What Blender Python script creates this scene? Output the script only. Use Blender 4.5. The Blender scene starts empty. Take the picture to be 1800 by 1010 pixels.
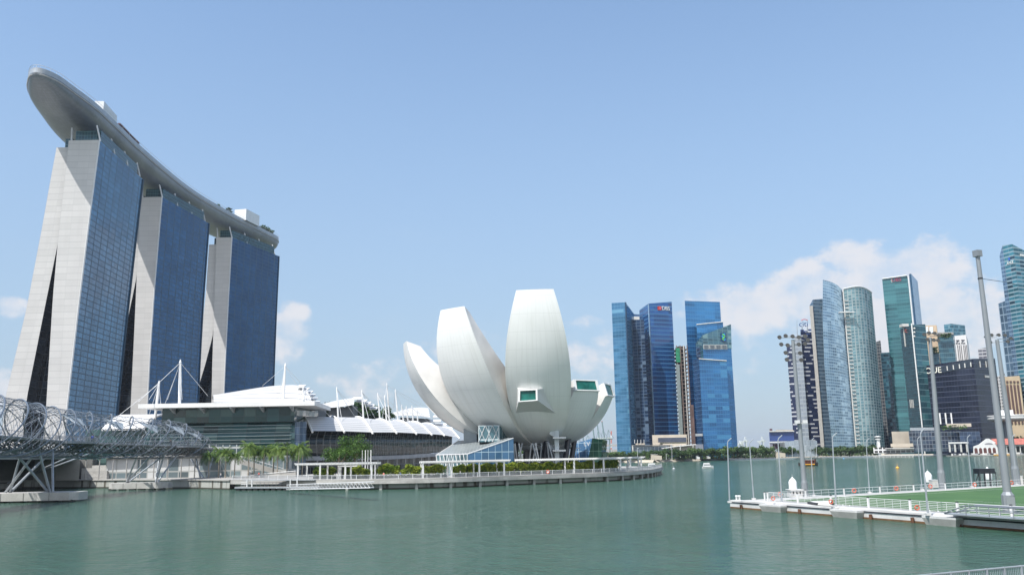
import bpy, bmesh, math, random
from mathutils import Vector, Matrix
R = math.radians
C = bpy.context.scene.collection
SC = bpy.context.scene

# ------------------------------------------------------------------ camera, sky, sun, exposure
CAM_H, CAM_F, HORIZON, TILT = 8.0, 1540.0, 800.0, 0.017      # eye height (m), focal length (px of 1800), horizon row, roll
PITCH, ROLL = math.atan((HORIZON - 505) / CAM_F), math.atan(TILT)
cam = bpy.data.cameras.new('camera'); cam.sensor_width = 36; cam.lens = CAM_F / 1800 * 36
cam.clip_start = 0.5; cam.clip_end = 60000
co = bpy.data.objects.new('camera', cam); C.objects.link(co)
co.matrix_world = Matrix.Translation((0, 0, CAM_H)) @ Matrix.Rotation(math.pi/2 + PITCH, 4, 'X') @ Matrix.Rotation(-ROLL, 4, 'Z')
SC.camera = co
SUN_AZ, SUN_EL = 222.0, 57.0        # compass bearing of the sun from +Y (clockwise), elevation
sv = Vector((math.sin(R(SUN_AZ))*math.cos(R(SUN_EL)), math.cos(R(SUN_AZ))*math.cos(R(SUN_EL)), math.sin(R(SUN_EL))))
sl = bpy.data.lights.new('sun', 'SUN'); sl.energy = 3.9; sl.angle = R(0.53); sl.color = (1.0, 0.955, 0.89)
so = bpy.data.objects.new('sun', sl); C.objects.link(so); so.rotation_euler = sv.to_track_quat('Z', 'Y').to_euler()
so.location = (0, 0, 300)
vs = SC.view_settings; SC.display_settings.display_device = 'sRGB'
vs.view_transform = 'Standard'; vs.look = 'None'; vs.exposure = 0.80; vs.gamma = 1.0; vs.use_curve_mapping = False
SC.cycles.max_bounces = 6; SC.cycles.diffuse_bounces = 3; SC.cycles.glossy_bounces = 3
SC.cycles.transparent_max_bounces = 8; SC.cycles.caustics_reflective = False; SC.cycles.caustics_refractive = False

HAZE_DENSITY = .00006
W = bpy.data.worlds.new('World'); SC.world = W; W.use_nodes = True
SKY_STRENGTH = 0.124
def N(nt, t, **kw):
    n = nt.nodes.new(t)
    for k, v in kw.items(): setattr(n, k, v)
    return n
def L(nt, a, b): nt.links.new(a, b)
def M_(nt, op, a, b=None, c=None, clamp=False):
    n = nt.nodes.new('ShaderNodeMath'); n.operation = op; n.use_clamp = clamp
    for i, v in enumerate((a, b, c)):
        if v is None: continue
        if isinstance(v, (int, float)): n.inputs[i].default_value = v
        else: nt.links.new(v, n.inputs[i])
    return n.outputs[0]
def MIX(nt, f, a, b, mode='MIX'):
    n = nt.nodes.new('ShaderNodeMix'); n.data_type = 'RGBA'; n.blend_type = mode
    for s, v in ((n.inputs['Factor'], f), (n.inputs['A'], a), (n.inputs['B'], b)):
        if isinstance(v, (int, float)): s.default_value = v
        elif isinstance(v, (tuple, list)): s.default_value = (*v[:3], 1)
        else: nt.links.new(v, s)
    return n.outputs['Result']
def SMOOTH(nt, x, a, b):
    n = nt.nodes.new('ShaderNodeMapRange'); n.interpolation_type = 'SMOOTHSTEP'
    n.inputs['From Min'].default_value = a; n.inputs['From Max'].default_value = b
    nt.links.new(x, n.inputs['Value']); return n.outputs['Result']

def ray(px, py):                      # view direction of a pixel of the 1800 x 1010 photograph
    x, y = px - 900.0, 505.0 - py
    c, s = math.cos(ROLL), math.sin(ROLL)
    x, y = c*x + s*y, -s*x + c*y
    return Vector((x, CAM_F*math.cos(PITCH) - y*math.sin(PITCH), CAM_F*math.sin(PITCH) + y*math.cos(PITCH)))
def P(px, py, Y):                     # point seen at a pixel, Y metres ahead
    d = ray(px, py); return Vector((0, 0, CAM_H)) + d*(Y/d.y)
def G(px, py, z=0.0):                 # point seen at a pixel, on the level z
    d = ray(px, py); return Vector((0, 0, CAM_H)) + d*((z - CAM_H)/d.z)
def azel(px, py):
    d = ray(px, py).normalized(); return math.atan2(d.x, d.y), math.asin(d.z)

nt = W.node_tree; nt.nodes.clear()
out = N(nt, 'ShaderNodeOutputWorld'); bg = N(nt, 'ShaderNodeBackground'); bg.inputs['Strength'].default_value = SKY_STRENGTH
sky = N(nt, 'ShaderNodeTexSky'); sky.sky_type = 'NISHITA'; sky.sun_disc = False
sky.sun_elevation = R(SUN_EL); sky.sun_rotation = R(SUN_AZ); sky.altitude = 0; sky.air_density = 1.0; sky.dust_density = 0.3; sky.ozone_density = 3.0
tc = N(nt, 'ShaderNodeTexCoord'); sp = N(nt, 'ShaderNodeSeparateXYZ'); L(nt, tc.outputs['Generated'], sp.inputs[0])
az = M_(nt, 'ARCTAN2', sp.outputs['X'], sp.outputs['Y']); el = M_(nt, 'ARCSINE', sp.outputs['Z'])
comb = N(nt, 'ShaderNodeCombineXYZ'); L(nt, az, comb.inputs[0]); L(nt, el, comb.inputs[1])
def cloud_noise(scale, detail, rough, stretch=1.0, off=0.0):
    mp = N(nt, 'ShaderNodeMapping'); mp.inputs['Scale'].default_value = (1, stretch, 1); mp.inputs['Location'].default_value = (off, off*.7, off)
    L(nt, comb.outputs[0], mp.inputs[0])
    n = N(nt, 'ShaderNodeTexNoise'); n.inputs['Scale'].default_value = scale; n.inputs['Detail'].default_value = detail; n.inputs['Roughness'].default_value = rough
    L(nt, mp.outputs[0], n.inputs['Vector']); return n.outputs['Fac']
n1 = cloud_noise(26, 7, .58, 1.25, 3.1); n2 = cloud_noise(9, 4, .5, 1.6, 1.7); n3 = cloud_noise(5, 5, .6, 3.2, 5.2)
# cumulus banks standing over the skyline: (px, py, half width px, half height px, weight)
BLOBS = [(1585, 480, 150, 68, 1.0), (1500, 455, 75, 40, .8), (1625, 448, 80, 42, .75), (1440, 510, 150, 60, .9), (1330, 540, 170, 50, .75), (1600, 560, 260, 90, .8),
         (505, 590, 42, 62, .72), (520, 552, 30, 24, .6), (15, 540, 46, 24, .75), (10, 690, 60, 40, .6), (660, 665, 90, 42, .42), (1010, 570, 40, 22, .25), (1120, 640, 160, 60, .32), (820, 600, 60, 40, .3)]
shape = None
for (px, py, rx, ry, w) in BLOBS:
    a0, e0 = azel(px, py); a1, _ = azel(px+rx, py); _, e1 = azel(px, py-ry)
    dx = M_(nt, 'DIVIDE', M_(nt, 'SUBTRACT', az, a0), abs(a1-a0)); dy = M_(nt, 'DIVIDE', M_(nt, 'SUBTRACT', el, e0), abs(e1-e0))
    d2 = M_(nt, 'ADD', M_(nt, 'MULTIPLY', dx, dx), M_(nt, 'MULTIPLY', dy, dy))
    v = M_(nt, 'MULTIPLY', M_(nt, 'SUBTRACT', 1.0, d2), w)
    shape = v if shape is None else M_(nt, 'MAXIMUM', shape, v)
dens = M_(nt, 'ADD', M_(nt, 'ADD', shape, M_(nt, 'MULTIPLY', M_(nt, 'SUBTRACT', n1, .5), 1.9)), M_(nt, 'MULTIPLY', M_(nt, 'SUBTRACT', n2, .5), 1.1))
cf = M_(nt, 'MULTIPLY', SMOOTH(nt, dens, .02, .62), M_(nt, 'MULTIPLY_ADD', SMOOTH(nt, n1, .3, .62), .42, .42))
wisp = M_(nt, 'MULTIPLY', SMOOTH(nt, n3, .52, .85), M_(nt, 'MULTIPLY', SMOOTH(nt, el, .40, .05), .22))
CLOUD = (4.0, 3.95, 4.08); HAZE_SKY = (1.58, 2.08, 2.80)
hz = M_(nt, 'MULTIPLY', SMOOTH(nt, el, .62, -.04), .86)
tinted = MIX(nt, hz, MIX(nt, 1.0, sky.outputs[0], (1.16, 1.12, 1.035), 'MULTIPLY'), HAZE_SKY)
c1 = MIX(nt, wisp, tinted, (2.9, 3.3, 3.7)); # unseen bright cloud added behind the camera to fill shaded camera-facing surfaces
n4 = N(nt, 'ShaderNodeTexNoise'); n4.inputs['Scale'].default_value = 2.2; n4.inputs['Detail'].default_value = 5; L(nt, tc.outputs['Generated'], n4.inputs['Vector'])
rear_fill = M_(nt, 'MULTIPLY', SMOOTH(nt, sp.outputs['Y'], -.15, -.65), SMOOTH(nt, n4.outputs['Fac'], .36, .56))
c2 = MIX(nt, M_(nt, 'MULTIPLY', rear_fill, .8), MIX(nt, cf, c1, CLOUD), (7.2, 7.3, 7.4))
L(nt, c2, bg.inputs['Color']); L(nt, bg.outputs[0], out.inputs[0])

# ------------------------------------------------------------------ materials
MATS = {}
def new_mat(name):
    m = bpy.data.materials.new(name); m.use_nodes = True; MATS[name] = m
    t = m.node_tree; return m, t, t.nodes['Principled BSDF']
def mat(name, col, rough=.5, metal=0.0, var=.12, scale=.35, spec=.5, bump=0.0, fine=0.0):
    if name in MATS: return MATS[name]
    m, t, b = new_mat(name)
    tc = N(t, 'ShaderNodeTexCoord'); nz = N(t, 'ShaderNodeTexNoise'); nz.inputs['Scale'].default_value = scale; nz.inputs['Detail'].default_value = 6
    L(t, tc.outputs['Object'], nz.inputs['Vector'])
    f = SMOOTH(t, nz.outputs['Fac'], .3, .7)
    lo = tuple(c*(1-var) for c in col); hi = tuple(min(1, c*(1+var)) for c in col)
    cl = MIX(t, f, lo, hi)
    if fine:
        n2 = N(t, 'ShaderNodeTexNoise'); n2.inputs['Scale'].default_value = scale*9; n2.inputs['Detail'].default_value = 3
        L(t, tc.outputs['Object'], n2.inputs['Vector'])
        cl = MIX(t, M_(t, 'MULTIPLY', SMOOTH(t, n2.outputs['Fac'], .35, .75), fine), cl, tuple(c*.45 for c in col))
    L(t, cl, b.inputs['Base Color'])
    b.inputs['Roughness'].default_value = rough; b.inputs['Metallic'].default_value = metal; b.inputs['Specular IOR Level'].default_value = spec
    if bump:
        bp = N(t, 'ShaderNodeBump'); bp.inputs['Strength'].default_value = bump; L(t, nz.outputs['Fac'], bp.inputs['Height']); L(t, bp.outputs[0], b.inputs['Normal'])
    return m
def facade(name, glass, frame, fh=4.0, mw=1.5, bw=.18, vw=.1, var=.3, rough=.08, metal=.4, blind=None, bprob=.1, jit=.03, frough=.45, minor=None, band=None, stagger=False, vgrp=1, spec=.6, grime=0):
    """Curtain wall in metres of wall (UV): floor bands, mullions, panes that differ a little in tint and tilt."""
    m, t, b = new_mat(name)
    uv = N(t, 'ShaderNodeUVMap'); s = N(t, 'ShaderNodeSeparateXYZ'); L(t, uv.outputs[0], s.inputs[0])
    fv = M_(t, 'DIVIDE', s.outputs['Y'], fh); row = M_(t, 'FLOOR', fv)
    ux = s.outputs['X']
    fu = M_(t, 'DIVIDE', ux, mw)
    if stagger:
        wn = N(t, 'ShaderNodeTexWhiteNoise'); wn.noise_dimensions = '1D'; L(t, row, wn.inputs['W'])
        fu = M_(t, 'ADD', fu, wn.outputs['Value'])
    colm = M_(t, 'FLOOR', M_(t, 'DIVIDE', fu, vgrp) if vgrp != 1 else fu)
    cv = N(t, 'ShaderNodeCombineXYZ'); L(t, colm, cv.inputs[0]); L(t, row, cv.inputs[1])
    wn = N(t, 'ShaderNodeTexWhiteNoise'); wn.noise_dimensions = '2D'; L(t, cv.outputs[0], wn.inputs['Vector'])
    g0 = tuple(c*(1-var) for c in glass); g1 = tuple(min(1, c*(1+var)) for c in glass)
    col = MIX(t, wn.outputs['Value'], g0, g1)
    big = N(t, 'ShaderNodeTexNoise'); big.inputs['Scale'].default_value = .035; big.inputs['Detail'].default_value = 3; L(t, uv.outputs[0], big.inputs['Vector'])
    col = MIX(t, SMOOTH(t, big.outputs['Fac'], .35, .65), MIX(t, 1.0, col, (.72, .74, .78) if metal else (.93, .93, .935), 'MULTIPLY'), col)
    ro = None
    if blind:
        sc = N(t, 'ShaderNodeSeparateColor'); L(t, wn.outputs['Color'], sc.inputs[0])
        col = MIX(t, M_(t, 'LESS_THAN', sc.outputs[1], bprob), col, blind)
    bm = M_(t, 'LESS_THAN', M_(t, 'FRACT', fv), bw); vm = M_(t, 'LESS_THAN', M_(t, 'FRACT', fu), vw)
    mk = M_(t, 'MAXIMUM', bm, vm)
    if minor:
        mk = M_(t, 'MAXIMUM', mk, M_(t, 'MULTIPLY', M_(t, 'LESS_THAN', M_(t, 'FRACT', M_(t, 'DIVIDE', ux, minor[0])), minor[1]), minor[2]))
    if band:                                             # every n-th floor a plant floor
        mk2 = M_(t, 'LESS_THAN', M_(t, 'FRACT', M_(t, 'DIVIDE', M_(t, 'ADD', row, band[2]), band[0])), 1.0/band[0])
        col = MIX(t, mk2, col, band[1])
    col = MIX(t, mk, col, frame)
    if grime:
        mp = N(t, 'ShaderNodeMapping'); mp.inputs['Scale'].default_value = (.35, .025, 1); L(t, uv.outputs[0], mp.inputs[0]); gn = N(t, 'ShaderNodeTexNoise'); gn.inputs['Scale'].default_value = 1.0; gn.inputs['Detail'].default_value = 5; L(t, mp.outputs[0], gn.inputs['Vector'])
        col = MIX(t, M_(t, 'MULTIPLY', SMOOTH(t, gn.outputs['Fac'], .45, .75), grime), col, (.28, .275, .26))
    L(t, col, b.inputs['Base Color'])
    L(t, M_(t, 'MULTIPLY_ADD', mk, frough-rough, rough), b.inputs['Roughness'])
    L(t, M_(t, 'MULTIPLY', M_(t, 'SUBTRACT', 1.0, mk), metal), b.inputs['Metallic'])
    b.inputs['Specular IOR Level'].default_value = spec
    if jit:
        geo = N(t, 'ShaderNodeNewGeometry')
        va = N(t, 'ShaderNodeVectorMath', operation='SUBTRACT'); L(t, wn.outputs['Color'], va.inputs[0]); va.inputs[1].default_value = (.5, .5, .5)
        vb = N(t, 'ShaderNodeVectorMath', operation='SCALE'); L(t, va.outputs[0], vb.inputs[0]); vb.inputs['Scale'].default_value = jit
        vc = N(t, 'ShaderNodeVectorMath', operation='ADD'); L(t, geo.outputs['Normal'], vc.inputs[0]); L(t, vb.outputs[0], vc.inputs[1])
        vd = N(t, 'ShaderNodeVectorMath', operation='NORMALIZE'); L(t, vc.outputs[0], vd.inputs[0]); L(t, vd.outputs[0], b.inputs['Normal'])
    return m
def leafmat(name, dark, light, scale=.5, trans=.25):
    m, t, b = new_mat(name)
    geo = N(t, 'ShaderNodeNewGeometry'); nz = N(t, 'ShaderNodeTexNoise'); nz.inputs['Scale'].default_value = scale; nz.inputs['Detail'].default_value = 4
    L(t, geo.outputs['Position'], nz.inputs['Vector'])
    oi = N(t, 'ShaderNodeObjectInfo')
    f = M_(t, 'ADD', SMOOTH(t, nz.outputs['Fac'], .32, .68), M_(t, 'MULTIPLY', M_(t, 'SUBTRACT', oi.outputs['Random'], .5), .5), clamp=True)
    col = MIX(t, f, dark, light); L(t, col, b.inputs['Base Color']); b.inputs['Roughness'].default_value = .55; b.inputs['Specular IOR Level'].default_value = .25
    tr = N(t, 'ShaderNodeBsdfTranslucent'); L(t, col, tr.inputs[0]); mx = N(t, 'ShaderNodeMixShader'); mx.inputs[0].default_value = trans
    L(t, b.outputs[0], mx.inputs[1]); L(t, tr.outputs[0], mx.inputs[2]); L(t, mx.outputs[0], t.nodes['Material Output'].inputs[0])
    return m

white = mat('white_paint', (.66, .66, .655), .4, var=.05)
white_steel = mat('white_steel', (.56, .57, .58), .35, var=.05)
offwhite = mat('off_white', (.50, .495, .475), .6, var=.08)
concrete = mat('concrete', (.36, .355, .34), .85, var=.18, scale=.2, fine=.25)
pale_conc = mat('pale_concrete', (.31, .305, .29), .8, var=.12, scale=.15, fine=.15)
beige = mat('beige_stone', (.50, .44, .36), .8, var=.1, scale=.1)
tan = mat('tan_stone', (.42, .33, .22), .8, var=.1, scale=.1)
dark = mat('dark_metal', (.02, .022, .028), .45, var=.3)
black = mat('black_cladding', (.012, .014, .022), .3, var=.3)
grey = mat('grey_metal', (.33, .35, .37), .45, metal=.2, var=.1)
galv = mat('galvanised_steel', (.34, .37, .40), .42, metal=.35, var=.12, scale=.6)
steel = mat('stainless_steel', (.25, .27, .30), .4, metal=.5, var=.1, scale=.4)
deckm = mat('paving', (.32, .31, .295), .85, var=.12, scale=.4)
rust = mat('rusty_rubber', (.10, .045, .025), .9, var=.4, scale=2)
redm = mat('orange_red_paint', (.55, .12, .07), .5, var=.1)
roofred = mat('red_roof_tile', (.36, .115, .09), .7, var=.2, scale=.6)
bluecl = mat('blue_cloth', (.02, .06, .35), .8)
skin = mat('skin', (.42, .25, .17), .6)
darkcl = mat('dark_cloth', (.03, .03, .04), .8)
yellow = mat('yellow_paint', (.65, .33, .03), .5)
navy = mat('navy_panel', (.03, .06, .20), .35)
glassgreen = mat('green_glass', (.012, .11, .09), .25, metal=0, var=.3, scale=.5, spec=.25)
bark = mat('bark', (.16, .12, .085), .9, var=.25, scale=2)
palmbark = mat('palm_bark', (.30, .27, .23), .9, var=.2, scale=2)
leaf_far = leafmat('leaf_far', (.028, .065, .022), (.10, .165, .05), .16)
leaf_near = leafmat('leaf_near', (.022, .062, .014), (.085, .165, .03), .45)
leaf_bush = leafmat('leaf_bush', (.075, .14, .016), (.30, .35, .045), .8)
leaf_palm = leafmat('leaf_palm', (.03, .078, .015), (.125, .19, .04), .8)
leaf_roof = leafmat('leaf_roof', (.02, .05, .02), (.06, .12, .04), .4)

# ------------------------------------------------------------------ mesh builder and object helpers
WL = {}
def prop(o, label=None, cat=None, group=None, kind=None):
    if label: o['label'] = label
    if cat: o['category'] = cat
    if group: o['group'] = group
    if kind: o['kind'] = kind
    return o
def thing(name, label, cat, loc=(0, 0, 0), group=None):
    o = bpy.data.objects.new(name, None); C.objects.link(o); o.location = loc; o.empty_display_size = .5
    WL[o.name] = Vector(loc); return prop(o, label, cat, group)
class MB:
    def __init__(s): s.v = []; s.f = []; s.u = []; s.m = []
    def face(s, pts, uv=None, m=0):
        i = len(s.v); s.v += [Vector(p) for p in pts]; s.f.append(tuple(range(i, i+len(pts)))); s.u.append(uv); s.m.append(m)
    def wall(s, a, b, c, d, m=0, u0=0.0):         # a,b bottom; c,d top (c above b); UV in metres
        a, b, c, d = map(Vector, (a, b, c, d)); w = (b-a).length
        s.face((a, b, c, d), [(u0, a.z), (u0+w, b.z), (u0+w, c.z), (u0, d.z)], m); return u0+w
    def prism(s, poly, z0, z1, side=0, top=1, bottom=True):
        n = len(poly); z0 = z0 if isinstance(z0, (list, tuple)) else [z0]*n; z1 = z1 if isinstance(z1, (list, tuple)) else [z1]*n
        lo = [Vector((p[0], p[1], z)) for p, z in zip(poly, z0)]; hi = [Vector((p[0], p[1], z)) for p, z in zip(poly, z1)]
        u = 0.0
        for i in range(n):
            j = (i+1) % n; u = s.wall(lo[i], lo[j], hi[j], hi[i], side, u)
        s.face(hi, None, top)
        if bottom: s.face(lo[::-1], None, top)
    def box(s, c, d, rz=0.0, m=0, rx=0.0):
        c = Vector(c); x, y, z = d[0]/2, d[1]/2, d[2]/2
        rot = Matrix.Rotation(rz, 3, 'Z') @ Matrix.Rotation(rx, 3, 'X')
        p = [c + rot @ Vector((sx*x, sy*y, sz*z)) for sz in (-1, 1) for sx, sy in ((-1, -1), (1, -1), (1, 1), (-1, 1))]
        i = len(s.v); s.v += p
        for q in ((0, 3, 2, 1), (4, 5, 6, 7), (0, 1, 5, 4), (1, 2, 6, 5), (2, 3, 7, 6), (3, 0, 4, 7)):
            s.f.append(tuple(i+k for k in q)); s.u.append(None); s.m.append(m)
    def path(s, pts, r, n=6, m=0, cap=True):
        pts = [Vector(p) for p in pts]; rs = r if isinstance(r, (list, tuple)) else [r]*len(pts)
        i0 = len(s.v); k = len(pts); up = None
        for j, p in enumerate(pts):
            d = (pts[min(j+1, k-1)] - pts[max(j-1, 0)]).normalized()
            if up is None: up = Vector((0, 0, 1)) if abs(d.z) < .9 else Vector((1, 0, 0))
            a = up - d*up.dot(d)
            if a.length < 1e-4: a = d.orthogonal()
            a.normalize(); up = a; b = d.cross(a)
            for q in range(n):
                t = 2*math.pi*q/n; s.v.append(p + (a*math.cos(t) + b*math.sin(t))*rs[j])
        for j in range(k-1):
            for q in range(n):
                a0 = i0 + j*n + q; a1 = i0 + j*n + (q+1) % n
                s.f.append((a0, a1, a1+n, a0+n)); s.u.append(None); s.m.append(m)
        if cap:
            s.f.append(tuple(range(i0, i0+n))[::-1]); s.u.append(None); s.m.append(m)
            e = i0+(k-1)*n; s.f.append(tuple(range(e, e+n))); s.u.append(None); s.m.append(m)
    def tube(s, a, b, r, r2=None, n=6, m=0): s.path([a, b], [r, r if r2 is None else r2], n, m)
    def lathe(s, prof, c, n=24, m=0):               # prof: (r, z)
        i0 = len(s.v); k = len(prof)
        for r, z in prof:
            for q in range(n):
                t = 2*math.pi*q/n; s.v.append(Vector((c[0]+r*math.cos(t), c[1]+r*math.sin(t), c[2]+z)))
        for j in range(k-1):
            for q in range(n):
                a0 = i0+j*n+q; a1 = i0+j*n+(q+1) % n
                s.f.append((a0, a1, a1+n, a0+n)); s.u.append(None); s.m.append(m)
        s.f.append(tuple(range(i0, i0+n))[::-1]); s.u.append(None); s.m.append(m)
        e = i0+(k-1)*n; s.f.append(tuple(range(e, e+n))); s.u.append(None); s.m.append(m)
    def grid(s, fn, nu, nv, m=0, uv=None):
        i0 = len(s.v)
        for i in range(nu+1):
            for j in range(nv+1): s.v.append(Vector(fn(i/nu, j/nv)))
        for i in range(nu):
            for j in range(nv):
                a = i0+i*(nv+1)+j
                s.f.append((a, a+nv+1, a+nv+2, a+1)); s.m.append(m)
                s.u.append([uv(x, y) for x, y in ((i/nu, j/nv), ((i+1)/nu, j/nv), ((i+1)/nu, (j+1)/nv), (i/nu, (j+1)/nv))] if uv else None)
    def leaf(s, p, size, rng, flat=.35):
        a = rng.uniform(0, 6.283); up = Vector((rng.gauss(0, 1), rng.gauss(0, 1), rng.gauss(0, 1)+flat*2)).normalized()
        x = up.orthogonal().normalized(); y = up.cross(x); d = x*math.cos(a)+y*math.sin(a); e = up.cross(d); w = size*rng.uniform(.7, 1.2)
        p = Vector(p); s.face((p-d*w*.6, p-e*w*.32, p+d*w*.6, p+e*w*.32))
    def build(s, name, mats, parent=None, loc=None, smooth=None, fix=True):
        if not isinstance(mats, (list, tuple)): mats = [mats]
        base = WL[parent.name] if parent else Vector(loc or (0, 0, 0))
        me = bpy.data.meshes.new(name); me.from_pydata([v-base for v in s.v], [], s.f)
        for x in mats: me.materials.append(x)
        me.polygons.foreach_set('material_index', [min(k, len(mats)-1) for k in s.m])
        if any(u is not None for u in s.u):
            ul = me.uv_layers.new(name='UVMap'); k = 0
            for f, u in zip(s.f, s.u):
                for q in range(len(f)):
                    ul.data[k].uv = u[q] if u else (0.3, 0.3); k += 1
        if fix:
            bm = bmesh.new(); bm.from_mesh(me); bmesh.ops.remove_doubles(bm, verts=bm.verts, dist=1e-4)
            bmesh.ops.recalc_face_normals(bm, faces=bm.faces); bm.to_mesh(me); bm.free()
        if smooth is not None:
            me.polygons.foreach_set('use_smooth', [True]*len(me.polygons)); me.set_sharp_from_angle(angle=R(smooth))
        o = bpy.data.objects.new(name, me); C.objects.link(o)
        if parent: o.parent = parent; WL[o.name] = base
        else: o.location = base; WL[o.name] = base
        return o
def copy_tree(o, loc=None, rz=0.0, sc=1.0, label=None, parent=None):
    c = o.copy(); C.objects.link(c); c.parent = parent
    if loc is not None:
        c.location = loc; c.rotation_euler = (0, 0, rz); c.scale = (sc, sc, sc) if not isinstance(sc, tuple) else sc; WL[c.name] = Vector(loc)
    if label: c['label'] = label
    for ch in list(o.children): copy_tree(ch, parent=c)
    return c
def place(o, loc, rz=0.0, sc=1.0, label=None):
    o.location = loc; o.rotation_euler = (0, 0, rz); o.scale = (sc, sc, sc) if not isinstance(sc, tuple) else sc
    WL[o.name] = Vector(loc)
    if label: o['label'] = label
    return o
ORD = 'first second third fourth fifth sixth seventh eighth ninth tenth eleventh twelfth thirteenth fourteenth fifteenth sixteenth seventeenth eighteenth nineteenth twentieth'.split()
TENS = {20: 'twenty', 30: 'thirty', 40: 'forty', 50: 'fifty', 60: 'sixty', 70: 'seventy', 80: 'eighty'}
def nth(i):                                         # 1-based
    if i <= 20: return ORD[i-1]
    t = i//10*10; return (TENS[t][:-1] + 'ieth') if i % 10 == 0 else TENS[t] + '-' + ORD[i % 10 - 1]
def sign_text(name, body, parent, at, xdir, size, material, depth=.15, align='CENTER'):
    cu = bpy.data.curves.new(name, 'FONT'); cu.body = body; cu.size = size; cu.extrude = depth; cu.align_x = align; cu.align_y = 'CENTER'
    cu.materials.append(material); o = bpy.data.objects.new(name, cu); C.objects.link(o)
    dg = bpy.context.evaluated_depsgraph_get(); me = bpy.data.meshes.new_from_object(o.evaluated_get(dg)); bpy.data.objects.remove(o); bpy.data.curves.remove(cu)
    o = bpy.data.objects.new(name, me); C.objects.link(o); WL[o.name] = WL[parent.name]
    o.parent = parent; o.location = Vector(at) - WL[parent.name]; o.rotation_euler = (math.pi/2, 0, math.atan2(xdir[1], xdir[0])); return o
def lerp(a, b, t): return a + (b-a)*t
def pl(pts, t):                                     # point on a polyline by t in 0..1 (by length)
    pts = [Vector(p) for p in pts]; ls = [(b-a).length for a, b in zip(pts, pts[1:])]; d = t*sum(ls)
    for a, b, l in zip(pts, pts[1:], ls):
        if d <= l or b is pts[-1]: return a.lerp(b, min(1, max(0, d/l if l else 0)))
        d -= l
def catmull(pts, n=8):
    pts = [Vector(p) for p in pts]; o = []
    for i in range(len(pts)-1):
        p0, p1, p2, p3 = pts[max(i-1, 0)], pts[i], pts[i+1], pts[min(i+2, len(pts)-1)]
        for k in range(n):
            t = k/n; o.append(.5*((2*p1) + (p2-p0)*t + (2*p0-5*p1+4*p2-p3)*t*t + (3*p1-p0-3*p2+p3)*t*t*t))
    return o + [pts[-1]]
def offset(pts, d):                                 # offset a plan polyline to its left by d
    r = []
    for i, p in enumerate(pts):
        t = (pts[min(i+1, len(pts)-1)] - pts[max(i-1, 0)]); t = Vector((t.x, t.y, 0)).normalized()
        r.append(p + Vector((-t.y, t.x, 0))*d)
    return r
def interp(tab, x):
    if x <= tab[0][0]: return tab[0][1]
    for (a, p), (b, q) in zip(tab, tab[1:]):
        if x <= b: return p + (q-p)*(x-a)/(b-a)
    return tab[-1][1]
# ------------------------------------------------------------------ water and ground
def make_water():
    m, t, b = new_mat('bay_water')
    tc = N(t, 'ShaderNodeTexCoord')
    def nz(sc, det, stretch=(1, 1, 1), rot=0.0, r=.55):
        mp = N(t, 'ShaderNodeMapping'); mp.inputs['Scale'].default_value = stretch; mp.inputs['Rotation'].default_value = (0, 0, rot); L(t, tc.outputs['Object'], mp.inputs[0])
        n = N(t, 'ShaderNodeTexNoise'); n.inputs['Scale'].default_value = sc; n.inputs['Detail'].default_value = det; n.inputs['Roughness'].default_value = r
        L(t, mp.outputs[0], n.inputs['Vector']); return n.outputs['Fac']
    lane = SMOOTH(t, nz(.012, 4, (1, 2.2, 1), .5), .35, .68)
    rip = nz(.95, 4, (.8, 1.25, 1), .2, .6); swell = nz(.35, 3, (1, .6, 1), -.4); small = nz(5.0, 3, (1, .8, 1), .2)
    h = M_(t, 'ADD', M_(t, 'ADD', M_(t, 'MULTIPLY', rip, 1.2), M_(t, 'MULTIPLY', swell, 1.5)), M_(t, 'MULTIPLY', small, .10))
    bp = N(t, 'ShaderNodeBump'); L(t, M_(t, 'MULTIPLY_ADD', lane, .40, .60), bp.inputs['Strength']); bp.inputs['Distance'].default_value = 1.0
    L(t, h, bp.inputs['Height']); L(t, bp.outputs[0], b.inputs['Normal'])
    mur = SMOOTH(t, nz(.02, 3), .3, .7)
    L(t, MIX(t, mur, (.030, .080, .052), (.046, .100, .074)), b.inputs['Base Color'])
    b.inputs['Roughness'].default_value = .10; b.inputs['IOR'].default_value = 1.33; b.inputs['Specular IOR Level'].default_value = .5
    return m
mb = MB(); mb.face(((-9000, -400, 0), (9000, -400, 0), (9000, 14000, 0), (-9000, 14000, 0)))
prop(mb.build('water', make_water()), kind='structure')

EDGE_PX = [(405, 859.5), (520, 860.5), (600, 860.5), (660, 860), (780, 857.5), (900, 852.5), (1000, 848.5), (1060, 846), (1100, 843.5), (1135, 840), (1156, 836), (1166, 831.5)]
EDGE = [G(x, y) for x, y in EDGE_PX]; EDGE = catmull(EDGE, 5)
tipv = EDGE[-1]
BACK = [tipv + Vector((-1.0, 10, 0)), tipv + Vector((-6, 22, 0)), tipv + Vector((-16, 40, 0)), Vector((30, 440, 0)), Vector((30, 760, 0)), Vector((-700, 760, 0)), Vector((-700, 285, 0))]
QUAY = [G(40, 857), G(120, 857), G(230, 857), G(330, 857.5)]
DZ = 2.6
def xy(ps): return [(p.x, p.y) for p in ps]
mb = MB(); mb.prism(xy(QUAY+EDGE+BACK), 1.95, DZ, 0, 1); prop(mb.build('promenade_ground', [pale_conc, deckm]), kind='structure')
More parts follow.
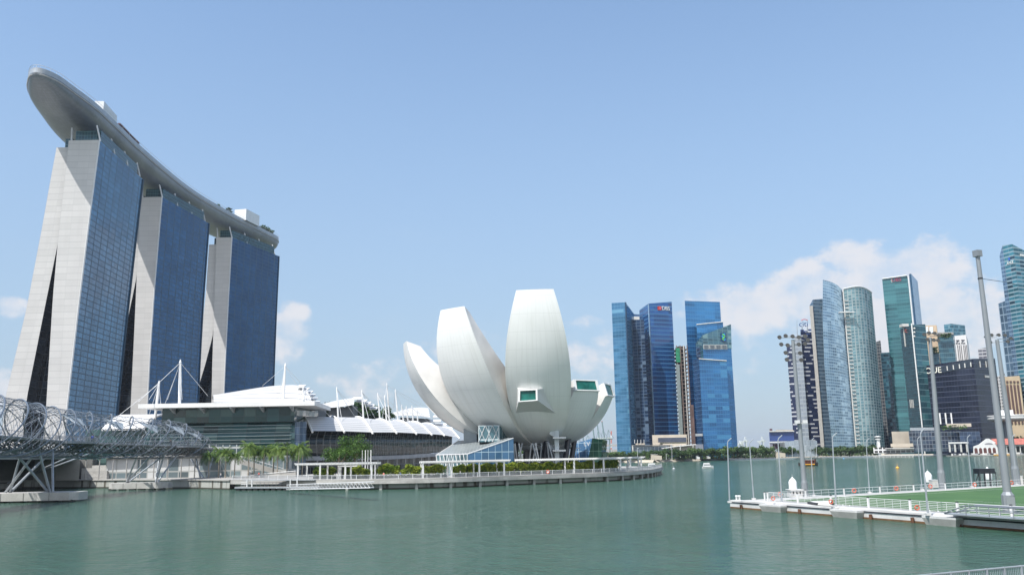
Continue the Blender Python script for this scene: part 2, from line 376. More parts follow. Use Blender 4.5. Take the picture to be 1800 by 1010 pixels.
# sea wall set back under the boardwalk
stain, t, b = new_mat('stained_wall')
geo = N(t, 'ShaderNodeNewGeometry'); mp = N(t, 'ShaderNodeMapping'); mp.inputs['Scale'].default_value = (1, 1, .12); L(t, geo.outputs['Position'], mp.inputs[0])
nz = N(t, 'ShaderNodeTexNoise'); nz.inputs['Scale'].default_value = .5; nz.inputs['Detail'].default_value = 6; L(t, mp.outputs[0], nz.inputs['Vector'])
spz = N(t, 'ShaderNodeSeparateXYZ'); L(t, geo.outputs['Position'], spz.inputs[0])
c = MIX(t, SMOOTH(t, nz.outputs['Fac'], .52, .66), (.36, .37, .35), (.09, .085, .07))
c = MIX(t, SMOOTH(t, spz.outputs['Z'], .55, .15), c, (.035, .03, .022)); L(t, c, b.inputs['Base Color']); b.inputs['Roughness'].default_value = .85
inner = offset(EDGE, 1.6)
w = thing('sea_wall', 'stained grey concrete sea wall set back under the curved boardwalk edge', 'wall', inner[0])
mb = MB()
for a, b2 in zip(inner, inner[1:]): mb.wall((a.x, a.y, -1), (b2.x, b2.y, -1), (b2.x, b2.y, 1.95), (a.x, a.y, 1.95))
mb.build('wall_face', stain, w)
for i in range(24):
    p = pl(inner, (i+.5)/24); q = pl(EDGE, (i+.5)/24); mb = MB(); d = (q-p); a = math.atan2(d.y, d.x)
    mb.box(p.lerp(q, .35) + Vector((0, 0, .45)), (d.length*.7, .7, 2.9), a); mb.build('pier', concrete, w)
mb = MB()
for a, b2 in zip(EDGE, EDGE[1:]):
    n = Vector((b2.y-a.y, a.x-b2.x, 0)).normalized()*.12
    mb.wall(a+n+Vector((0, 0, 1.45)), b2+n+Vector((0, 0, 1.45)), b2+n+Vector((0, 0, 2.25)), a+n+Vector((0, 0, 2.25)))
    mb.wall(a+n+Vector((0, 0, 2.25)), b2+n+Vector((0, 0, 2.25)), b2+Vector((0, 0, 2.25)), a+Vector((0, 0, 2.25)))
mb.build('edge_beam', concrete, w)
q = thing('quay_wall', 'old stained concrete quay wall behind the helix bridge pontoon', 'wall', QUAY[2])
mb = MB(); qs = QUAY + [EDGE[0]]
for a, b2 in zip(qs, qs[1:]):
    n = Vector((b2.y-a.y, a.x-b2.x, 0)).normalized()*.25
    mb.wall(a+n+Vector((0, 0, -1)), b2+n+Vector((0, 0, -1)), b2+n+Vector((0, 0, 2.3)), a+n+Vector((0, 0, 2.3)))
mb.build('wall_face', stain, q)
mb = MB()
for a, b2 in zip(qs, qs[1:]):
    n = Vector((b2.y-a.y, a.x-b2.x, 0)).normalized()*.55
    mb.prism(xy([a+n, b2+n, b2, a]), 2.3, 2.66)
mb.build('coping', pale_conc, q)
# promenade railing along the curve
rl = offset(EDGE, .5)
rr = thing('promenade_railing', 'long grey railing with close bars following the curved boardwalk edge', 'railing', rl[30])
mb = MB(); path_ = [p+Vector((0, 0, DZ+1.1)) for p in rl]; mb.path(path_, .05, 5); mb.path([p+Vector((0, 0, DZ+.12)) for p in rl], .03, 4); mb.build('top_rail', white_steel, rr)
mb = MB(); nb = 760
for i in range(nb):
    p = pl(rl, (i+.5)/nb); mb.box(p+Vector((0, 0, DZ+.6)), (.07, .07, 1.0))
mb.build('baluster_grille', galv, rr)
for i in range(61):
    p = pl(rl, i/60); mb = MB(); mb.box(p+Vector((0, 0, DZ+.6)), (.14, .14, 1.2)); mb.build('post', white_steel, rr)

# far shore land
SHORE = [G(900, 815.5), G(1085, 812.5), G(1150, 811.8), G(1300, 806.5), G(1400, 803.3), G(1480, 801.2), G(1540, 799.8), G(1700, 798.3), G(1850, 796.5), G(2000, 794.5)]
mb = MB(); mb.prism(xy(SHORE + [Vector((6000, 1400, 0)), Vector((6000, 13000, 0)), Vector((-6000, 13000, 0)), Vector((-6000, 1000, 0)), Vector((-60, 850, 0))]), -1, 2.2, 0, 1)
prop(mb.build('far_shore_ground', [mat('shore_stone', (.42, .38, .32), .85, var=.12, scale=.05), mat('far_ground', (.12, .14, .08), .9, var=.3, scale=.02)]), kind='structure')
w = thing('shore_wall', 'low beige stone embankment along the far shore below the tree row', 'wall', SHORE[2]); mb = MB()
for a, b2 in zip(SHORE, SHORE[1:]):
    n = Vector((b2.y-a.y, a.x-b2.x, 0)).normalized()
    mb.face((a+n*3, b2+n*3, b2+n*.3+Vector((0, 0, 2.0)), a+n*.3+Vector((0, 0, 2.0))))
mb.build('sloped_face', mat('embankment', (.40, .36, .30), .85, var=.15, scale=.08), w)
mb = MB(); mb.path([p+Vector((0, .5, 3.2)) for p in SHORE], .09, 4)
for i in range(150):
    p = pl(SHORE, i/149); mb.box(p+Vector((0, .5, 2.7)), (.12, .12, 1.0))
mb.build('railing_grille', grey, w)

# ------------------------------------------------------------------ the three hotel towers
white_panel = facade('white_panel_wall', (.45, .445, .437), (.31, .31, .315), 3.4, 6.0, .06, .012, .045, .5, 0, jit=0, frough=.6, grime=.10)
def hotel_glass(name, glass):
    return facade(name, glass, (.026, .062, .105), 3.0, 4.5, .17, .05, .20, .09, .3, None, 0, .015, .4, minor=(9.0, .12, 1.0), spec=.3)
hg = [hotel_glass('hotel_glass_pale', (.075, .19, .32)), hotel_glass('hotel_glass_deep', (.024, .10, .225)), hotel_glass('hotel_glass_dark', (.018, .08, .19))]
atrium = facade('atrium_glass', (.018, .026, .04), (.05, .06, .075), 3.6, 9.0, .12, .06, .5, .15, .1, (.10, .10, .11), .08, .02)
teal_glass = facade('crown_glass', (.02, .06, .075), (.05, .13, .14), 2.2, 1.6, .12, .08, .3, .1, .3, jit=.02)
TOWERS = [
 # west leg: left edge, right edge ; east leg: outer, inner ; roof corner far end of the facade
 dict(Y=449, wl=[(121, 246), (104, 400), (93, 520), (81, 715)], wr=[(174, 246), (158, 370), (137, 540), (116, 723)], eo=[(96, 257), (86, 310), (70, 400), (43, 540), (5, 700)], ei=[(119, 256), (103.5, 400), (75, 540), (42, 705)], far=(251, 315),
      label='hotel tower standing under the long overhang of the boat-shaped roof'),
 dict(Y=557, wl=[(247, 348), (241, 470), (236, 580), (229, 727)], wr=[(284, 346), (271, 500), (263, 620), (257.6, 725)], eo=[(231, 355), (219, 470), (197, 590), (160, 715)], ei=[(245, 355), (239, 480), (220, 570), (190, 715)], far=(367, 392),
      label='middle hotel tower, the one between the two other leaning towers'),
 dict(Y=668, wl=[(380, 418.5), (375, 582), (373, 640), (372, 696)], wr=[(407, 417), (401, 520), (396, 620), (393, 690)], eo=[(366, 428.6), (360, 520), (350, 600), (326, 703)], ei=[(379, 427), (373.5, 585), (359, 640), (340, 703)], far=(490, 450),
      label='hotel tower nearest the white museum, under the rounded roof end'),
]
TOPS = []
for ti, T in enumerate(TOWERS):
    Y = T['Y']
    def prof(k):                                    # x of an edge as a function of height
        q = [P(x, y, Y) for x, y in T[k]]; q.sort(key=lambda p: p.z); return [(p.z, p.x) for p in q]
    wl, wr, eo, ei = (prof(k) for k in ('wl', 'wr', 'eo', 'ei'))
    ztop = wr[-1][0]; zeast = eo[-1][0]
    far = G(*T['far'], ztop); near = Vector((wr[-1][1], Y, ztop)); ax = far - near; ax.z = 0
    zs = [DZ] + [ztop*k/24 for k in range(1, 24)] + [ztop]; ze = [DZ] + [zeast*k/24 for k in range(1, 24)] + [zeast]
    th = thing('hotel_tower', T['label'], 'hotel tower', (interp(wl, 40), Y, DZ), 'three leaning hotel towers')
    mb = MB()                                        # west leg: white end wall, back wall, top
    for a, b in zip(zs, zs[1:]):
        A, B, Cc, D = (Vector((interp(wl, a), Y, a)), Vector((interp(wr, a), Y, a)), Vector((interp(wr, b), Y, b)), Vector((interp(wl, b), Y, b)))
        mb.wall(A, B, Cc, D, 0); mb.wall(B+ax, A+ax, D+ax, Cc+ax, 0)
    a, b = interp(wl, ztop), interp(wr, ztop); mb.face((Vector((a, Y, ztop)), Vector((b, Y, ztop)), Vector((b, Y, ztop))+ax, Vector((a, Y, ztop))+ax))
    mb.build('end_wall', white_panel, th)
    mb = MB()
    for a, b in zip(zs, zs[1:]):
        B, Cc = Vector((interp(wr, a), Y, a)), Vector((interp(wr, b), Y, b)); u = ax.length; e = Vector((.0, .15, 0))
        mb.face((B+e, B+ax, Cc+ax, Cc+e), [(0, a), (u, a), (u, b), (0, b)])
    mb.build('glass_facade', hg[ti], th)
    for nm, sh in (('edge_fin', Vector((.35, -.1, 0))), ('edge_fin', ax + Vector((.35, .1, 0)))):
        mb = MB(); mb.path([Vector((interp(wr, z), Y, z)) + sh for z in zs], .45, 4); mb.build(nm, white_steel if sh.y < 1 else hg[ti], th)
    mb = MB()
    for a, b in zip(zs, zs[1:]):
        B, Cc = Vector((interp(wl, a), Y+.4, a)), Vector((interp(wl, b), Y+.4, b)); u = ax.length
        mb.face((B, B+ax, Cc+ax, Cc), [(0, a), (u, a), (u, b), (0, b)])
    mb.build('inner_glass', atrium, th)
    mb = MB()                                        # east leg
    for a, b in zip(ze, ze[1:]):
        A, B, Cc, D = (Vector((interp(eo, a), Y+2, a)), Vector((interp(ei, a), Y+2, a)), Vector((interp(ei, b), Y+2, b)), Vector((interp(eo, b), Y+2, b)))
        mb.wall(A, B, Cc, D, 0); mb.wall(B+ax, A+ax, D+ax, Cc+ax, 0); mb.wall(A, A+ax, D+ax, D, 0)
    a, b = interp(eo, zeast), interp(ei, zeast); mb.face((Vector((a, Y+2, zeast)), Vector((b, Y+2, zeast)), Vector((b, Y+2, zeast))+ax, Vector((a, Y+2, zeast))+ax))
    mb.build('sloping_leg', white_panel, th)
    mb = MB()
    for a, b in zip(ze, ze[1:]):
        B, Cc = Vector((interp(ei, a), Y+2.3, a)), Vector((interp(ei, b), Y+2.3, b)); u = ax.length
        mb.face((B, B+ax, Cc+ax, Cc), [(0, a), (u, a), (u, b), (0, b)])
    mb.build('sloping_leg_glass', atrium, th)
    # atrium end glass between the legs, set back
    mb = MB(); zj = [z for z in zs if interp(wl, z) - interp(ei, z) > .3]
    for a, b in zip(zj, zj[1:]):
        yb = Y + 14
        mb.wall((interp(ei, a), yb, a), (interp(wl, a), yb, a), (interp(wl, b), yb, b), (interp(ei, b), yb, b))
    mb.build('atrium_glass', atrium, th)
    mb = MB(); e = Vector((-1.2, 2.5, 0)); x0, x1 = interp(wl, ztop)+2, interp(wr, ztop)-.6
    q = [Vector((x0, Y+3, 0)), Vector((x1, Y+3, 0)), Vector((x1, Y-3, 0))+ax*.93, Vector((x0, Y-3, 0))+ax*.93]
    mb.prism(xy(q), ztop, ztop+6.5); mb.build('crown_band', [teal_glass, grey], th)
    mb = MB(); q = [Vector((interp(eo, zeast)+3, Y+5, 0)), Vector((interp(ei, zeast), Y+5, 0)), Vector((interp(ei, zeast), Y, 0))+ax, Vector((interp(eo, zeast)+3, Y, 0))+ax]
    mb.prism(xy(q), zeast, zeast+6); mb.build('crown_band', [teal_glass, grey], th)
    for k in range(4):
        p = Vector((x1+.4, Y+2, ztop))+ax*(k*.3); mb = MB(); mb.tube(p, p+Vector((-2.5, 0, 9)), .45, n=6); mb.build('roof_strut', white_steel, th)
    p = Vector((x0-1, Y+1, ztop)); mb = MB(); mb.tube(p, p+Vector((-2.5, 4, 9)), .5); mb.build('roof_strut', white_steel, th)
    TOPS.append((near, ax, ztop))

# ------------------------------------------------------------------ boat-shaped sky park across the three roofs
ZD = 201.0
CLP = [(-235.5, 408), (-236.5, 418), (-239.5, 433), (-242, 456), (-245.5, 482), (-248.5, 525), (-249, 606), (-241.5, 670), (-230, 726), (-220, 772)]
cl = catmull([Vector((x, y, 0)) for x, y in CLP], 8)
acc = [0]
for a, b in zip(cl, cl[1:]): acc.append(acc[-1]+(b-a).length)
TOT = acc[-1]
def hw(s):                                          # half width along the hull
    a = min(1, s/98.0); n = math.sqrt(max(0, 1-(1-a)**2.0))
    e = min(1, (TOT-s)/24.0); return max(.05, 17.6*n*math.sqrt(max(0, 1-(1-e)**2.4)))
st = []
for i in range(90):
    s = TOT*(1-math.cos(math.pi*i/89))/2; p = None
    for j in range(len(acc)-1):
        if s <= acc[j+1]+1e-6:
            f = (s-acc[j])/(acc[j+1]-acc[j]); p = cl[j].lerp(cl[j+1], f); d = (cl[j+1]-cl[j]).normalized(); break
    # smooth direction
    p2 = cl[min(j+2, len(cl)-1)]; p0 = cl[max(j-1, 0)]; d = (p2-p0); d.z = 0; d.normalize()
    st.append((p, Vector((d.y, -d.x, 0)), hw(s), s))
hullm = facade('hull_panel', (.20, .22, .24), (.11, .12, .135), 1.5, 2.4, .07, .06, .09, .38, .35, jit=.012, frough=.5)
sp_ = thing('sky_park', 'long boat-shaped white roof deck spanning the tops of three hotel towers', 'roof deck', (st[0][0].x, st[0][0].y, ZD))
def hull_pt(i, v):
    p, n, w, s = st[i]; a = -math.pi/2 + math.pi*v     # v 0..1 from one lip under to the other
    dep = 11.0*min(1, (w/17.6))**.8
    x = math.sin(a); z = -max(0, math.cos(a))**.75*dep
    return Vector((p.x, p.y, ZD-1.6+z)) + n*(w*math.copysign(abs(x)**.85, x))
mb = MB(); nu, nv = 89, 22
mb.grid(lambda u, v: hull_pt(round(u*nu), v), nu, nv, uv=lambda u, v: (st[round(u*nu)][3], v*50.0)); mb.build('hull', hullm, sp_, smooth=50)
for sgn in (-1, 1):
    mb = MB(); mb.path([Vector((p.x, p.y, ZD-2.6))+n*(w*1.005*sgn) for p, n, w, s in st[2:-2]], .45, 5); mb.build('lip_rail', mat('lip_metal', (.34, .34, .335), .4), sp_, smooth=60)
mb = MB()
for sgn in (-1, 1):
    for (p, n, w, s), (p2, n2, w2, s2) in zip(st, st[1:]):
        a, b = p+n*w*sgn, p2+n2*w2*sgn
        mb.face([(a.x, a.y, ZD-1.6), (b.x, b.y, ZD-1.6), (b.x, b.y, ZD+.9), (a.x, a.y, ZD+.9)])
mb.build('parapet', mat('parapet_metal', (.36, .38, .40), .4, .4, var=.1), sp_)
mb = MB()
for (p, n, w, s), (p2, n2, w2, s2) in zip(st, st[1:]):
    mb.face([p-n*w+Vector((0, 0, 0)), p+n*w, p2+n2*w2, p2-n2*w2])
mb.build('deck', deckm, sp_)
mb = MB()
for sgn in (-1, 1): mb.path([Vector((p.x, p.y, ZD+2.3))+n*w*sgn for p, n, w, s in st], .12, 4)
for i, (p, n, w, s) in enumerate(st):
    if i % 2 == 0:
        for sgn in (-1, 1): q = p+n*w*sgn; mb.tube((q.x, q.y, ZD+.9), (q.x, q.y, ZD+2.3), .07, n=4)
mb.build('railing', white_steel, sp_)
def at_s(s, side, z=ZD):                            # point on deck by length and side offset (fraction of half width)
    q = min(st, key=lambda k: abs(k[3]-s)); return Vector((q[0].x, q[0].y, z)) + q[1]*q[2]*side, q[1]
# lift houses: find where they stand from their front corner
for (c_px, Yc, dx, dy, dz) in (((183, 178), 470, 5.0, 22, 15), ((433, 367), 694, 10.5, 22, 15)):
    c = P(*c_px, Yc); mb = MB(); s0 = min(st, key=lambda k: abs(k[0].y-Yc-10)); n = s0[1]; d = Vector((-n.y, n.x, 0))
    q = [c-n*dx, c, c+d*dy, c-n*dx+d*dy]; mb.prism(xy(q), ZD, c.z); mb.build('lift_house', [mat('lift_panel', (.62, .64, .66), .45, var=.05), grey], sp_)
c = G(212, 216.5, 207.5); mb = MB(); s0 = min(st, key=lambda k: abs(k[0].y-c.y)); n = s0[1]; d = Vector((-n.y, n.x, 0))
mb.prism(xy([c-n*7, c, c+d*34, c+d*34-n*7]), c.z-.6, c.z); mb.build('restaurant_canopy', mat('maroon', (.10, .025, .03), .6), sp_)
for k in range(6):
    p = c+d*(1+k*6.3)-n*.7; mb = MB(); mb.tube((p.x, p.y, ZD), (p.x, p.y, c.z-.6), .22); mb.build('canopy_post', dark, sp_)
mb = MB(); a_, n_ = at_s(TOT-62, .72); a2, n2_ = at_s(TOT-30, .72)
mb.prism(xy([a_-n_*7, a_, a2, a2-n2_*7]), ZD, ZD+4.2); mb.build('pool_bar', [teal_glass, mat('bar_roof', (.30, .38, .37), .5)], sp_)

# trees standing on the sky park
def leaf_blob(mb, c, r, n, size, rng, shell=.55):
    for _ in range(n):
        v = Vector((rng.gauss(0, 1), rng.gauss(0, 1), rng.gauss(0, 1))).normalized(); k = rng.uniform(shell, 1.0)
        mb.leaf((c[0]+v.x*r[0]*k, c[1]+v.y*r[1]*k, c[2]+v.z*r[2]*k), size, rng)
def make_tree(name, label, h, cw, ch, nclump, nleaf, size, lm, rng, cat='tree', group=None, trunk_r=.22):
    th = thing(name, label, cat, (0, 0, 0), group)
    mb = MB(); zc = h-ch*.5
    mb.path([(0, 0, 0), (rng.uniform(-.2, .2), rng.uniform(-.2, .2), zc*.6), (0, 0, zc)], [trunk_r, trunk_r*.8, trunk_r*.5], 7)
    limbs = MB(); leaves = MB()
    for k in range(nclump):
        v = Vector((rng.gauss(0, 1), rng.gauss(0, 1), rng.gauss(.15, .8))).normalized(); q = rng.uniform(.35, .85)
        c = (v.x*cw*.5*q, v.y*cw*.5*q, zc+v.z*ch*.5*q); rr = rng.uniform(.2, .34)
        if k % 3 == 0: limbs.path([(0, 0, zc*.55), (c[0]*.5, c[1]*.5, zc*.8), c], [trunk_r*.5, trunk_r*.35, trunk_r*.1], 5)
        leaf_blob(leaves, c, (cw*rr, cw*rr, ch*rr*.8), nleaf, size, rng, .3)
    t_ = mb.build('trunk', bark, th, smooth=40); limbs.build('limb', bark, th)
    leaves.build('crown', lm, th, fix=False); return th
rng = random.Random(5)
roof_tree = make_tree('roof_tree', '', 6, 6, 4, 9, 40, .9, leaf_roof, rng, group='trees on the sky park deck', trunk_r=.15)
spots = [(TOT*.70, .55), (TOT*.725, .7), (TOT*.745, .6), (TOT-33, .55), (TOT-28, .6), (TOT-22, .55), (TOT-16, .45), (TOT-38, .6)]
spots = [(s, f+.24) for s, f in spots]; spots.sort()
for i, (s, f) in enumerate(spots):
    p, n = at_s(s, f); lb = f'small tree on the sky park deck, {nth(i+1)} counted from the pointed overhang'
    sc = rng.uniform(.6, .85) * (1.0 if s > TOT-45 else 1.0)
    (place(roof_tree, p, rng.uniform(0, 6), sc, lb) if i == 0 else copy_tree(roof_tree, p, rng.uniform(0, 6), sc, lb))
hd, n_ = at_s(TOT-18, .80); mb = MB(); a2, _ = at_s(TOT-40, .84)
rg = random.Random(8)
for k in range(500):
    f = rg.random(); q = hd.lerp(a2, f); mb.leaf((q.x+rg.uniform(-1.5, 1.5), q.y+rg.uniform(-1, 1), ZD+1+rg.uniform(0, 4.6)), 1.2, rg)
prop(mb.build('roof_hedge', leaf_roof, loc=hd, fix=False), 'clipped green hedge on the rounded end of the sky park deck', 'hedge')
# ------------------------------------------------------------------ lotus-shaped museum
MC = Vector((10.0, 288.0, DZ))
petal_m, t, b = new_mat('petal_shell')
uvn = N(t, 'ShaderNodeUVMap'); su = N(t, 'ShaderNodeSeparateXYZ'); L(t, uvn.outputs[0], su.inputs[0])
seam = M_(t, 'MAXIMUM', M_(t, 'LESS_THAN', M_(t, 'FRACT', M_(t, 'DIVIDE', su.outputs['X'], 3.2)), .014), M_(t, 'LESS_THAN', M_(t, 'FRACT', M_(t, 'DIVIDE', su.outputs['Y'], 4.5)), .010))
geo = N(t, 'ShaderNodeNewGeometry'); nz = N(t, 'ShaderNodeTexNoise'); nz.inputs['Scale'].default_value = .06; nz.inputs['Detail'].default_value = 5; L(t, geo.outputs['Position'], nz.inputs['Vector'])
c = MIX(t, SMOOTH(t, nz.outputs['Fac'], .3, .7), (.67, .68, .67), (.74, .75, .745)); mpg = N(t, 'ShaderNodeMapping'); mpg.inputs['Scale'].default_value = (.9, .05, 1); L(t, uvn.outputs[0], mpg.inputs[0]); gn = N(t, 'ShaderNodeTexNoise'); gn.inputs['Scale'].default_value = 1.0; gn.inputs['Detail'].default_value = 6; L(t, mpg.outputs[0], gn.inputs['Vector'])
c = MIX(t, M_(t, 'MULTIPLY', SMOOTH(t, gn.outputs['Fac'], .46, .78), .30), c, (.50, .50, .47))
pn_ = N(t, 'ShaderNodeTexWhiteNoise'); pn_.noise_dimensions = '2D'; cvp = N(t, 'ShaderNodeCombineXYZ'); L(t, M_(t, 'FLOOR', M_(t, 'DIVIDE', su.outputs['X'], 3.2)), cvp.inputs[0]); L(t, M_(t, 'FLOOR', M_(t, 'DIVIDE', su.outputs['Y'], 4.5)), cvp.inputs[1]); L(t, cvp.outputs[0], pn_.inputs['Vector'])
L(t, M_(t, 'MULTIPLY_ADD', pn_.outputs['Value'], .16, .30), b.inputs['Roughness'])
c = MIX(t, M_(t, 'MULTIPLY', seam, .6), c, (.42, .43, .43))
L(t, c, b.inputs['Base Color'])
side_m = mat('petal_steel_side', (.60, .585, .56), .45, metal=.15, var=.12, scale=.12)
museum = thing('lotus_museum', 'white museum shaped like an opening lotus flower of tall curved petals', 'museum', MC)
def pv(az, r, z, psi=0.0):
    a = az+psi; return Vector((MC.x + r*math.sin(a), MC.y - r*math.cos(a), z))
def sstep(a, b, x):
    t = min(1, max(0, (x-a)/(b-a))); return t*t*(3-2*t)
ZB = 10.4
# azimuth (0 = towards the camera, + = to the east of it), a, b, end angle, tip half width, shell depth at the tip, window?
PETALS = [(-5, 39.5, 43.8, 91, 5.4, 2.6, 3.0, 0), (-41.5, 42.3, 39.4, 92, 5.0, 2.6, 2.5, 0), (-75, 46, 34.5, 88, 3.8, 4.5, 4.0, 0), (-111, 47.5, 36, 72, 4.5, 6, 4, 0), (-150, 36, 34, 66, 5, 6, 4, 0),
          (30.5, 27.2, 32.5, 60, 4.6, 1.0, 3.4, 1), (67, 25.6, 32.5, 58, 4.0, 1.2, 4.0, 1), (103, 26, 34, 58, 4, 2, 4, 1), (139, 30, 34, 60, 4, 2, 4, 1), (174, 34, 34, 62, 5, 4, 3, 0)]
def petal(azd, a, bq, tmax, wt, dr, dzt, win):
    az = R(azd); tm = R(tmax); nv, nu = 40, 12
    rt, zt = a*math.sin(tm)**.85, ZB + bq*(1-math.cos(tm)); ptip = math.asin(min(.9, wt/rt))
    full = R(18.6)
    def psi(v): return full - (full-ptip)*max(0, (v-.36)/.64)**1.75
    def out_(s, v):
        t_ = tm*v; return pv(az, a*math.sin(max(0, t_))**.85, ZB + bq*(1-math.cos(t_)), psi(v)*s)
    it = (rt-dr, zt-(1.5 if not win else -dzt)) ; q0 = (3.5, ZB+15 if not win else ZB+12); q1 = (it[0]*(.62 if win else .84), q0[1]+(it[1]-q0[1])*(.16 if win else .05))
    def in_(s, v):
        u = 1-v; r = u*u*q0[0]+2*u*v*q1[0]+v*v*it[0]; z = u*u*q0[1]+2*u*v*q1[1]+v*v*it[1]; return pv(az, r, z, psi(v)*s)
    mb = MB()
    mb.grid(lambda u, v: out_(2*u-1, v), nu, nv, 0, uv=lambda u, v: ((2*u-1)*10, v*60))
    mb.grid(lambda u, v: in_(2*u-1, v), nu, nv, 1)
    for sg in (-1, 1):
        mb.grid(lambda u, v: out_(sg, v).lerp(in_(sg, v), u), 3, nv, 1)
    mb.grid(lambda u, v: out_(2*v-1, 1).lerp(in_(2*v-1, 1), u), 2, nu, 0)
    pt = mb.build('petal', [petal_m, side_m], museum, smooth=38)
    if win:                                          # tip window: frame proud of the tip, green pane
        n = ((out_(1, 1)-out_(-1, 1)).cross(in_(0, 1)-out_(0, 1))).normalized()
        if n.y > 0 and abs(azd) < 90: n = -n
        if (out_(0, 1)-MC).dot(n) < 0: n = -n
        c4 = [out_(-1, 1), out_(1, 1), in_(1, 1), in_(-1, 1)]; cc = sum(c4, Vector())/4
        fr = MB(); o4 = [p+n*.9 for p in c4]; i4 = [cc+(p-cc)*.82+n*.9 for p in c4]; g4 = [cc+(p-cc)*.82+n*.62 for p in c4]
        for k in range(4):
            j = (k+1) % 4; fr.face((o4[k], o4[j], i4[j], i4[k])); fr.face((c4[k], c4[j], o4[j], o4[k])); fr.face((i4[k], i4[j], g4[j], g4[k]))
        fo = fr.build('window', white, museum); wn = MB(); wn.face(g4); wn.build('pane', glassgreen, fo)
    return out_, psi
outs = [petal(*p) for p in PETALS]
# window box standing out of the tall front petal
o0 = outs[0][0]
def surf(px, py):                                    # a point of the front petal seen at a pixel
    best = None
    for i in range(41):
        for j in range(81):
            q = o0(i/20-1, .25+.7*j/80); d = ray(px, py); pr = Vector((0, 0, CAM_H)) + d*(q.y/d.y); e = (pr-q).length
            if best is None or e < best[0]: best = (e, q)
    return best[1]
c4 = [surf(906, 725), surf(976, 727), surf(955, 682), surf(909, 681)]
yf = min(q.y for q in c4[2:])-2.2
f4 = [P(911, 706, yf), P(945, 703.5, yf), P(944.5, 683.5, yf+.4), P(911.5, 685, yf+.4)]
mb = MB()
for k in range(4): j = (k+1) % 4; mb.face((c4[k], c4[j], f4[j], f4[k]))
cc = sum(f4, Vector())/4; i4 = [cc+(p-cc)*Vector((1, 1, 1)).x*.82 for p in f4]
for k in range(4): j = (k+1) % 4; mb.face((f4[k], f4[j], i4[j], i4[k])); mb.face((i4[k], i4[j], i4[j]+Vector((0, .5, 0)), i4[k]+Vector((0, .5, 0))))
wb = mb.build('window', [petal_m], museum); mb = MB(); mb.face([p+Vector((0, .5, 0)) for p in i4]); mb.build('pane', glassgreen, wb)
mb = MB(); fr = [p+Vector((0, -.06, 0)) for p in f4]; i5 = [cc+(p-cc)*.86+Vector((0, -.06, 0)) for p in f4]
for k in range(4): j = (k+1) % 4; mb.face((fr[k], fr[j], i5[j], i5[k]))
mb.build('frame', white, wb)
# underside ring, core, columns, lattice
mb = MB(); mb.lathe([(9.5, 7.0), (10.6, 7.6), (10.9, 8.3), (8, 9.6)], (MC.x-2, MC.y, DZ), 40); mb.build('underside_ring', mat('ring_grey', (.42, .43, .43), .5), museum, smooth=40)
mb = MB(); mb.lathe([(6.5, 0), (6.5, 9.5)], (MC.x, MC.y+4, DZ), 24); mb.build('core', mat('core_dark', (.05, .06, .07), .4), museum)
for (bx, by, tx, ty, Yb, Yt, r) in ((956, 819, 962, 762, 272, 276, .95), (990, 812, 1001, 758, 276, 280, .9), (1001, 812, 1012, 757, 284, 286, .85), (908, 812, 904, 764, 276, 278, .9), (943, 822, 945, 778, 292, 292, .7), (921, 815, 925, 776, 300, 300, .7)):
    a, q = P(bx, by, Yb), P(tx, ty, Yt); a.z = DZ; mb = MB(); mb.tube(a, q, r, r*1.02, 10); mb.build('column', black, museum, smooth=40)
lat = [((912, 777), (922, 822)), ((918, 781), (908, 820)), ((934, 777), (928, 822)), ((936, 778), (950, 820)), ((943, 780), (932, 822)), ((952, 777), (948, 820)), ((941, 782), (952, 818)), ((903, 776), (906, 805)), ((962, 780), (967, 815)), ((964, 778), (978, 808)), ((905, 782), (912, 818))]
for k, (a, q) in enumerate(lat):
    Yk = 268+(k % 3)*2.5; p0, p1 = P(*a, Yk), P(*q, Yk); p1.z = DZ; p0.z = DZ+9; mb = MB(); mb.tube(p0, p1, .22); mb.build('strut', galv if k % 2 else white_steel, museum)
# stair shaft with two landings
a = P(975.5, 812, 268); q = P(982.5, 752, 268)
mb = MB(); x0, x1 = P(975.5, 790, 268).x, P(983, 790, 268).x; mb.prism([(x0, 268), (x1, 268), (x1, 271), (x0, 271)], DZ, P(979, 752, 268).z); mb.build('stair_shaft', mat('shaft_panel', (.48, .52, .54), .5), museum)
mb = MB(); mb.face((P(970, 753, 268.2), P(975.5, 752, 268.2), P(975.5, 768, 268.2), P(965, 762, 268.2))); mb.build('shaft_hood', mat('shaft_panel', (.5, .53, .55)), museum)
for py in (769, 791.5):
    c0, c1 = P(972, py, 266.5), P(994.5, py-.4, 266.5); mb = MB(); mb.prism([(c0.x, 266), (c1.x, 266), (c1.x, 271), (c0.x, 271)], c0.z-.25, c0.z+.25); mb.build('landing', white_steel, museum)
for (u, v) in (((964, 779), (983, 812)), ((975, 791), (962, 777))):
    mb = MB(); p0, p1 = P(*u, 270), P(*v, 270)
    mb.tube(p0, p1, .2); mb.tube(p0+Vector((0, 1.8, 0)), p1+Vector((0, 1.8, 0)), .2)
    for k in range(9): q = p0.lerp(p1, k/8); mb.box(q+Vector((0, .9, .1)), (.8, 1.8, .1)); mb.tube(q, q+Vector((0, 0, 1.1)), .05, n=4)
    mb.build('stair_flight', galv, museum)
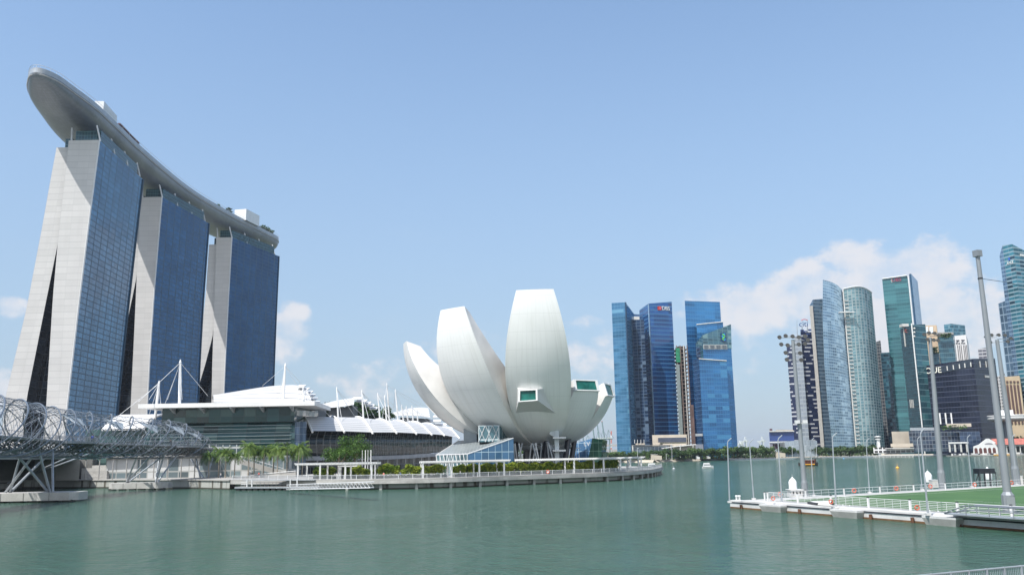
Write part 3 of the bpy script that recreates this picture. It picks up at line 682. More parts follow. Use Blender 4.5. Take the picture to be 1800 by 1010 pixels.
# glass entrance hall
pav_glass = facade('pavilion_glass', (.05, .15, .27), (.40, .52, .58), 9.0, 2.1, .02, .06, .22, .06, .35, jit=.03)
pav_pale = facade('pavilion_pale_glass', (.12, .20, .22), (.62, .66, .66), 9.0, 1.7, .03, .12, .3, .08, .2, jit=.03)
roof_mesh = facade('pavilion_roof', (.22, .25, .26), (.30, .33, .34), 1.0, 1.0, .12, .12, .12, .35, .3, jit=.01)
A_, B_, C_, E_, F_ = P(767, 799, 262), P(822, 797.5, 250), P(902.5, 769.5, 256), P(806, 774, 283), P(880, 768, 278)
ent = thing('entrance_hall', 'blue glass entrance hall with sloping grey roof under the lotus museum', 'glass hall', (A_.x, 262, DZ))
def base_(p): return Vector((p.x, p.y, DZ))
mb = MB(); mb.face((A_, B_, C_, F_, E_), [(p.x, p.y) for p in (A_, B_, C_, F_, E_)]); mb.build('roof', roof_mesh, ent, fix=False)
mb = MB(); mb.wall(base_(B_), base_(C_), C_-Vector((0, 0, .05)), B_-Vector((0, 0, .05))); mb.wall(base_(C_), base_(F_)+Vector((4, 0, 0)), F_, C_-Vector((0, 0, .05))); mb.build('front_glass', pav_glass, ent)
mb = MB(); mb.wall(base_(A_), base_(B_), B_-Vector((0, 0, .05)), A_-Vector((0, 0, .05))); mb.wall(base_(E_), base_(A_), A_-Vector((0, 0, .05)), E_); mb.build('side_glass', pav_pale, ent)
for k in range(9):
    p = A_.lerp(B_, k/8); q = base_(A_).lerp(base_(B_), min(1, (k+1.2)/8)); mb = MB(); mb.tube(p+Vector((-.1, -.25, 0)), q+Vector((-.1, -.25, 0)), .12, n=5); mb.build('post', white_steel, ent)
mb = MB(); mb.path([A_, B_, C_], .16, 5); mb.path([A_, E_], .16, 5); mb.build('eave_beam', white_steel, ent)
lan_glass = facade('lantern_glass', (.10, .20, .23), (.50, .58, .60), 4.2, 3.0, .08, .08, .3, .08, .3, jit=.03)
x0, x1, yb = P(841, 760, 266).x, P(878, 760, 266).x, 266
mb = MB(); z0, z1 = P(860, 776, 266).z, P(860, 747, 266).z; mb.prism([(x0, yb), (x1, yb), (x1+3, yb+10), (x0, yb+10)], z0, z1); mb.build('lantern', [lan_glass, grey], ent)
mb = MB()
for k in range(3):
    xa, xb = lerp(x0, x1, k/3), lerp(x0, x1, (k+1)/3)
    for (u, v) in (((xa, z0), (xb, z1)), ((xb, z0), (xa, z1))): mb.tube((u[0], yb-.15, u[1]), (v[0], yb-.15, v[1]), .09, n=4)
mb.build('lantern_bracing_frame', white_steel, ent)
mb = MB(); x2 = P(815, 765, 276).x; x3 = P(838, 765, 276).x; mb.prism([(x2, 276), (x3, 276), (x3, 286), (x2, 286)], P(820, 780, 276).z, P(820, 753, 276).z); mb.build('plant_box', [mat('box_grey', (.30, .33, .35), .5), grey], ent)

# ------------------------------------------------------------------ faceted glass pavilion on the water beyond the museum
cp = thing('crystal_pavilion', 'faceted blue and green glass pavilion on the water beyond the lotus museum', 'pavilion', P(1030, 800, 330))
cpb = facade('crystal_blue', (.10, .22, .38), (.30, .42, .50), 3.0, 2.6, .05, .05, .25, .06, .35, jit=.05)
cpg = facade('crystal_green', (.015, .085, .055), (.09, .17, .13), 3.0, 2.2, .06, .06, .4, .06, .2, jit=.04)
f = [P(1003, 807, 328), P(1029, 807, 326), P(1041, 770, 326), P(1006, 780, 330)]; bk = [p+Vector((4, 22, 0)) for p in f]
for q in (f, bk): q[0].z = q[1].z = DZ-1
mb = MB(); mb.face(f, [(p.x, p.z) for p in f]); mb.face((f[0], f[3], bk[3], bk[0]), [(0, 0), (0, 8), (22, 8), (22, 0)]); mb.face((f[3], f[2], bk[2], bk[3])); mb.face(bk); mb.build('blue_crystal', cpb, cp, fix=False)
f2 = [P(1029.2, 807, 325.5), P(1053, 807, 328), P(1059.5, 772, 328), P(1041, 769.5, 325.5)]; bk = [p+Vector((4, 22, 0)) for p in f2]
for q in (f2, bk): q[0].z = q[1].z = DZ-1
mb = MB(); mb.face(f2, [(p.x, p.z) for p in f2]); mb.face((f2[1], bk[1], bk[2], f2[2]), [(0, 0), (22, 0), (22, 8), (0, 8)]); mb.face((f2[3], f2[2], bk[2], bk[3])); mb.face(bk); mb.build('green_crystal', cpg, cp, fix=False)
mb = MB(); mb.face((P(1053, 793, 335), P(1066, 793, 335), P(1071, 792, 350), P(1056, 790, 350))); a, q = P(1054, 793.5, 336), P(1067, 793.5, 336); mb.prism([(a.x, 336), (q.x, 336), (q.x+2, 350), (a.x+2, 350)], 1.0, a.z-.1); mb.build('low_wing', [cpg, grey], cp)
sign_text('sign_lettering', 'LV', cp, P(1031.5, 780, 325.2), (1, -.05), 2.2, white, .1)
mb = MB(); px0, px1 = P(1003, 795, 324).x, P(1018, 795, 324).x
for k in range(4): x = lerp(px0, px1, k/3); mb.tube((x, 324, 1), (x, 324, P(1010, 787, 324).z), .1, n=5)
mb.tube((px0-.4, 324, P(1010, 787, 324).z), (px1+.6, 324, P(1010, 787, 324).z), .14, n=5); mb.build('porch_frame', white_steel, cp)

# ------------------------------------------------------------------ shopping mall
hall_glass = facade('mall_hall_glass', (.022, .055, .05), (.018, .03, .03), 2.6, 4.2, .05, .03, .5, .07, .15, (.06, .10, .09), .12, .05)
hall_low = facade('mall_low_glass', (.03, .085, .085), (.012, .022, .024), 2.5, 5.2, .10, .025, .5, .08, .15, (.09, .16, .15), .14, .06)
vault_glass = facade('mall_vault_glass', (.014, .022, .024), (.17, .18, .18), 2.1, 3.3, .05, .05, .5, .1, .1, (.03, .045, .05), .2, .06)
slat_white = facade('slatted_roof', (.55, .55, .545), (.27, .275, .28), 1.5, 400, .22, .0, .03, .45, 0, jit=0, frough=.6)
hall = thing('mall_hall', 'big dark glass mall hall with flat white canopy roof and hanging louvres', 'mall', P(400, 800, 318))
xl, xr = P(285, 730, 318).x, P(517.5, 730, 318).x; zt, zm = P(400, 714, 318).z, P(400, 742, 318).z
mb = MB(); mb.prism([(xl, 318), (xr, 318), (xr+1, 352), (xl, 352)], zm, zt); mb.build('upper_storey', [hall_glass, grey], hall)
xl2, xr2 = P(255, 790, 320).x, P(519, 780, 320).x
def low(u, v):
    z = lerp(DZ+5, zm-.1, v); return (lerp(xl2, xr2, u), 321 - 2.2*math.sin(math.pi*min(1, v*1.05)*.9) , z)
mb = MB(); mb.grid(low, 1, 10, uv=lambda u, v: (u*(xr2-xl2), v*(zm-DZ-5))); mb.prism([(xl2, 322.5), (xr2, 322.5), (xr2, 352), (xl2, 352)], DZ+4.9, zm-.2); mb.build('lower_glass', [hall_low, grey], hall)
for k in range(7):
    z = zm - 1.2 - k*1.25; mb = MB(); mb.box(((xl2+xr2)/2, 318.1, z), ((xr2-xl2)*.96, .7, .12)); mb.build('louvre', mat('louvre_metal', (.30, .36, .36), .4, .3), hall)
def corner(u, v):
    a = R(-100+u*115); z = lerp(DZ+4, zm-.1, v); return (xr2 + .4 + 3.2*math.cos(a)*.9, 322.5 + 3.4*math.sin(a), z)
mb = MB(); mb.grid(corner, 8, 4, uv=lambda u, v: (u*8, v*15)); mb.build('corner_glass', facade('corner_blue', (.08, .13, .20), (.12, .16, .2), 2.6, 2.2, .06, .05, .3, .1, .2), hall, smooth=60)
cxl, cxr = P(243, 710, 313).x, P(553, 712, 313).x; zc0, zc1 = P(400, 716, 313).z, P(400, 707, 313).z
mb = MB(); mb.prism([(cxl, 313), (cxr, 313), (cxr-2, 350), (cxl+2, 350)], zc0+.3, zc1); cn = mb.build('canopy', white, hall)
for k in range(5):
    x = lerp(cxl, cxr, .18+.17*k); mb = MB(); mb.prism([(x-.3, 313.4), (x+.3, 313.4), (x+.3, 318), (x-.3, 318)], [zc0-.1, zc0-.1, zc0-1.6, zc0-1.6], zc0+.38); mb.build('bracket', grey, hall)
# ground storey: white shopfronts, ramp
shop = facade('shopfront', (.14, .18, .19), (.30, .31, .30), 4.4, 3.6, .10, .10, .35, .25, .05, (.50, .51, .51), .22, .02)
sf = thing('shop_pavilion', 'low pale shopfront block with white panels behind the palm row', 'shop', P(300, 820, 303))
xa, xb, xc = P(186, 820, 303).x, P(360, 820, 303).x, P(506, 820, 300).x
mb = MB(); mb.prism([(xa, 303), (xb, 301), (xc, 299), (xc, 318), (xa, 318)], DZ, P(300, 803, 303).z); mb.build('wall', [shop, pale_conc], sf)
mb = MB(); z = P(300, 803, 303).z; mb.prism([(xa-1, 301), (xb, 299.5), (xb, 316), (xa-1, 316)], z+.05, z+.6); mb.build('roof_edge', pale_conc, sf)
xd, xe = P(368, 800, 312).x, P(441, 800, 312).x; mb = MB(); mb.prism([(xd, 311), (xe, 311), (xe, 316.5), (xd, 316.5)], z+.6, P(400, 781, 311).z); mb.build('upper_block', [facade('link_glass', (.06, .09, .10), (.33, .35, .35), 6, 2.4, .12, .12, .3, .1, .1), pale_conc], sf)
rp = thing('stair_ramp', 'grey stair ramp with solid side rail descending behind the palms', 'stairs', P(500, 825, 297))
mb = MB(); a, q = P(424, 806, 298), P(500, 828, 296)
mb.prism([(a.x, 298), (q.x, 296), (q.x, 294.5), (a.x, 296.5)][::-1], [a.z-1.6, q.z-1.6, q.z-1.6, a.z-1.6], [a.z, q.z, q.z, a.z]); mb.build('flight', pale_conc, rp)
mb = MB(); o = Vector((0, -1.6, .1)); mb.path([a+o+Vector((0, 0, .9)), q+o+Vector((0, 0, .9))], .07, 4)
for k in range(14): p = a.lerp(q, k/13)+o; mb.tube(p, p+Vector((0, 0, .9)), .035, n=4)
mb.build('handrail', white_steel, rp)
rp2 = thing('access_ramp', 'long low white ramp rising gently from the quay to the pergola', 'ramp', P(430, 833, 283))
mb = MB(); a, q = P(440, 834.5, 284), P(520, 827, 280); mb.prism([(a.x, 284), (q.x, 280), (q.x, 282), (a.x, 286)], DZ, [a.z-.25, q.z-.25, q.z-.25, a.z-.25]); mb.build('slope', pale_conc, rp2)
mb = MB(); mb.path([a+Vector((0, -.1, 0)), q+Vector((0, -.1, 0))], .12, 4); mb.build('kerb', white_steel, rp2)

tb = thing('terrace_steps', 'grey stepped terrace beside the road bridge end behind the footbridge legs', 'steps', P(165, 830, 300))
for k in range(5):
    a, q = P(143, 830, 298+k*2), P(188, 830, 298+k*2); mb = MB(); mb.prism([(a.x, 298+k*2), (q.x, 298+k*2), (q.x, 300+k*2), (a.x, 300+k*2)], DZ, DZ+.9*(k+1)); mb.build('step', concrete, tb)
a, q = P(140, 830, 310), P(200, 830, 310); mb = MB(); mb.prism([(a.x, 310), (q.x, 310), (q.x, 316), (a.x, 316)], DZ, 9.5); mb.build('back_wall', [hall_low, concrete], tb)
for k in range(9):
    p = P(150+k*24, 830, 292); th = thing('plaza_column', f'slim grey quay column behind the footbridge, {nth(k+1)} from the road bridge', 'column', (p.x, 292, DZ), 'slim columns on the quay'); mb = MB(); mb.tube((p.x, 292, DZ), (p.x, 292, DZ+6.2), .2, n=8); mb.build('shaft', pale_conc, th); mb = MB(); mb.lathe([(.2, 0), (.5, .35)], (p.x, 292, DZ+6.2), 8); mb.build('capital', pale_conc, th)

# small arched white roof beside the hall
ar = thing('arched_roof', 'small arched white roof between the bridge and the glass hall', 'roof', P(230, 745, 330))
def arch(u, v):
    a0, a1 = P(178, 754, 318), P(252, 752, 318); b0, b1 = P(228, 729.5, 345), P(290, 727, 345)
    p = a0.lerp(a1, u); q = b0.lerp(b1, u); r = p.lerp(q, v); r.z += 2.2*math.sin(math.pi*v)*(1-.3*u); return r
mb = MB(); mb.grid(arch, 6, 12, uv=lambda u, v: (u*12, v*22)); mb.grid(lambda u, v: Vector(arch(u, v))-Vector((0, 0, .5)), 6, 12); mb.build('shell', white, ar, smooth=60)
mb = MB(); mb.path([Vector(arch(1, k/12))-Vector((-.1, 0, .25)) for k in range(13)], .5, 5); mb.build('edge_rib', white_steel, ar)
mb = MB(); c0, c1 = P(150, 760, 326), P(285, 760, 326); mb.prism([(c0.x, 326), (c1.x, 326), (c1.x, 345), (c0.x, 345)], DZ, P(285, 752, 326).z); mb.build('wall', hall_low, ar)

# long glass vault and its white slatted canopy
vt = thing('mall_vault', 'long dark glass barrel vault under a white slatted canopy', 'mall', P(650, 800, 350))
VB = [P(520, 801, 328), P(600, 801, 346), P(680, 800, 372), P(740, 797, 398), P(795, 793, 428)]
VBs = catmull(VB, 8)
def vault(u, v):
    p = pl(VBs, u); zt_ = lerp(21.0, 20.5, u); z = lerp(p.z, zt_, v)
    k = 2.6*math.sin(math.pi*min(1, v*.9+.06)) - 7.5*max(0, v-.45)**1.6*2.2
    return (p.x - k*.35*0, p.y - k, z)
vl = sum((b-a).length for a, b in zip(VBs, VBs[1:]))
mb = MB(); mb.grid(vault, 40, 14, uv=lambda u, v: (u*vl, v*19)); mb.build('vault_glass', vault_glass, vt, smooth=60)
for i in range(34):
    mb = MB(); mb.path([Vector(vault(i/33, k/10))+Vector((0, -.12, 0)) for k in range(10)], .07, 4); mb.build('rib', mat('rib_grey', (.30, .31, .31), .4), vt)
mb = MB()
for a, b in zip(VBs, VBs[1:]): mb.prism([(a.x, a.y-2.6), (b.x, b.y-2.6), (b.x, b.y+1), (a.x, a.y+1)], a.z-1.6, a.z-.1)
mb.build('fascia', mat('fascia_grey', (.28, .29, .31), .5), vt)
mb = MB()
for a, b in zip(VBs, VBs[1:]): mb.wall((a.x, a.y+1.2, DZ), (b.x, b.y+1.2, DZ), (b.x, b.y+1.2, b.z-1.6), (a.x, a.y+1.2, a.z-1.6))
mb.build('shop_front', facade('dark_shops', (.02, .022, .026), (.12, .12, .12), 5, 4, .1, .08, .6, .15, .05, (.10, .085, .07), .25), vt)
for i in range(16):
    p = pl(VBs, (i+.5)/16); mb = MB(); mb.tube((p.x, p.y-1.6, DZ), (p.x, p.y-1.6, p.z-1.5), .35, n=8); mb.build('column', pale_conc, vt)
RR = [(528, 732), (580.6, 733), (625, 733.5), (661, 738), (691, 740), (718, 742), (742, 745), (775, 752)]
FF = [(548, 757), (604, 757.5), (653.5, 759.5), (695.4, 759.5), (730, 761), (757, 762.5), (779, 764), (806, 769)]
YF = [325, 338, 352, 367, 382, 396, 410, 428]
Fp = [P(*p, y) for p, y in zip(FF, YF)]; Rp = [P(*p, y+17) for p, y in zip(RR, YF)]
def can(i, v):
    p = Fp[i].lerp(Rp[i], v); p.z += 2.0*math.sin(math.pi*v); p.y -= 1.0*math.sin(math.pi*v); return p
mb = MB(); n_ = len(Fp)-1
mb.grid(lambda u, v: can(round(u*n_), v), n_, 12, uv=lambda u, v: (u*90, v*20)); mb.build('canopy', slat_white, vt, smooth=50)
for i in range(n_+1):
    mb = MB(); mb.path([can(i, -.06+k*1.06/10)+Vector((0, -.25, .25)) for k in range(11)], .42, 5); mb.build('canopy_beam', white, vt)

# curved white shell roofs behind
def shell_roof(label, ridge, eave, Yr, Ye, bulge, slats, tips):
    th = thing('shell_roof', label, 'roof', P(*eave[0], Ye), 'curved white mall roofs')
    rg_ = catmull([P(x, y, Yr) for x, y in ridge], 6); ev = catmull([P(x, y, Ye) for x, y in eave], 6); n = len(rg_)-1
    def f(u, v):
        p = ev[round(u*n)].lerp(rg_[round(u*n)], v); p.z += bulge*math.sin(math.pi*v); return p
    mb = MB(); mb.grid(f, n, 14, uv=lambda u, v: (u*60, v*slats*1.5)); mb.build('shell', slat_white, th, smooth=50)
    for k, (a, b) in enumerate(tips):
        mb = MB(); p, q = P(*a, (Yr+Ye)/2+k*2.0), P(*b, (Yr+Ye)/2+k*2.0); d = (q-p); mb.box((p+q)/2, (d.length, 5.0, .45), math.atan2(d.y, d.x), rx=.25); mb.build('roof_slat', white, th)
    mb = MB(); e0, e1 = ev[0], ev[-1]; mb.prism([(e0.x+3, Ye+3), (e1.x-1, Ye+3), (e1.x-1, Yr-4), (e0.x+10, Yr-4)], DZ, [e0.z-.5, e1.z-.3, e1.z-.3, e0.z-.5]); mb.build('wall', mat('plant_dark', (.10, .11, .12), .6), th)
shell_roof('large curved white slatted roof swelling behind the flat canopy', [(372, 702), (420, 689), (470, 679), (510, 676), (528, 677)], [(376, 707), (430, 708), (480, 709), (520, 711), (551, 714)], 385, 352, 2.5, 7,
           [((524, 678), (536, 679)), ((527, 683), (543, 684)), ((530, 688), (549, 690)), ((534, 694), (553, 696)), ((538, 700), (557, 702)), ((541, 706), (561, 708))])
shell_roof('middle white slatted roof shell with trees tucked under it', [(561, 713), (590, 704), (612, 700), (624, 699)], [(564, 717), (585, 716), (605, 714), (622, 711)], 430, 410, 1.2, 6,
           [((620, 699), (636, 701)), ((628, 703), (645, 705)), ((636, 707), (652, 709)), ((644, 712), (658, 713)), ((650, 716), (663, 718))])
shell_roof('small white slatted roof shell close beside the lotus museum', [(688, 727), (715, 718), (735, 715.5), (752, 716)], [(692, 731), (715, 730), (738, 731), (756, 734)], 480, 460, 1.2, 7,
           [((735, 738), (775, 741)), ((742, 743), (785, 749)), ((752, 749), (795, 757)), ((762, 730), (772, 733))])
rt2 = make_tree('roof_garden_tree', '', 9, 10, 6.5, 12, 70, 1.1, leaf_roof, rng, group='trees between the mall roofs', trunk_r=.25)
gs = [(582, 738, 432), (596, 736, 436), (611, 738, 434), (628, 736, 440), (645, 740, 444), (662, 741, 446), (680, 742, 452), (574, 740, 428)]
gs.sort()
for i, (x, y, Yt) in enumerate(gs):
    p = P(x, y+6, Yt); lb = f'bushy tree between the mall roof shells, {nth(i+1)} counted from the glass hall'
    (place(rt2, p, i*1.3, .95, lb) if i == 0 else copy_tree(rt2, p, i*1.3, rng.uniform(.8, 1.15), lb))
mb = MB(); a, q = P(560, 736, 425), P(700, 742, 455); mb.prism([(a.x, 425), (q.x, 445), (q.x, 470), (a.x, 455)], DZ, a.z-.4)
prop(mb.build('roof_terrace', [mat('plant_dark', (.10, .11, .12), .6)], loc=(a.x, 425, DZ)), 'dark planted roof terrace between the white mall roof shells', 'terrace')

# masts with stay cables
def mast(label, base, top, Ym, cables, r=.38):
    p, q = P(*base, Ym), P(*top, Ym); th = thing('roof_mast', label, 'mast', p, 'white masts on the mall roofs')
    mb = MB(); mb.path([p-Vector((0, 0, 2)), p.lerp(q, .5), q], [r, r*1.1, r*.7], 8); mb.lathe([(r*.9, 0), (r*.25, 1.2)], q, 8); mb.build('pole', white, th, smooth=40)
    for (x, y, dY) in cables:
        mb = MB(); mb.tube(q, P(x, y, Ym+dY), .085, n=4); mb.build('stay_cable', white_steel, th)
mast('tallest white mast over the glass hall, its cables meeting at the tip', (316, 703), (317, 637), 322, [(243, 706, -14), (294, 702, 6), (365, 695, 18), (283, 728, 10), (320, 702, 8)], .55)
mast('shorter white mast beside the tall one over the glass hall', (273, 727), (279.5, 674), 330, [(195, 741, -2), (262, 702, -4), (263, 726, 12), (259, 738, -2), (283, 722, 6), (284, 725, 2)], .5)
mast('white mast in front of the large curved roof shell', (497, 708), (501.5, 643), 335, [(461, 678, 40), (487, 706, 6), (530, 690, 25), (531, 676, 30), (491, 708, -14)], .5)
mast('white mast rising at the edge of the large roof shell', (534.5, 732), (533, 681), 342, [(522, 706, -6), (560, 733, 10), (581, 733, 12), (553, 703, 30), (527, 731, -10)], .45)
for i, (b_, t_, Ym, cb) in enumerate([((595, 734), (592, 684), 356, [(625, 733, 14), (640, 733, 20), (604, 756, -14), (607, 706, 60)]), ((639.5, 736), (636, 689), 370, [(661, 738, 12), (690, 740, 20), (654, 758, -14), (655, 712, 60)]),
      ((668.5, 738), (664, 694), 384, [(691, 740, 10), (718, 742, 20), (695, 759, -14)]), ((680, 738), (676, 698), 392, [(700, 741, 14), (725, 743, 20)]), ((685, 738), (680, 676.5), 420, [(672, 736, -10), (742, 711, 20)]),
      ((700.5, 740), (695, 688), 402, [(692, 717, 10), (738, 715, 25), (718, 742, 8)]), ((710, 741), (706, 715), 410, [(730, 745, 12)]), ((718, 741), (714, 717), 425, [(742, 745, 12)]), ((727, 742), (724, 716), 435, [(760, 748, 12)]), ((735, 743), (733, 722), 440, [(775, 752, 12)])]):
    mast(f'slim white mast on the slatted canopy, {nth(i+1)} counted from the glass hall towards the museum', b_, t_, Ym, cb, .34)
# ------------------------------------------------------------------ double-helix footbridge
AXP = [Vector((-83, 95, 0)), Vector((-92, 135, 0)), P(0, 800, 170), P(77, 800, 198), P(147, 800, 222), P(245, 800, 252), P(318, 800, 280), P(368, 800, 305)]
for p in AXP: p.z = 0
AX = catmull(AXP, 14)
al = [0]
for a, b in zip(AX, AX[1:]): al.append(al[-1]+(b-a).length)
BL = al[-1]
def bax(s):
    s = min(max(s, 0), BL-1e-4)
    for j in range(len(al)-1):
        if s <= al[j+1]:
            p = AX[j].lerp(AX[j+1], (s-al[j])/(al[j+1]-al[j])); d = (AX[min(j+2, len(AX)-1)]-AX[max(j-1, 0)]).normalized(); return p, d, Vector((d.y, -d.x, 0))
def bz(s): return 15.4 - .9*(s/BL)
def taper(s): return 1.0 if s < BL-30 else max(.42, 1-(s-(BL-30))/30*.58)
hb = thing('helix_bridge', 'curved steel footbridge wrapped in a tangled double helix of tubes', 'footbridge', (AX[40].x, AX[40].y, 0))
def helix(s0, s1, ph, pitch, r, hand, step=1.2):
    pts = []; s = s0
    while s <= s1:
        p, d, n = bax(s); a = ph + hand*2*math.pi*s/pitch; k = r*taper(s); z = bz(s) - (1-taper(s))*3.5
        pts.append(Vector((p.x, p.y, z)) + n*(k*math.cos(a)) + Vector((0, 0, k*math.sin(a)))); s += step
    return pts
tubem = mat('helix_tube', (.21, .235, .265), .3, metal=.55, var=.1)
for k in range(5):
    mb = MB(); mb.path(helix(0, BL, k*2*math.pi/5, 58, 5.7, 1), .16, 6); mb.build('outer_helix_tube', tubem, hb, smooth=60)
for k in range(5):
    mb = MB(); mb.path(helix(0, BL, k*2*math.pi/5+.5, 58, 4.5, -1), .085, 5); mb.build('inner_helix_tube', tubem, hb, smooth=60)
mb = MB()
for k in range(11): mb.path(helix(0, BL-4, k*2*math.pi/11, 34, 5.5, -1, 1.1), .04, 3, cap=False)
for k in range(11): mb.path(helix(0, BL-4, k*2*math.pi/11+.2, 40, 5.4, 1, 1.1), .035, 3, cap=False)
mb.build('tie_rod_mesh', steel, hb, fix=False)
rb = random.Random(3)
s = 2.0                                     # short struts joining the two helices
while s < BL-6:
    mb = MB()
    for k in range(5):
        a = k*2*math.pi/5 + 2*math.pi*s/58; p, d, n = bax(s); kk = taper(s); z = bz(s)-(1-kk)*3.5
        q0 = Vector((p.x, p.y, z)) + n*5.7*kk*math.cos(a) + Vector((0, 0, 5.7*kk*math.sin(a)))
        for da in (-.5, .5):
            p2, d2, n2 = bax(s+rb.uniform(1.5, 3)); z2 = bz(s)-(1-kk)*3.5
            mb.tube(q0, Vector((p2.x, p2.y, z2)) + n2*4.5*kk*math.cos(a+da) + Vector((0, 0, 4.5*kk*math.sin(a+da))), .045, n=3)
    s += 4.4; mb.build('strut_ring', galv, hb, fix=False)
# deck with edge beams, balustrade and dark truss beneath
mb = MB(); ns = 60; lo, hi = [], []
pr = []
for i in range(ns+1):
    s = BL*i/ns; p, d, n = bax(s); z = bz(s)-2.0 - (0 if s < BL-30 else (s-BL+30)/30*.6); pr.append((p, n, z))
for (p, n, z), (p2, n2, z2) in zip(pr, pr[1:]):
    a, b, c_, d_ = p-n*3, p+n*3, p2+n2*3, p2-n2*3
    mb.prism(xy([a, b, c_, d_]), z-.45, z)
mb.build('deck', [galv, mat('deck_dark', (.12, .12, .13), .7)], hb)
for sg in (-1, 1):
    mb = MB(); mb.path([Vector((p.x, p.y, z-.1))+n*3.1*sg for p, n, z in pr], .2, 5); mb.path([Vector((p.x, p.y, z+1.1))+n*3.0*sg for p, n, z in pr], .05, 4)
    for i in range(150):
        s = BL*i/149; p, d, n = bax(s); z = bz(s)-2.0; q = Vector((p.x, p.y, z))+n*3.0*sg; mb.tube(q, q+Vector((0, 0, 1.1)), .03, n=4)
    mb.build('balustrade', steel, hb)
mb = MB()
for sg in (-1, 0, 1):
    mb.path([Vector((p.x, p.y, z-2.3))+n*2.2*sg for p, n, z in pr], .16, 5)
for i in range(len(pr)-1):
    (p, n, z), (p2, n2, z2) = pr[i], pr[i+1]
    for sg in (-1, 1):
        mb.tube(Vector((p.x, p.y, z-.4))+n*2.8*sg, Vector((p2.x, p2.y, z2-2.3))+n2*2.2*sg, .09, n=4); mb.tube(Vector((p.x, p.y, z-2.3))+n*2.2*sg, Vector((p2.x, p2.y, z2-.4))+n2*2.8*sg, .09, n=4)
    mb.tube(Vector((p.x, p.y, z-2.3))-n*2.2, Vector((p.x, p.y, z-2.3))+n*2.2, .08, n=4); mb.tube(Vector((p.x, p.y, z-2.3))-n*2.2, Vector((p2.x, p2.y, z2-2.3))+n2*2.2, .07, n=4)
    mb.tube(Vector((p.x, p.y, z-.45))-n*3, Vector((p.x, p.y, z-2.3)), .09, n=4); mb.tube(Vector((p.x, p.y, z-.45))+n*3, Vector((p.x, p.y, z-2.3)), .09, n=4)
mb.build('under_truss_mesh', mat('truss_dark', (.10, .11, .11), .5, .2), hb, fix=False)
def s_near(px, Y):
    q = P(px, 800, Y); return min(range(0, int(BL)), key=lambda s: (bax(s)[0]-Vector((q.x, q.y, 0))).length)
for (px, Y, rl_) in ((112, 208, 8.5), (297, 276, 7.0)):
    s = s_near(px, Y); p, d, n = bax(s); z = bz(s)-2.0; c_ = p+n*3.6; mb = MB(); K = 28
    ring = [c_+d*(rl_*math.cos(2*math.pi*k/K))+n*(3.6*math.sin(2*math.pi*k/K)) for k in range(K)]
    mb.prism(xy(ring), z-.55, z-.02, 0, 1); pod = mb.build('viewing_pod', [steel, deckm], hb)
    mb = MB(); mb.path([r+Vector((0, 0, z+1.1)) for r in ring+[ring[0]]], .06, 4)
    for r in ring: mb.tube(r+Vector((0, 0, z)), r+Vector((0, 0, z+1.1)), .035, n=4)
    mb.build('pod_railing', steel, pod)
    mb = MB(); cz = Vector((p.x, p.y, z-2.2))
    for k in range(0, K//2+1, 2): mb.tube(cz+n*2, ring[k]+Vector((0, 0, z-.55)), .1, n=4)
    mb.build('pod_bracket_frame', mat('truss_dark', (.10, .11, .11)), pod)
# canopy panels inside the helix
for k, s in enumerate([BL-18, BL-34, BL-52, BL-72, BL-95]):
    p, d, n = bax(s); kk = taper(s); z = bz(s)-(1-kk)*3.5; mb = MB()
    q = [Vector((p.x, p.y, z+4.4*kk))-d*3.5, Vector((p.x, p.y, z+3.4*kk))+d*3.5+n*2.6*kk, Vector((p.x, p.y, z+1.2*kk))+d*1+n*4.0*kk]
    mb.face(q); mb.face([x-Vector((0, 0, .06)) for x in q[::-1]]); mb.build('canopy_panel', mat('canopy_mesh', (.40, .45, .48), .4, .2), hb, fix=False)
# pontoon foundations with splayed legs
cap_m = mat('pontoon_concrete', (.42, .415, .40), .7, var=.12, scale=.5, fine=.2)
def pier(label, c_px, Yc, lx, ly, s, legs):
    c0 = G(*c_px); p, d, n = bax(s)
    th = thing('bridge_pontoon', label, 'pontoon', (c0.x, c0.y, 0), 'concrete pontoons carrying the helix bridge')
    mb = MB(); k = 1.4
    pl8 = [(-lx/2+k, -ly/2), (lx/2-k, -ly/2), (lx/2, -ly/2+k), (lx/2, ly/2-k), (lx/2-k, ly/2), (-lx/2+k, ly/2), (-lx/2, ly/2-k), (-lx/2, -ly/2+k)]
    a = .06
    poly = [(c0.x+x*math.cos(a)-y*math.sin(a), c0.y+ly/2+x*math.sin(a)+y*math.cos(a)) for x, y in pl8]
    mb.prism(poly, .35, 2.0); mb.build('cap', cap_m, th)
    for f in (-.42, -.25, -.08, .08, .25, .42):
        mb = MB(); mb.box((c0.x+lx*f*math.cos(a), c0.y+ly/2-ly*.36+lx*f*math.sin(a), -.1), (lx*.1, ly*.2, 1.1)); mb.build('pile', mat('wet_pile', (.04, .04, .035), .6), th)
    for f in (-.22, 0, .25):
        mb = MB(); mb.box((c0.x+lx*f*math.cos(a), c0.y-.03+lx*f*math.sin(a), 1.15), (.06, .1, 1.6)); mb.build('joint_groove', mat('groove', (.16, .16, .15)), th)
    for (bx, tx, ds) in legs:
        bb = Vector((c0.x+bx, c0.y+ly/2, 2.0)); pt_, dd, nn = bax(s+ds); tt = Vector((pt_.x, pt_.y, bz(s)-4.2))+nn*tx; mb = MB(); mb.tube(bb, tt, .26, .26, 8); mb.build('leg', galv, th, smooth=40)
    return th
s1 = s_near(60, 193); s2 = s_near(240, 262)
pier('grey octagonal pontoon in the shade under the bridge, cropped by the photo edge', (40, 883), 193, 21, 7.5, s1, [(3.2, -2, -9), (3.6, 2, -6), (4.2, 2.4, 3), (-5, -2, -3), (-5, 2, 4), (-6, 2, -7)])
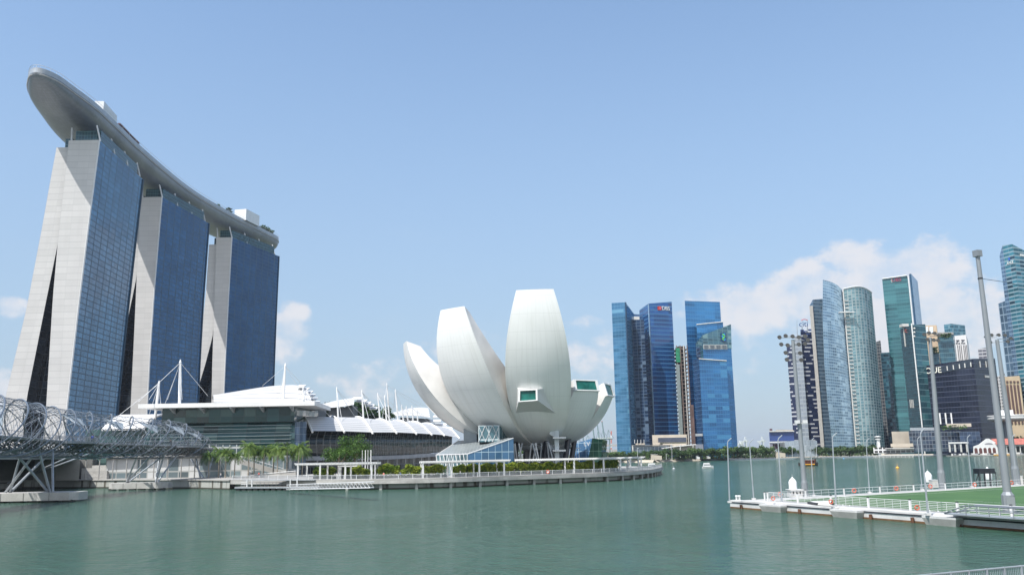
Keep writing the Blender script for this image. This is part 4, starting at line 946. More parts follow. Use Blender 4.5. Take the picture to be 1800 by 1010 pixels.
pier('pale sunlit octagonal pontoon in front of the stained quay wall', (239, 860.5), 262, 17, 6.5, s2, [(-4.4, -2, -6), (-4.0, 2.4, 3), (4.3, 2.2, 2), (4.8, 2.4, 11), (4.3, -2, 8), (-4.4, 2, -5)])
c0 = G(-8, 862); th = pier('small shaded pontoon behind the nearer pontoon, mostly out of view', (-2, 861), 240, 7, 5, s_near(20, 225), [(1.5, -2, 0), (1.2, -1, 5)])
e0 = P(372, 800, 305)
th = thing('bridge_landing_frame', 'splayed steel support where the helix bridge meets the quay', 'bridge support', (e0.x, e0.y, DZ))
for (a, b) in (((358, 835), (336, 806)), ((364, 835), (374, 803)), ((352, 838), (345, 806))):
    mb = MB(); p, q = P(*a, 290), P(*b, 294); p.z = DZ; mb.tube(p, q, .25, n=8); mb.build('leg', galv, th)

# ------------------------------------------------------------------ road bridge behind the footbridge
rbg = thing('road_bridge', 'low concrete road bridge running behind the helix footbridge, its underside dark', 'road bridge', (-150, 280, 0))
east = [Vector((-84, 92, 0)), Vector((-104, 140, 0)), Vector((-119, 180, 0)), Vector((-131, 225, 0)), P(130, 810, 283), Vector((-172, 340, 0))]
for p in east: p.z = 0
es = catmull(east, 6); ws = offset(es, 48); mb = MB()
for a, b, c_, d_ in zip(es, es[1:], ws, ws[1:]): mb.prism(xy([a, b, d_, c_]), 9.2, 11.0)
mb.build('deck', [pale_conc, mat('road_asphalt', (.05, .05, .052), .9)], rbg)
mb = MB()
for a, b in zip(es, es[1:]): mb.wall((a.x, a.y, 11.0), (b.x, b.y, 11.0), (b.x, b.y, 11.9), (a.x, a.y, 11.9))
mb.build('parapet', pale_conc, rbg)
for k, s in enumerate((.10,)):
    p, q = pl(es, s), pl(ws, s); mb = MB(); d = q-p; mb.box(p.lerp(q, .5)+Vector((0, 0, 3.6)), (d.length*.86, 1.6, 11), math.atan2(d.y, d.x)); mb.build('pier', concrete, rbg)
e = P(130, 810, 283); mb = MB(); mb.prism([(e.x-6, 284), (e.x+1.5, 284), (-168, 335), (-190, 335)], DZ, 9.2); mb.build('abutment', pale_conc, rbg)
mb = MB(); mb.prism([(-300, 300), (e.x-5, 306), (e.x-5, 312), (-300, 312)], -1, 9.15); mb.build('back_wall', mat('shade_concrete', (.13, .13, .125), .9, var=.3, scale=.15), rbg)  # added dark wall; its colour stands in for the shade under the bridge

# ------------------------------------------------------------------ boardwalk furniture
def deck_at(px, back=0.0):                              # boardwalk point behind the edge seen at px
    lo = min(range(len(EDGE)), key=lambda i: abs(P(0, 0, 1).x*0 + px - proj(EDGE[i])[0])); p = EDGE[lo]
    q = EDGE[min(lo+1, len(EDGE)-1)]; o_ = EDGE[max(lo-1, 0)]; a, b = proj(o_)[0], proj(q)[0]
    f = (px-a)/(b-a) if b != a else 0; r = o_.lerp(q, min(1, max(0, f))); t_ = (q-o_).normalized()
    return Vector((r.x, r.y, DZ)) + Vector((-t_.y, t_.x, 0))*back, t_
def proj(p):
    v = Vector(p) - Vector((0, 0, CAM_H)); w = v.y*math.cos(PITCH)+v.z*math.sin(PITCH); x = v.x/w*CAM_F; y = (-v.y*math.sin(PITCH)+v.z*math.cos(PITCH))/w*CAM_F
    c, s = math.cos(ROLL), math.sin(ROLL); return 900+c*x-s*y, 505-(s*x+c*y)
def pergola(label, px0, px1, cols, back=2.2, depth=3.6, h=3.9):
    n = 14; pts = [deck_at(lerp(px0, px1, i/n), back)[0] for i in range(n+1)]; bk_ = offset(pts, depth)
    th = thing('pergola', label, 'pergola', pts[n//2], 'white pergolas along the boardwalk')
    for nm, q in (('beam', pts), ('beam', bk_)):
        mb = MB(); mb.path([p+Vector((0, 0, h)) for p in q], .2, 4); mb.build(nm, white, th)
    ln = sum((b-a).length for a, b in zip(pts, pts[1:])); k = min(95, int(ln/.42))
    for i in range(k):
        p, q = pl(pts, (i+.5)/k), pl(bk_, (i+.5)/k); d = q-p; mb = MB(); mb.box(p.lerp(q, .5)+Vector((0, 0, h+.32)), (d.length+1.4, .14, .30), math.atan2(d.y, d.x)); mb.build('slat', white, th)
    for x in cols:
        f = (x-px0)/(px1-px0)
        for q in (pts, bk_):
            p = pl(q, f); mb = MB(); mb.box(p+Vector((0, 0, h/2)), (.42, .42, h), .3); mb.build('column', white, th)
pergola('white slatted pergola beside the floating jetty, furthest from the boardwalk tip', 508, 661, [513, 559, 606, 651])
pergola('white slatted pergola in front of the blue glass entrance hall', 742, 905, [745, 791, 843, 893])
pergola('long curving white pergola running to the rounded boardwalk tip', 927, 1144, [985, 1024, 1058, 1086, 1118, 1131])
def hedge(i, px0, px1, back, h, lm=leaf_bush, w=2.2):
    a, b = deck_at(px0, back)[0], deck_at(px1, back)[0]; c_ = (a+b)/2
    th = thing('hedge', f'clipped yellow-green boardwalk hedge, {nth(i)} counted from the jetty', 'hedge', c_, 'clipped hedges along the boardwalk')
    d = b-a; an = math.atan2(d.y, d.x); mb = MB(); mb.box(c_+Vector((0, 0, .35)), (d.length, w*.9, .7), an); mb.build('planter', mat('planter_stone', (.09, .09, .085), .7), th)
    mb = MB(); rg = random.Random(i); nn = Vector((-d.y, d.x, 0)).normalized(); num = int(d.length*230*max(1, h/1.8))
    for _ in range(num):
        f = rg.random(); side = rg.uniform(-1, 1); top = h*(.93+.09*math.sin(f*d.length*1.3+i))
        z = .6 + (top-.6)*math.sqrt(rg.random())*(1-.25*abs(side)**3)
        mb.leaf(a.lerp(b, f)+nn*(side*w*.55)+Vector((0, 0, z)), .46, rg)
    mb.build('foliage', lm, th, fix=False)
HG = [(520, 557, 7.5, 2.4), (573, 603, 9, 2.6), (607, 620, 8, 2.3), (622, 650, 7.5, 1.9), (657, 697, 6.5, 2.9), (699, 708, 6.5, 1.8), (708, 741, 6.5, 2.7), (745, 800, 6.8, 2.6), (805, 807, 7, 2.4), (823, 842, 7, 2.5), (845, 893, 6.8, 2.6), (894, 930, 6.5, 2.7), (934, 966, 6.2, 2.6), (966, 1010, 6.8, 2.6), (1018, 1052, 7, 2.7), (1055, 1082, 7, 2.7), (1083, 1114, 6, 2.7)]
for i, (a, b, bk_, h) in enumerate(HG): hedge(i+1, a, b, bk_, h*1.32)
for i, (a, b) in enumerate([(905, 925), (935, 962), (1002, 1030), (1040, 1080)]):
    c0, c1 = deck_at(a, 17)[0], deck_at(b, 17)[0]; th = thing('shrub_bed', f'loose green shrub bed under the lotus museum columns, {nth(i+1)} from the entrance hall', 'shrubs', c0, 'shrub beds under the museum'); mb = MB(); rg = random.Random(40+i)
    for _ in range(420): q = c0.lerp(c1, rg.random()); mb.leaf(q+Vector((rg.uniform(-.5, .5), rg.uniform(-1.5, 1.5), rg.uniform(.1, 2.6))), .45, rg)
    mb.build('foliage', leaf_bush, th, fix=False)
    mb = MB(); mb.prism(xy([c0, c1, c1+Vector((0, 1.4, 0)), c0+Vector((0, 1.4, 0))]), DZ, DZ+.3); mb.build('planter', concrete, th)
# white framed kiosk under the first pergola, terrace tables
p, t_ = deck_at(583, 8.5); th = thing('kiosk', 'white framed kiosk with dark opening standing under the jetty pergola', 'kiosk', p)
mb = MB(); mb.box(p+Vector((-2.4, 0, 1.6)), (.9, 1.5, 3.2)); mb.build('side_wall', white, th); mb = MB(); mb.box(p+Vector((2.4, 0, 1.6)), (.9, 1.5, 3.2)); mb.build('side_wall', white, th)
mb = MB(); mb.box(p+Vector((0, 0, 3.35)), (5.9, 1.7, .3)); mb.build('roof', white, th); mb = MB(); mb.box(p+Vector((0, .5, 1.6)), (3.9, .2, 3.1)); mb.build('back_panel', mat('kiosk_dark', (.07, .08, .1), .4), th)
# flag poles
for i, x in enumerate((539.5, 545, 551.5, 556, 562, 566.5)):
    p, _ = deck_at(x, 24); th = thing('flagpole', f'bare white flagpole behind the jetty pergola, {nth(i+1)} from the palm row', 'flagpole', p, 'bare flagpoles behind the pergola'); mb = MB(); mb.tube(p, p+Vector((0, 0, 7.4)), .09, .06, 6); mb.build('pole', white, th); mb = MB(); mb.lathe([(.14, 0), (.05, .2)], p+Vector((0, 0, 7.4)), 6); mb.build('finial', white, th)
# palms
def make_palm():
    th = thing('palm_tree', '', 'palm', (0, 0, 0), 'palms on the mall quay'); rg = random.Random(12); h = 6.6
    mb = MB(); mb.path([(0, 0, 0), (.05, 0, 2.5), (0, .05, 5), (0, 0, h)], [.2, .16, .14, .16], 8); mb.build('trunk', palmbark, th, smooth=50)
    mb = MB()
    for k in range(26):
        a = k*2.399; up = rg.uniform(-.15, 1.15); ln = rg.uniform(2.5, 3.3); pts = []
        for q in range(9):
            s = q/8; r = ln*s*math.cos(up*.6)*(1-.12*s); z = ln*s*math.sin(up) - 2.3*s*s*(1.1-.35*up); pts.append(Vector((r*math.cos(a), r*math.sin(a), h+z)))
        for q in range(8):
            p0, p1 = pts[q], pts[q+1]; d = (p1-p0).normalized(); s_ = d.cross(Vector((0, 0, 1))).normalized(); w = .62*math.sin(math.pi*(q+1)/9.5)+.1
            for sg in (-1, 1):
                for j in range(3):
                    b0 = p0.lerp(p1, j/3); b1 = p0.lerp(p1, (j+.75)/3)
                    tip = b1 + s_*sg*w + d*.25 - Vector((0, 0, w*.75)); mb.face((b0, b1, tip))
    mb.build('frond', leaf_palm, th, fix=False)
    mb = MB(); mb.lathe([(.15, 0), (.2, .4), (.1, 1.2)], (0, 0, h-.4), 7); mb.build('crownshaft', mat('crownshaft_green', (.12, .2, .05), .5), th); return th
palm = make_palm()
PALMS = [(366, 283, .85), (384, 287, .98), (396, 282, .95), (412, 284, .82), (436, 281, 1.12), (446, 287, 1.06), (463, 284, 1.0), (480, 287, 1.07), (487, 283, .98), (504, 284, 1.05), (524, 281, 1.07), (531, 287, 1.0)]
for i, (x, Y, k) in enumerate(PALMS):
    p = P(x, 835, Y); p.z = DZ; lb = f'slender palm on the mall quay, {nth(i+1)} counted from the bridge end'
    k *= 1.3; (place(palm, p, i*.9, k, lb) if i == 0 else copy_tree(palm, p, i*1.7, k, lb))
rng = random.Random(21)
for (x, Y, h, cw, ch, lb) in ((595, 287, 9.6, 11, 7.2, 'low spreading bright green tree by the glass vault'), (624, 292, 13.6, 11.5, 9.5, 'taller dark green tree by the glass vault, beside a lower one')):
    tr = make_tree('shade_tree', lb, h, cw, ch, 26, 95, .55, leaf_near, rng, trunk_r=.3); p = P(x, 830, Y); p.z = DZ; place(tr, p, 1.0, 1.0)
for (x, Y, lb) in ((158, 312, 'small bright green tree beyond the bridge truss near the road bridge'), (222, 318, 'small green tree beyond the bridge truss in front of the pale shopfront'), (925, 345, 'green tree seen through the legs under the lotus museum')):
    tr = make_tree('small_tree', lb, 6.5 if x < 900 else 10, 6 if x < 900 else 7.5, 4.5 if x < 900 else 7, 14, 70, .6, leaf_near, rng, trunk_r=.15); p = P(x, 825, Y); p.z = DZ; place(tr, p, .4, 1.0)
# floating jetty and gangway
j0, j1 = G(412, 861.5), G(560, 861)
jt = thing('floating_jetty', 'low floating jetty with white rails in front of the quay wall', 'jetty', j0)
d = j1-j0; n = Vector((-d.y, d.x, 0)).normalized(); mb = MB(); mb.prism(xy([j0, j1, j1+n*3.2, j0+n*3.2]), .55, .95); mb.build('deck', [galv, deckm], jt)
for k in range(14):
    q = j0.lerp(j1, (k+.5)/14)+n*1.0; mb = MB(); mb.box(q+Vector((0, 0, .15)), (1.2, 1.6, .9), math.atan2(d.y, d.x)); mb.build('float', mat('float_black', (.02, .02, .022), .6), jt)
mb = MB()
for z in (1.5, 2.0): mb.path([j0+n*2.8+Vector((0, 0, z)), j1+n*2.8+Vector((0, 0, z))], .06, 4)
for k in range(22): q = j0.lerp(j1, k/21)+n*2.8; mb.tube(q+Vector((0, 0, .95)), q+Vector((0, 0, 2.0)), .05, n=4)
mb.build('railing', white_steel, jt)
for f in (.14, .2, .66, .74):
    q = j0.lerp(j1, f)+n*.4; mb = MB(); mb.box(q+Vector((0, 0, 1.7)), (.3, .3, 2.4)); mb.build('mooring_pile', white_steel, jt)
mb = MB(); q = j0.lerp(j1, .5)+n*1.8; mb.box(q+Vector((0, 0, 2.55)), (d.length*.86, 2.2, .14), math.atan2(d.y, d.x)); mb.build('roof_plate', galv, jt)
gw = thing('gangway', 'sloping white truss gangway leading from the jetty up to the boardwalk', 'gangway', G(508, 861))
a, b = G(505, 859.8, .9), G(650, 857, 2.4); a = a+n*-.3; mb = MB()
u = Vector((0, 0, 1.1)); w_ = n*1.6
for o in (Vector(), w_):
    mb.path([a+o, b+o], .09, 4); mb.path([a+o+u, b+o+u], .08, 4); K = 26
    for k in range(K): p0, p1 = a.lerp(b, k/K)+o, a.lerp(b, (k+1)/K)+o; mb.tube(p0, p0+u, .03, n=4); mb.tube(p0+u, p1, .025, n=4)
mb.build('truss_frame', white_steel, gw)
mb = MB(); mb.prism(xy([a, b, b+w_, a+w_]), [a.z-.05, b.z-.05, b.z-.05, a.z-.05], [a.z+.05, b.z+.05, b.z+.05, a.z+.05]); mb.build('tread', galv, gw)
# life ring on the boardwalk rail
def ring_mesh(name, mat_, c_, r, parent=None, nrm=(0, -1, 0)):
    mb = MB(); nv = Vector(nrm).normalized(); a = nv.orthogonal().normalized(); b = nv.cross(a)
    pts = [Vector(c_)+(a*math.cos(2*math.pi*k/14)+b*math.sin(2*math.pi*k/14))*r for k in range(15)]; mb.path(pts, r*.28, 6, cap=False); return mb
# ------------------------------------------------------------------ floating platform with the pitch
FZ = 1.0
T0 = G(1283, 879.5, FZ); N1 = G(1840, 917.5, FZ); F1 = G(1806, 850.5, FZ)
nd = (N1-T0); NL = nd.length; nd.normalize(); fd = (F1-T0); FL = fd.length; fd.normalize()
N2 = T0+nd*(NL+14); F2 = T0+fd*(FL+10); X2 = N2+fd*(FL+10)
fp = thing('floating_platform', 'low white floating platform carrying a green artificial turf pitch', 'floating platform', T0)
plat = mat('platform_white', (.52, .52, .515), .6, var=.1, scale=.4, fine=.15)
mb = MB(); mb.prism(xy([T0, N2, X2, F2]), -.8, FZ, 0, 1); mb.build('hull', [plat, mat('platform_deck', (.38, .38, .37), .75, var=.1)], fp)
waterline = mat('waterline_stain', (.12, .065, .03), .9, var=.3, scale=1.0)
nin = Vector((-nd.y, nd.x, 0));
if nin.dot(fd) < 0: nin = -nin
mb = MB(); o = -nin*.02; mb.wall(T0+o+Vector((0, 0, -1.3)), N2+o+Vector((0, 0, -1.3)), N2+o+Vector((0, 0, -.72)), T0+o+Vector((0, 0, -.72)))
mb2 = MB(); mb2.wall((T0.x+o.x, T0.y+o.y, -.1), (N2.x+o.x, N2.y+o.y, -.1), (N2.x+o.x, N2.y+o.y, .2), (T0.x+o.x, T0.y+o.y, .2)); mb2.build('waterline_stain', waterline, fp)
mb = MB(); mb.path([T0-nin*.06+Vector((0, 0, -.18)), N2-nin*.06+Vector((0, 0, -.18))], .07, 4); mb.build('rubbing_strip', dark, fp)
mb = MB(); q0, q1 = T0+nin*.5, N2+nin*.5; d = q1-q0; mb.box((q0+q1)/2+Vector((0, 0, .06)), (d.length, 1.0, .14), math.atan2(d.y, d.x)); mb.build('kerb', mat('kerb_white', (.56, .56, .555), .6), fp)
turf, t, b = new_mat('turf'); tc = N(t, 'ShaderNodeTexCoord'); nz = N(t, 'ShaderNodeTexNoise'); nz.inputs['Scale'].default_value = 9; nz.inputs['Detail'].default_value = 6; L(t, tc.outputs['Object'], nz.inputs['Vector'])
n2_ = N(t, 'ShaderNodeTexNoise'); n2_.inputs['Scale'].default_value = .12; n2_.inputs['Detail'].default_value = 4; L(t, tc.outputs['Object'], n2_.inputs['Vector'])
c = MIX(t, nz.outputs['Fac'], (.03, .085, .022), (.06, .14, .04)); c = MIX(t, SMOOTH(t, n2_.outputs['Fac'], .35, .65), c, MIX(t, .5, c, (.02, .07, .02))); L(t, c, b.inputs['Base Color']); b.inputs['Roughness'].default_value = .9
def fpt(a, b_): return T0+nd*a+fd*b_                  # platform coordinates along the near edge and the side
TA, TB = 14, 3.4
c4 = [fpt(TA, TB+1), fpt(NL+10, TB-1), fpt(NL+10, FL+6), fpt(TA+6, FL*.82)]
tq = [fpt(5, 5.5), fpt(NL+10, 3.2), fpt(NL+10, FL+8), fpt(3.5, FL+8)]
mb = MB(); mb.face([p+Vector((0, 0, .02)) for p in tq]); mb.build('turf', turf, fp, fix=False)
def line_(a, b_, w=.12):
    d = (b_-a).normalized(); n = Vector((-d.y, d.x, 0))*w/2; mb.face([p+Vector((0, 0, .03)) for p in (a-n, b_-n, b_+n, a+n)])
mb = MB(); line_(fpt(8, 14), fpt(NL+8, 8)); line_(fpt(8, 14), fpt(8, FL+5)); line_(fpt(22, 24), fpt(NL, 20)); mb.build('pitch_marking', white, fp, fix=False)
# near fence: panels between posts, with tyre fenders on the hull
def guard_fence(a, b_, label, spacing, open_rails, h=1.15, rails=6):
    th = thing('guard_fence', label, 'fence', a); d = b_-a; n = max(1, round(d.length/spacing)); u = d.normalized()
    for i in range(n+1):
        p = a+d*(i/n); mb = MB(); mb.box(p+Vector((0, 0, h*.52)), (.16, .16, h*1.04), math.atan2(u.y, u.x)); mb.build('post', white, th)
        mb = MB(); mb.box(p+Vector((0, 0, h*1.08)), (.2, .2, .1), math.atan2(u.y, u.x)); mb.build('post_cap', dark, th)
        if i < n:
            p0, p1 = p+u*.2, a+d*((i+1)/n)-u*.2; mb = MB()
            for k in range(rails):
                z = .18 + (h-.2)*k/(rails-1); mb.tube(p0+Vector((0, 0, z)), p1+Vector((0, 0, z)), .022 if k < rails-1 else .032, n=4)
            m_ = 5
            for k in range(m_+1): q = p0.lerp(p1, k/m_); mb.tube(q+Vector((0, 0, .05)), q+Vector((0, 0, h)), .02, n=4)
            mb.build('panel', white_steel, th)
guard_fence(fpt(4, 4.2), fpt(NL+8, 2.4), 'white railed fence along the pitch edge facing the open water', 7.2, 1)
guard_fence(fpt(3, 4.5), fpt(2.2, FL+6), 'white railed fence along the far side of the pitch with life rings', 8.5, 1, 1.1, 3)
k = 0; s = 3.0
while s < NL-6:
    p = T0+nd*s-nin*.28; mb = MB(); mb.path([p+Vector((0, 0, -FZ-.1)), p+Vector((0, 0, -.42))], .2, 8); mb.build('tyre_fender', rust, fp, smooth=40); s += 6.2
# side pontoons
for i, (pa, pb, lb) in enumerate((((1346, 889), (1384, 892), 'small white flared pontoon at the platform edge, closest to the platform corner'), ((1471, 897.5), (1519, 900), 'white flared pontoon below the middle lamp post of the pitch edge'), ((1634, 909), (1694, 912.5), 'largest white flared pontoon, beside the aluminium gangway'))):
    a, b_ = [G(q_[0], 879.5+(q_[0]-1283)*.0682, FZ)-Vector((0, 0, .05)) for q_ in (pa, pb)]; d = (b_-a); u = d.normalized(); o = -nin*1.15; w_ = nin*1.12
    th = thing('side_pontoon', lb, 'pontoon', a, 'white pontoons along the platform edge'); mb = MB()
    top = [a+o, b_+o, b_+o+w_, a+o+w_]; bot = [a+u*.4+o*.72, b_-u*.4+o*.72, b_-u*.4+o*.03, a+u*.4+o*.03]
    mb.prism(xy(top), .72, .95); mb.build('deck', plat, th); mb = MB()
    lo = [Vector((p.x, p.y, -.3)) for p in bot]; hi = [Vector((p.x, p.y, .72)) for p in top]
    for k in range(4): j = (k+1) % 4; mb.face((lo[k], lo[j], hi[j], hi[k]))
    mb.build('hull', mat('pontoon_grey', (.40, .39, .37), .7, var=.15, scale=.8), th)
    for f in (.25, .5, .75): q = a.lerp(b_, f)+o*.93; mb = MB(); mb.lathe([(.09, -.06), (.09, .06)], q+Vector((0, 0, .55)), 8); mb.build('drain', white, th)
# slim lamp posts
def lamp(i, base, top, z, lb):
    p = G(*base, z); q = P(*top, p.y); h = q.z-z; th = thing('lamp_post', lb, 'lamp post', p, 'slim lamp posts around the pitch')
    v = Vector((q.x-p.x, 0, 0)); mb = MB(); mb.path([p, p.lerp(Vector((q.x, p.y, z+h*.93)), .45), Vector((q.x, p.y, z+h*.93)-Vector((0, 0, 0))) if False else Vector((lerp(p.x, q.x, .93), p.y, z+h*.93))], [.115, .095, .07] if base[1] > 880 else [.10, .085, .065], 8); mb.build('pole', galv, th, smooth=40)
    e = Vector((lerp(p.x, q.x, .93), p.y, z+h*.93)); mb = MB(); mb.path([e, e+Vector((.12, 0, h*.03)), e+Vector((.62, 0, h*.075))], [.065, .07, .06], 6); mb.build('lamp_head', galv, th)
    mb = MB(); mb.box(p+Vector((0, 0, .12)), (.5, .5, .24)); mb.build('base_plate', plat, th)
LP = [((1282.5, 883), (1278.5, 770), 'slim lamp post standing on the very corner of the platform'), ((1325, 877.5), (1317, 772), 'thin lamp post on the far platform edge, first after the corner'), ((1374.5, 884.5), (1367, 765), 'slim lamp post rising by the smallest white pontoon'),
      ((1430, 871), (1424, 770), 'thin lamp post in front of the small bumboat'), ((1470, 892.5), (1462.5, 761), 'slim lamp post rising by the middle white pontoon'), ((1528.5, 865.8), (1522, 770), 'thin lamp post below the pair of curved glass towers'),
      ((1631.5, 905), (1617, 752), 'tallest slim lamp post, rising by the largest white pontoon'), ((1621, 860.5), (1612, 766), 'thin lamp post standing close behind the tallest slim one'), ((1708.5, 855.5), (1699.5, 764), 'thin lamp post beside the black scaffold stand'), ((1787, 851.2), (1779, 763), 'thin lamp post in front of the red roofed pier')]
for i, (b_, t_, lb) in enumerate(LP): lamp(i, b_, t_, FZ, lb)
# floodlight masts
def flood(lb, base, top, r0, r1, heads, cap=False, ped=1.0, pf=1.25):
    p = G(*base, FZ); q = P(*top, p.y); th = thing('floodlight_mast', lb, 'floodlight mast', p, 'tall grey masts around the pitch')
    mb = MB(); z1 = p+Vector((0, 0, ped)); mb.path([z1.lerp(Vector((q.x, q.y, q.z)), k/5) if k else z1 for k in range(6)], [lerp(r0, r1, k/5) for k in range(6)], 14); mb.build('pole', mat('mast_grey', (.22, .24, .26), .45, .2, var=.06), th, smooth=40)
    mb = MB(); mb.prism([(p.x+r0*pf*math.cos(a), p.y+r0*pf*math.sin(a)) for a in [R(22.5+45*k) for k in range(8)]], FZ, FZ+ped*.86); mb.lathe([(r0*pf, 0), (r0*1.05, ped*.16)], (p.x, p.y, FZ+ped*.86), 8); mb.build('pedestal', mat('mast_grey', (.30, .33, .35)), th)
    if cap:
        mb = MB(); mb.box(q+Vector((0, 0, .3)), (.72, .72, .72), .3); mb.build('mast_cap', mat('mast_grey', (.30, .33, .35)), th)
        mb = MB(); e = q-Vector((0, 0, 2.6)); mb.path([e, e+Vector((3.0, 0, -.5)), e+Vector((6.4, .5, -1.35))], .03, 4); mb.build('loose_cable', dark, th)
        mb = MB(); mb.lathe([(r1*1.18, -.08), (r1*1.18, .08)], e, 12); mb.build('clamp_band', dark, th)
        mb = MB(); mb.box(p+Vector((-.1, -r0*pf*.93, ped*.55)), (.9, .12, 1.1)); mb.build('hatch', mat('hatch_grey', (.24, .26, .28), .5), th)
    for (dx, dz, r) in heads:
        c_ = q+Vector((dx, -.3, dz)); mb = MB(); K = 10
        f0 = [c_+Vector((r*math.cos(2*math.pi*k/K), -.1, r*math.sin(2*math.pi*k/K))) for k in range(K)]; f1 = [c_+Vector((r*.55*math.cos(2*math.pi*k/K), .55, r*.55*math.sin(2*math.pi*k/K)+.15)) for k in range(K)]
        for k in range(K): j = (k+1) % K; mb.face((f0[k], f0[j], f1[j], f1[k]))
        mb.face(f1); h_ = mb.build('floodlight', mat('lamp_grey', (.07, .072, .075), .5), th); mb = MB(); mb.face(f0); mb.build('lens', mat('lens_glass', (.06, .06, .058), .2), h_, fix=False)
        mb = MB(); mb.tube(c_+Vector((0, .4, 0)), (q.x, q.y, c_.z), .05, n=4); mb.build('bracket', grey, h_)
    return th
h1 = [(x, z, .34) for x, z in ((-2.2, .4), (-1.2, .6), (-.1, .5), (.9, .35), (1.9, .5), (-2.0, -.75), (-1.0, -.9), (.8, -.8), (1.8, -.7), (-1.4, -2.1), (.9, -2.2), (-1.3, -3.2), (1.0, -3.3), (2.3, -.1))]
f1 = flood('grey floodlight mast with a cluster of round lamps in front of the dashed tower', (1415.5, 872), (1393.5, 597), .39, .26, h1, ped=2.4)
pm = P(1405, 741, WL[f1.name].y); mb = MB(); mb.box(pm+Vector((-.5, -.5, 0)), (.7, .5, .5)); mb.box(pm+Vector((.7, -.5, 0)), (.7, .5, .5)); mb.tube(pm+Vector((-.8, -.2, -.2)), pm+Vector((1, -.2, -.2)), .07); mb.build('loudspeaker', white_steel, f1)
h2 = [(x, z, .34) for x, z in ((-1.1, .5), (-.2, .8), (.8, .7), (1.5, .3), (-.6, -.4), (.5, -.5), (1.3, -.6))]
flood('grey floodlight mast with a dark lamp cluster in front of the black office block', (1657, 858.5), (1634.5, 593), .50, .30, h2, ped=3.2)
flood('thickest grey mast with a plain box cap and loose cable, in front of the pitch', (1775, 901), (1718.5, 450), .42, .23, [], cap=True, ped=2.2, pf=1.6)
h4 = [(x, z, .34) for x, z in ((-2.2, .5), (-1.1, .9), (.3, .9), (1.5, .8), (-1.5, -.5), (1.9, -.4), (2.6, .2))]
flood('grey floodlight mast with spread round lamps beside the thickest mast', (1787.5, 851), (1752.5, 597), .56, .34, h4, ped=3.4)
# white lanterns, cabins
def lantern(lb, px, py, Yk, r, h, cabin=None):
    p = P(px, py, Yk); th = thing('white_buoy', lb, 'buoy', p, 'white pointed buoys at the pitch'); mb = MB()
    mb.lathe([(r*.9, 0), (r, h*.12), (r, h*.62), (r*.72, h*.78), (r*.25, h*.92), (r*.1, h)], p, 14); mb.build('body', mat('lantern_white', (.72, .72, .74), .5), th, smooth=35)
    mb = MB(); mb.tube(p+Vector((0, 0, h)), p+Vector((0, 0, h+.4)), .05); mb.build('spike', grey, th)
b0 = G(1401, 873, FZ); cb = thing('white_cabin', 'white slotted equipment cabin on the platform below a pointed white buoy', 'cabin', b0)
x0, x1 = P(1391, 870, b0.y).x, P(1411, 870, b0.y).x; zt = P(1400, 861, b0.y).z; mb = MB(); mb.prism([(x0, b0.y), (x1, b0.y), (x1, b0.y+2.2), (x0, b0.y+2.2)], FZ, zt); mb.build('body', offwhite, cb)
mb = MB(); mb.prism([(x0-.15, b0.y-.15), (x1+.15, b0.y-.15), (x1+.15, b0.y+2.3), (x0-.15, b0.y+2.3)], zt+.003, zt+.12); mb.build('roof', white, cb)
for k in range(3): mb = MB(); mb.box((lerp(x0, x1, .2+.3*k), b0.y-.02, lerp(FZ, zt, .6)), (.18, .06, .5)); mb.build('slot', dark, cb)
lantern('pointed white buoy standing on the slotted white cabin', 1394.2, 860.8, b0.y+.9, .62, 2.0)
lantern('pointed white buoy floating behind the far fence beside a tall mast', 1632.3, 847, G(1632, 850).y, .85, 2.6)
lantern('pointed white buoy half hidden by the thickest mast', 1737.5, 842, G(1737, 845).y, .9, 3.0)
for (px0, px1, pt, pb, lb) in ((1640, 1651.5, 843.5, 856.5, 'plain white equipment box at the far fence between two masts'), (1788, 1799, 836.5, 851, 'plain white equipment box at the far fence by the photo edge')):
    p = G((px0+px1)/2, pb, FZ); x0, x1 = P(px0, pb, p.y).x, P(px1, pb, p.y).x; zt = P(px0, pt, p.y).z
    th = thing('equipment_box', lb, 'equipment box', p); mb = MB(); mb.prism([(x0, p.y), (x1, p.y), (x1, p.y+1.4), (x0, p.y+1.4)], FZ, zt); mb.build('body', offwhite, th)
    mb = MB(); mb.prism([(x0-.06, p.y-.06), (x1+.06, p.y-.06), (x1+.06, p.y+1.46), (x0-.06, p.y+1.46)], zt+.003, zt+.08); mb.build('lid', white, th)
    mb = MB(); mb.box(((x0+x1)/2, p.y-.03, lerp(FZ, zt, .5)), (.08, .05, .5)); mb.build('handle', grey, th)
# life rings
for i, (px, py, Yo) in enumerate(((1371, 868, 0), (1358.5, 875, 0), (1460, 881, 0), (1501, 861.5, 0), (1575, 857.5, 0), (1635, 854, 0), (1712.5, 851, 0), (1777.5, 847.5, 0), (1611, 891.5, 0))):
    p = G(px, py, FZ+.75); th = ring_mesh('life_ring', redm, p+Vector((0, -.12, 0)), .23 if py > 872 else .28)
    o_ = th.build('life_ring', redm, loc=p, smooth=60); prop(o_, f'orange-red life ring hung on the pitch fence, {nth(i+1)} of nine', 'life ring', 'life rings on the pitch fences')
RL = ['orange life ring on the far fence near the platform corner, the higher of two', 'orange life ring near the platform corner, the lower of two', 'orange life ring on the water-side fence beside the middle lamp post', 'orange life ring on the far fence below the teal corner tower podium',
      'orange life ring on the far fence below the white control tower', 'orange life ring on the far fence in front of a white equipment box', 'orange life ring on the far fence beside the black scaffold stand', 'orange life ring on the far fence behind the thickest mast', 'orange life ring on the water-side fence beside the tallest slim lamp post']
for o_, lb in zip([x for x in C.objects if x.name.startswith('life_ring')], RL): o_['label'] = lb
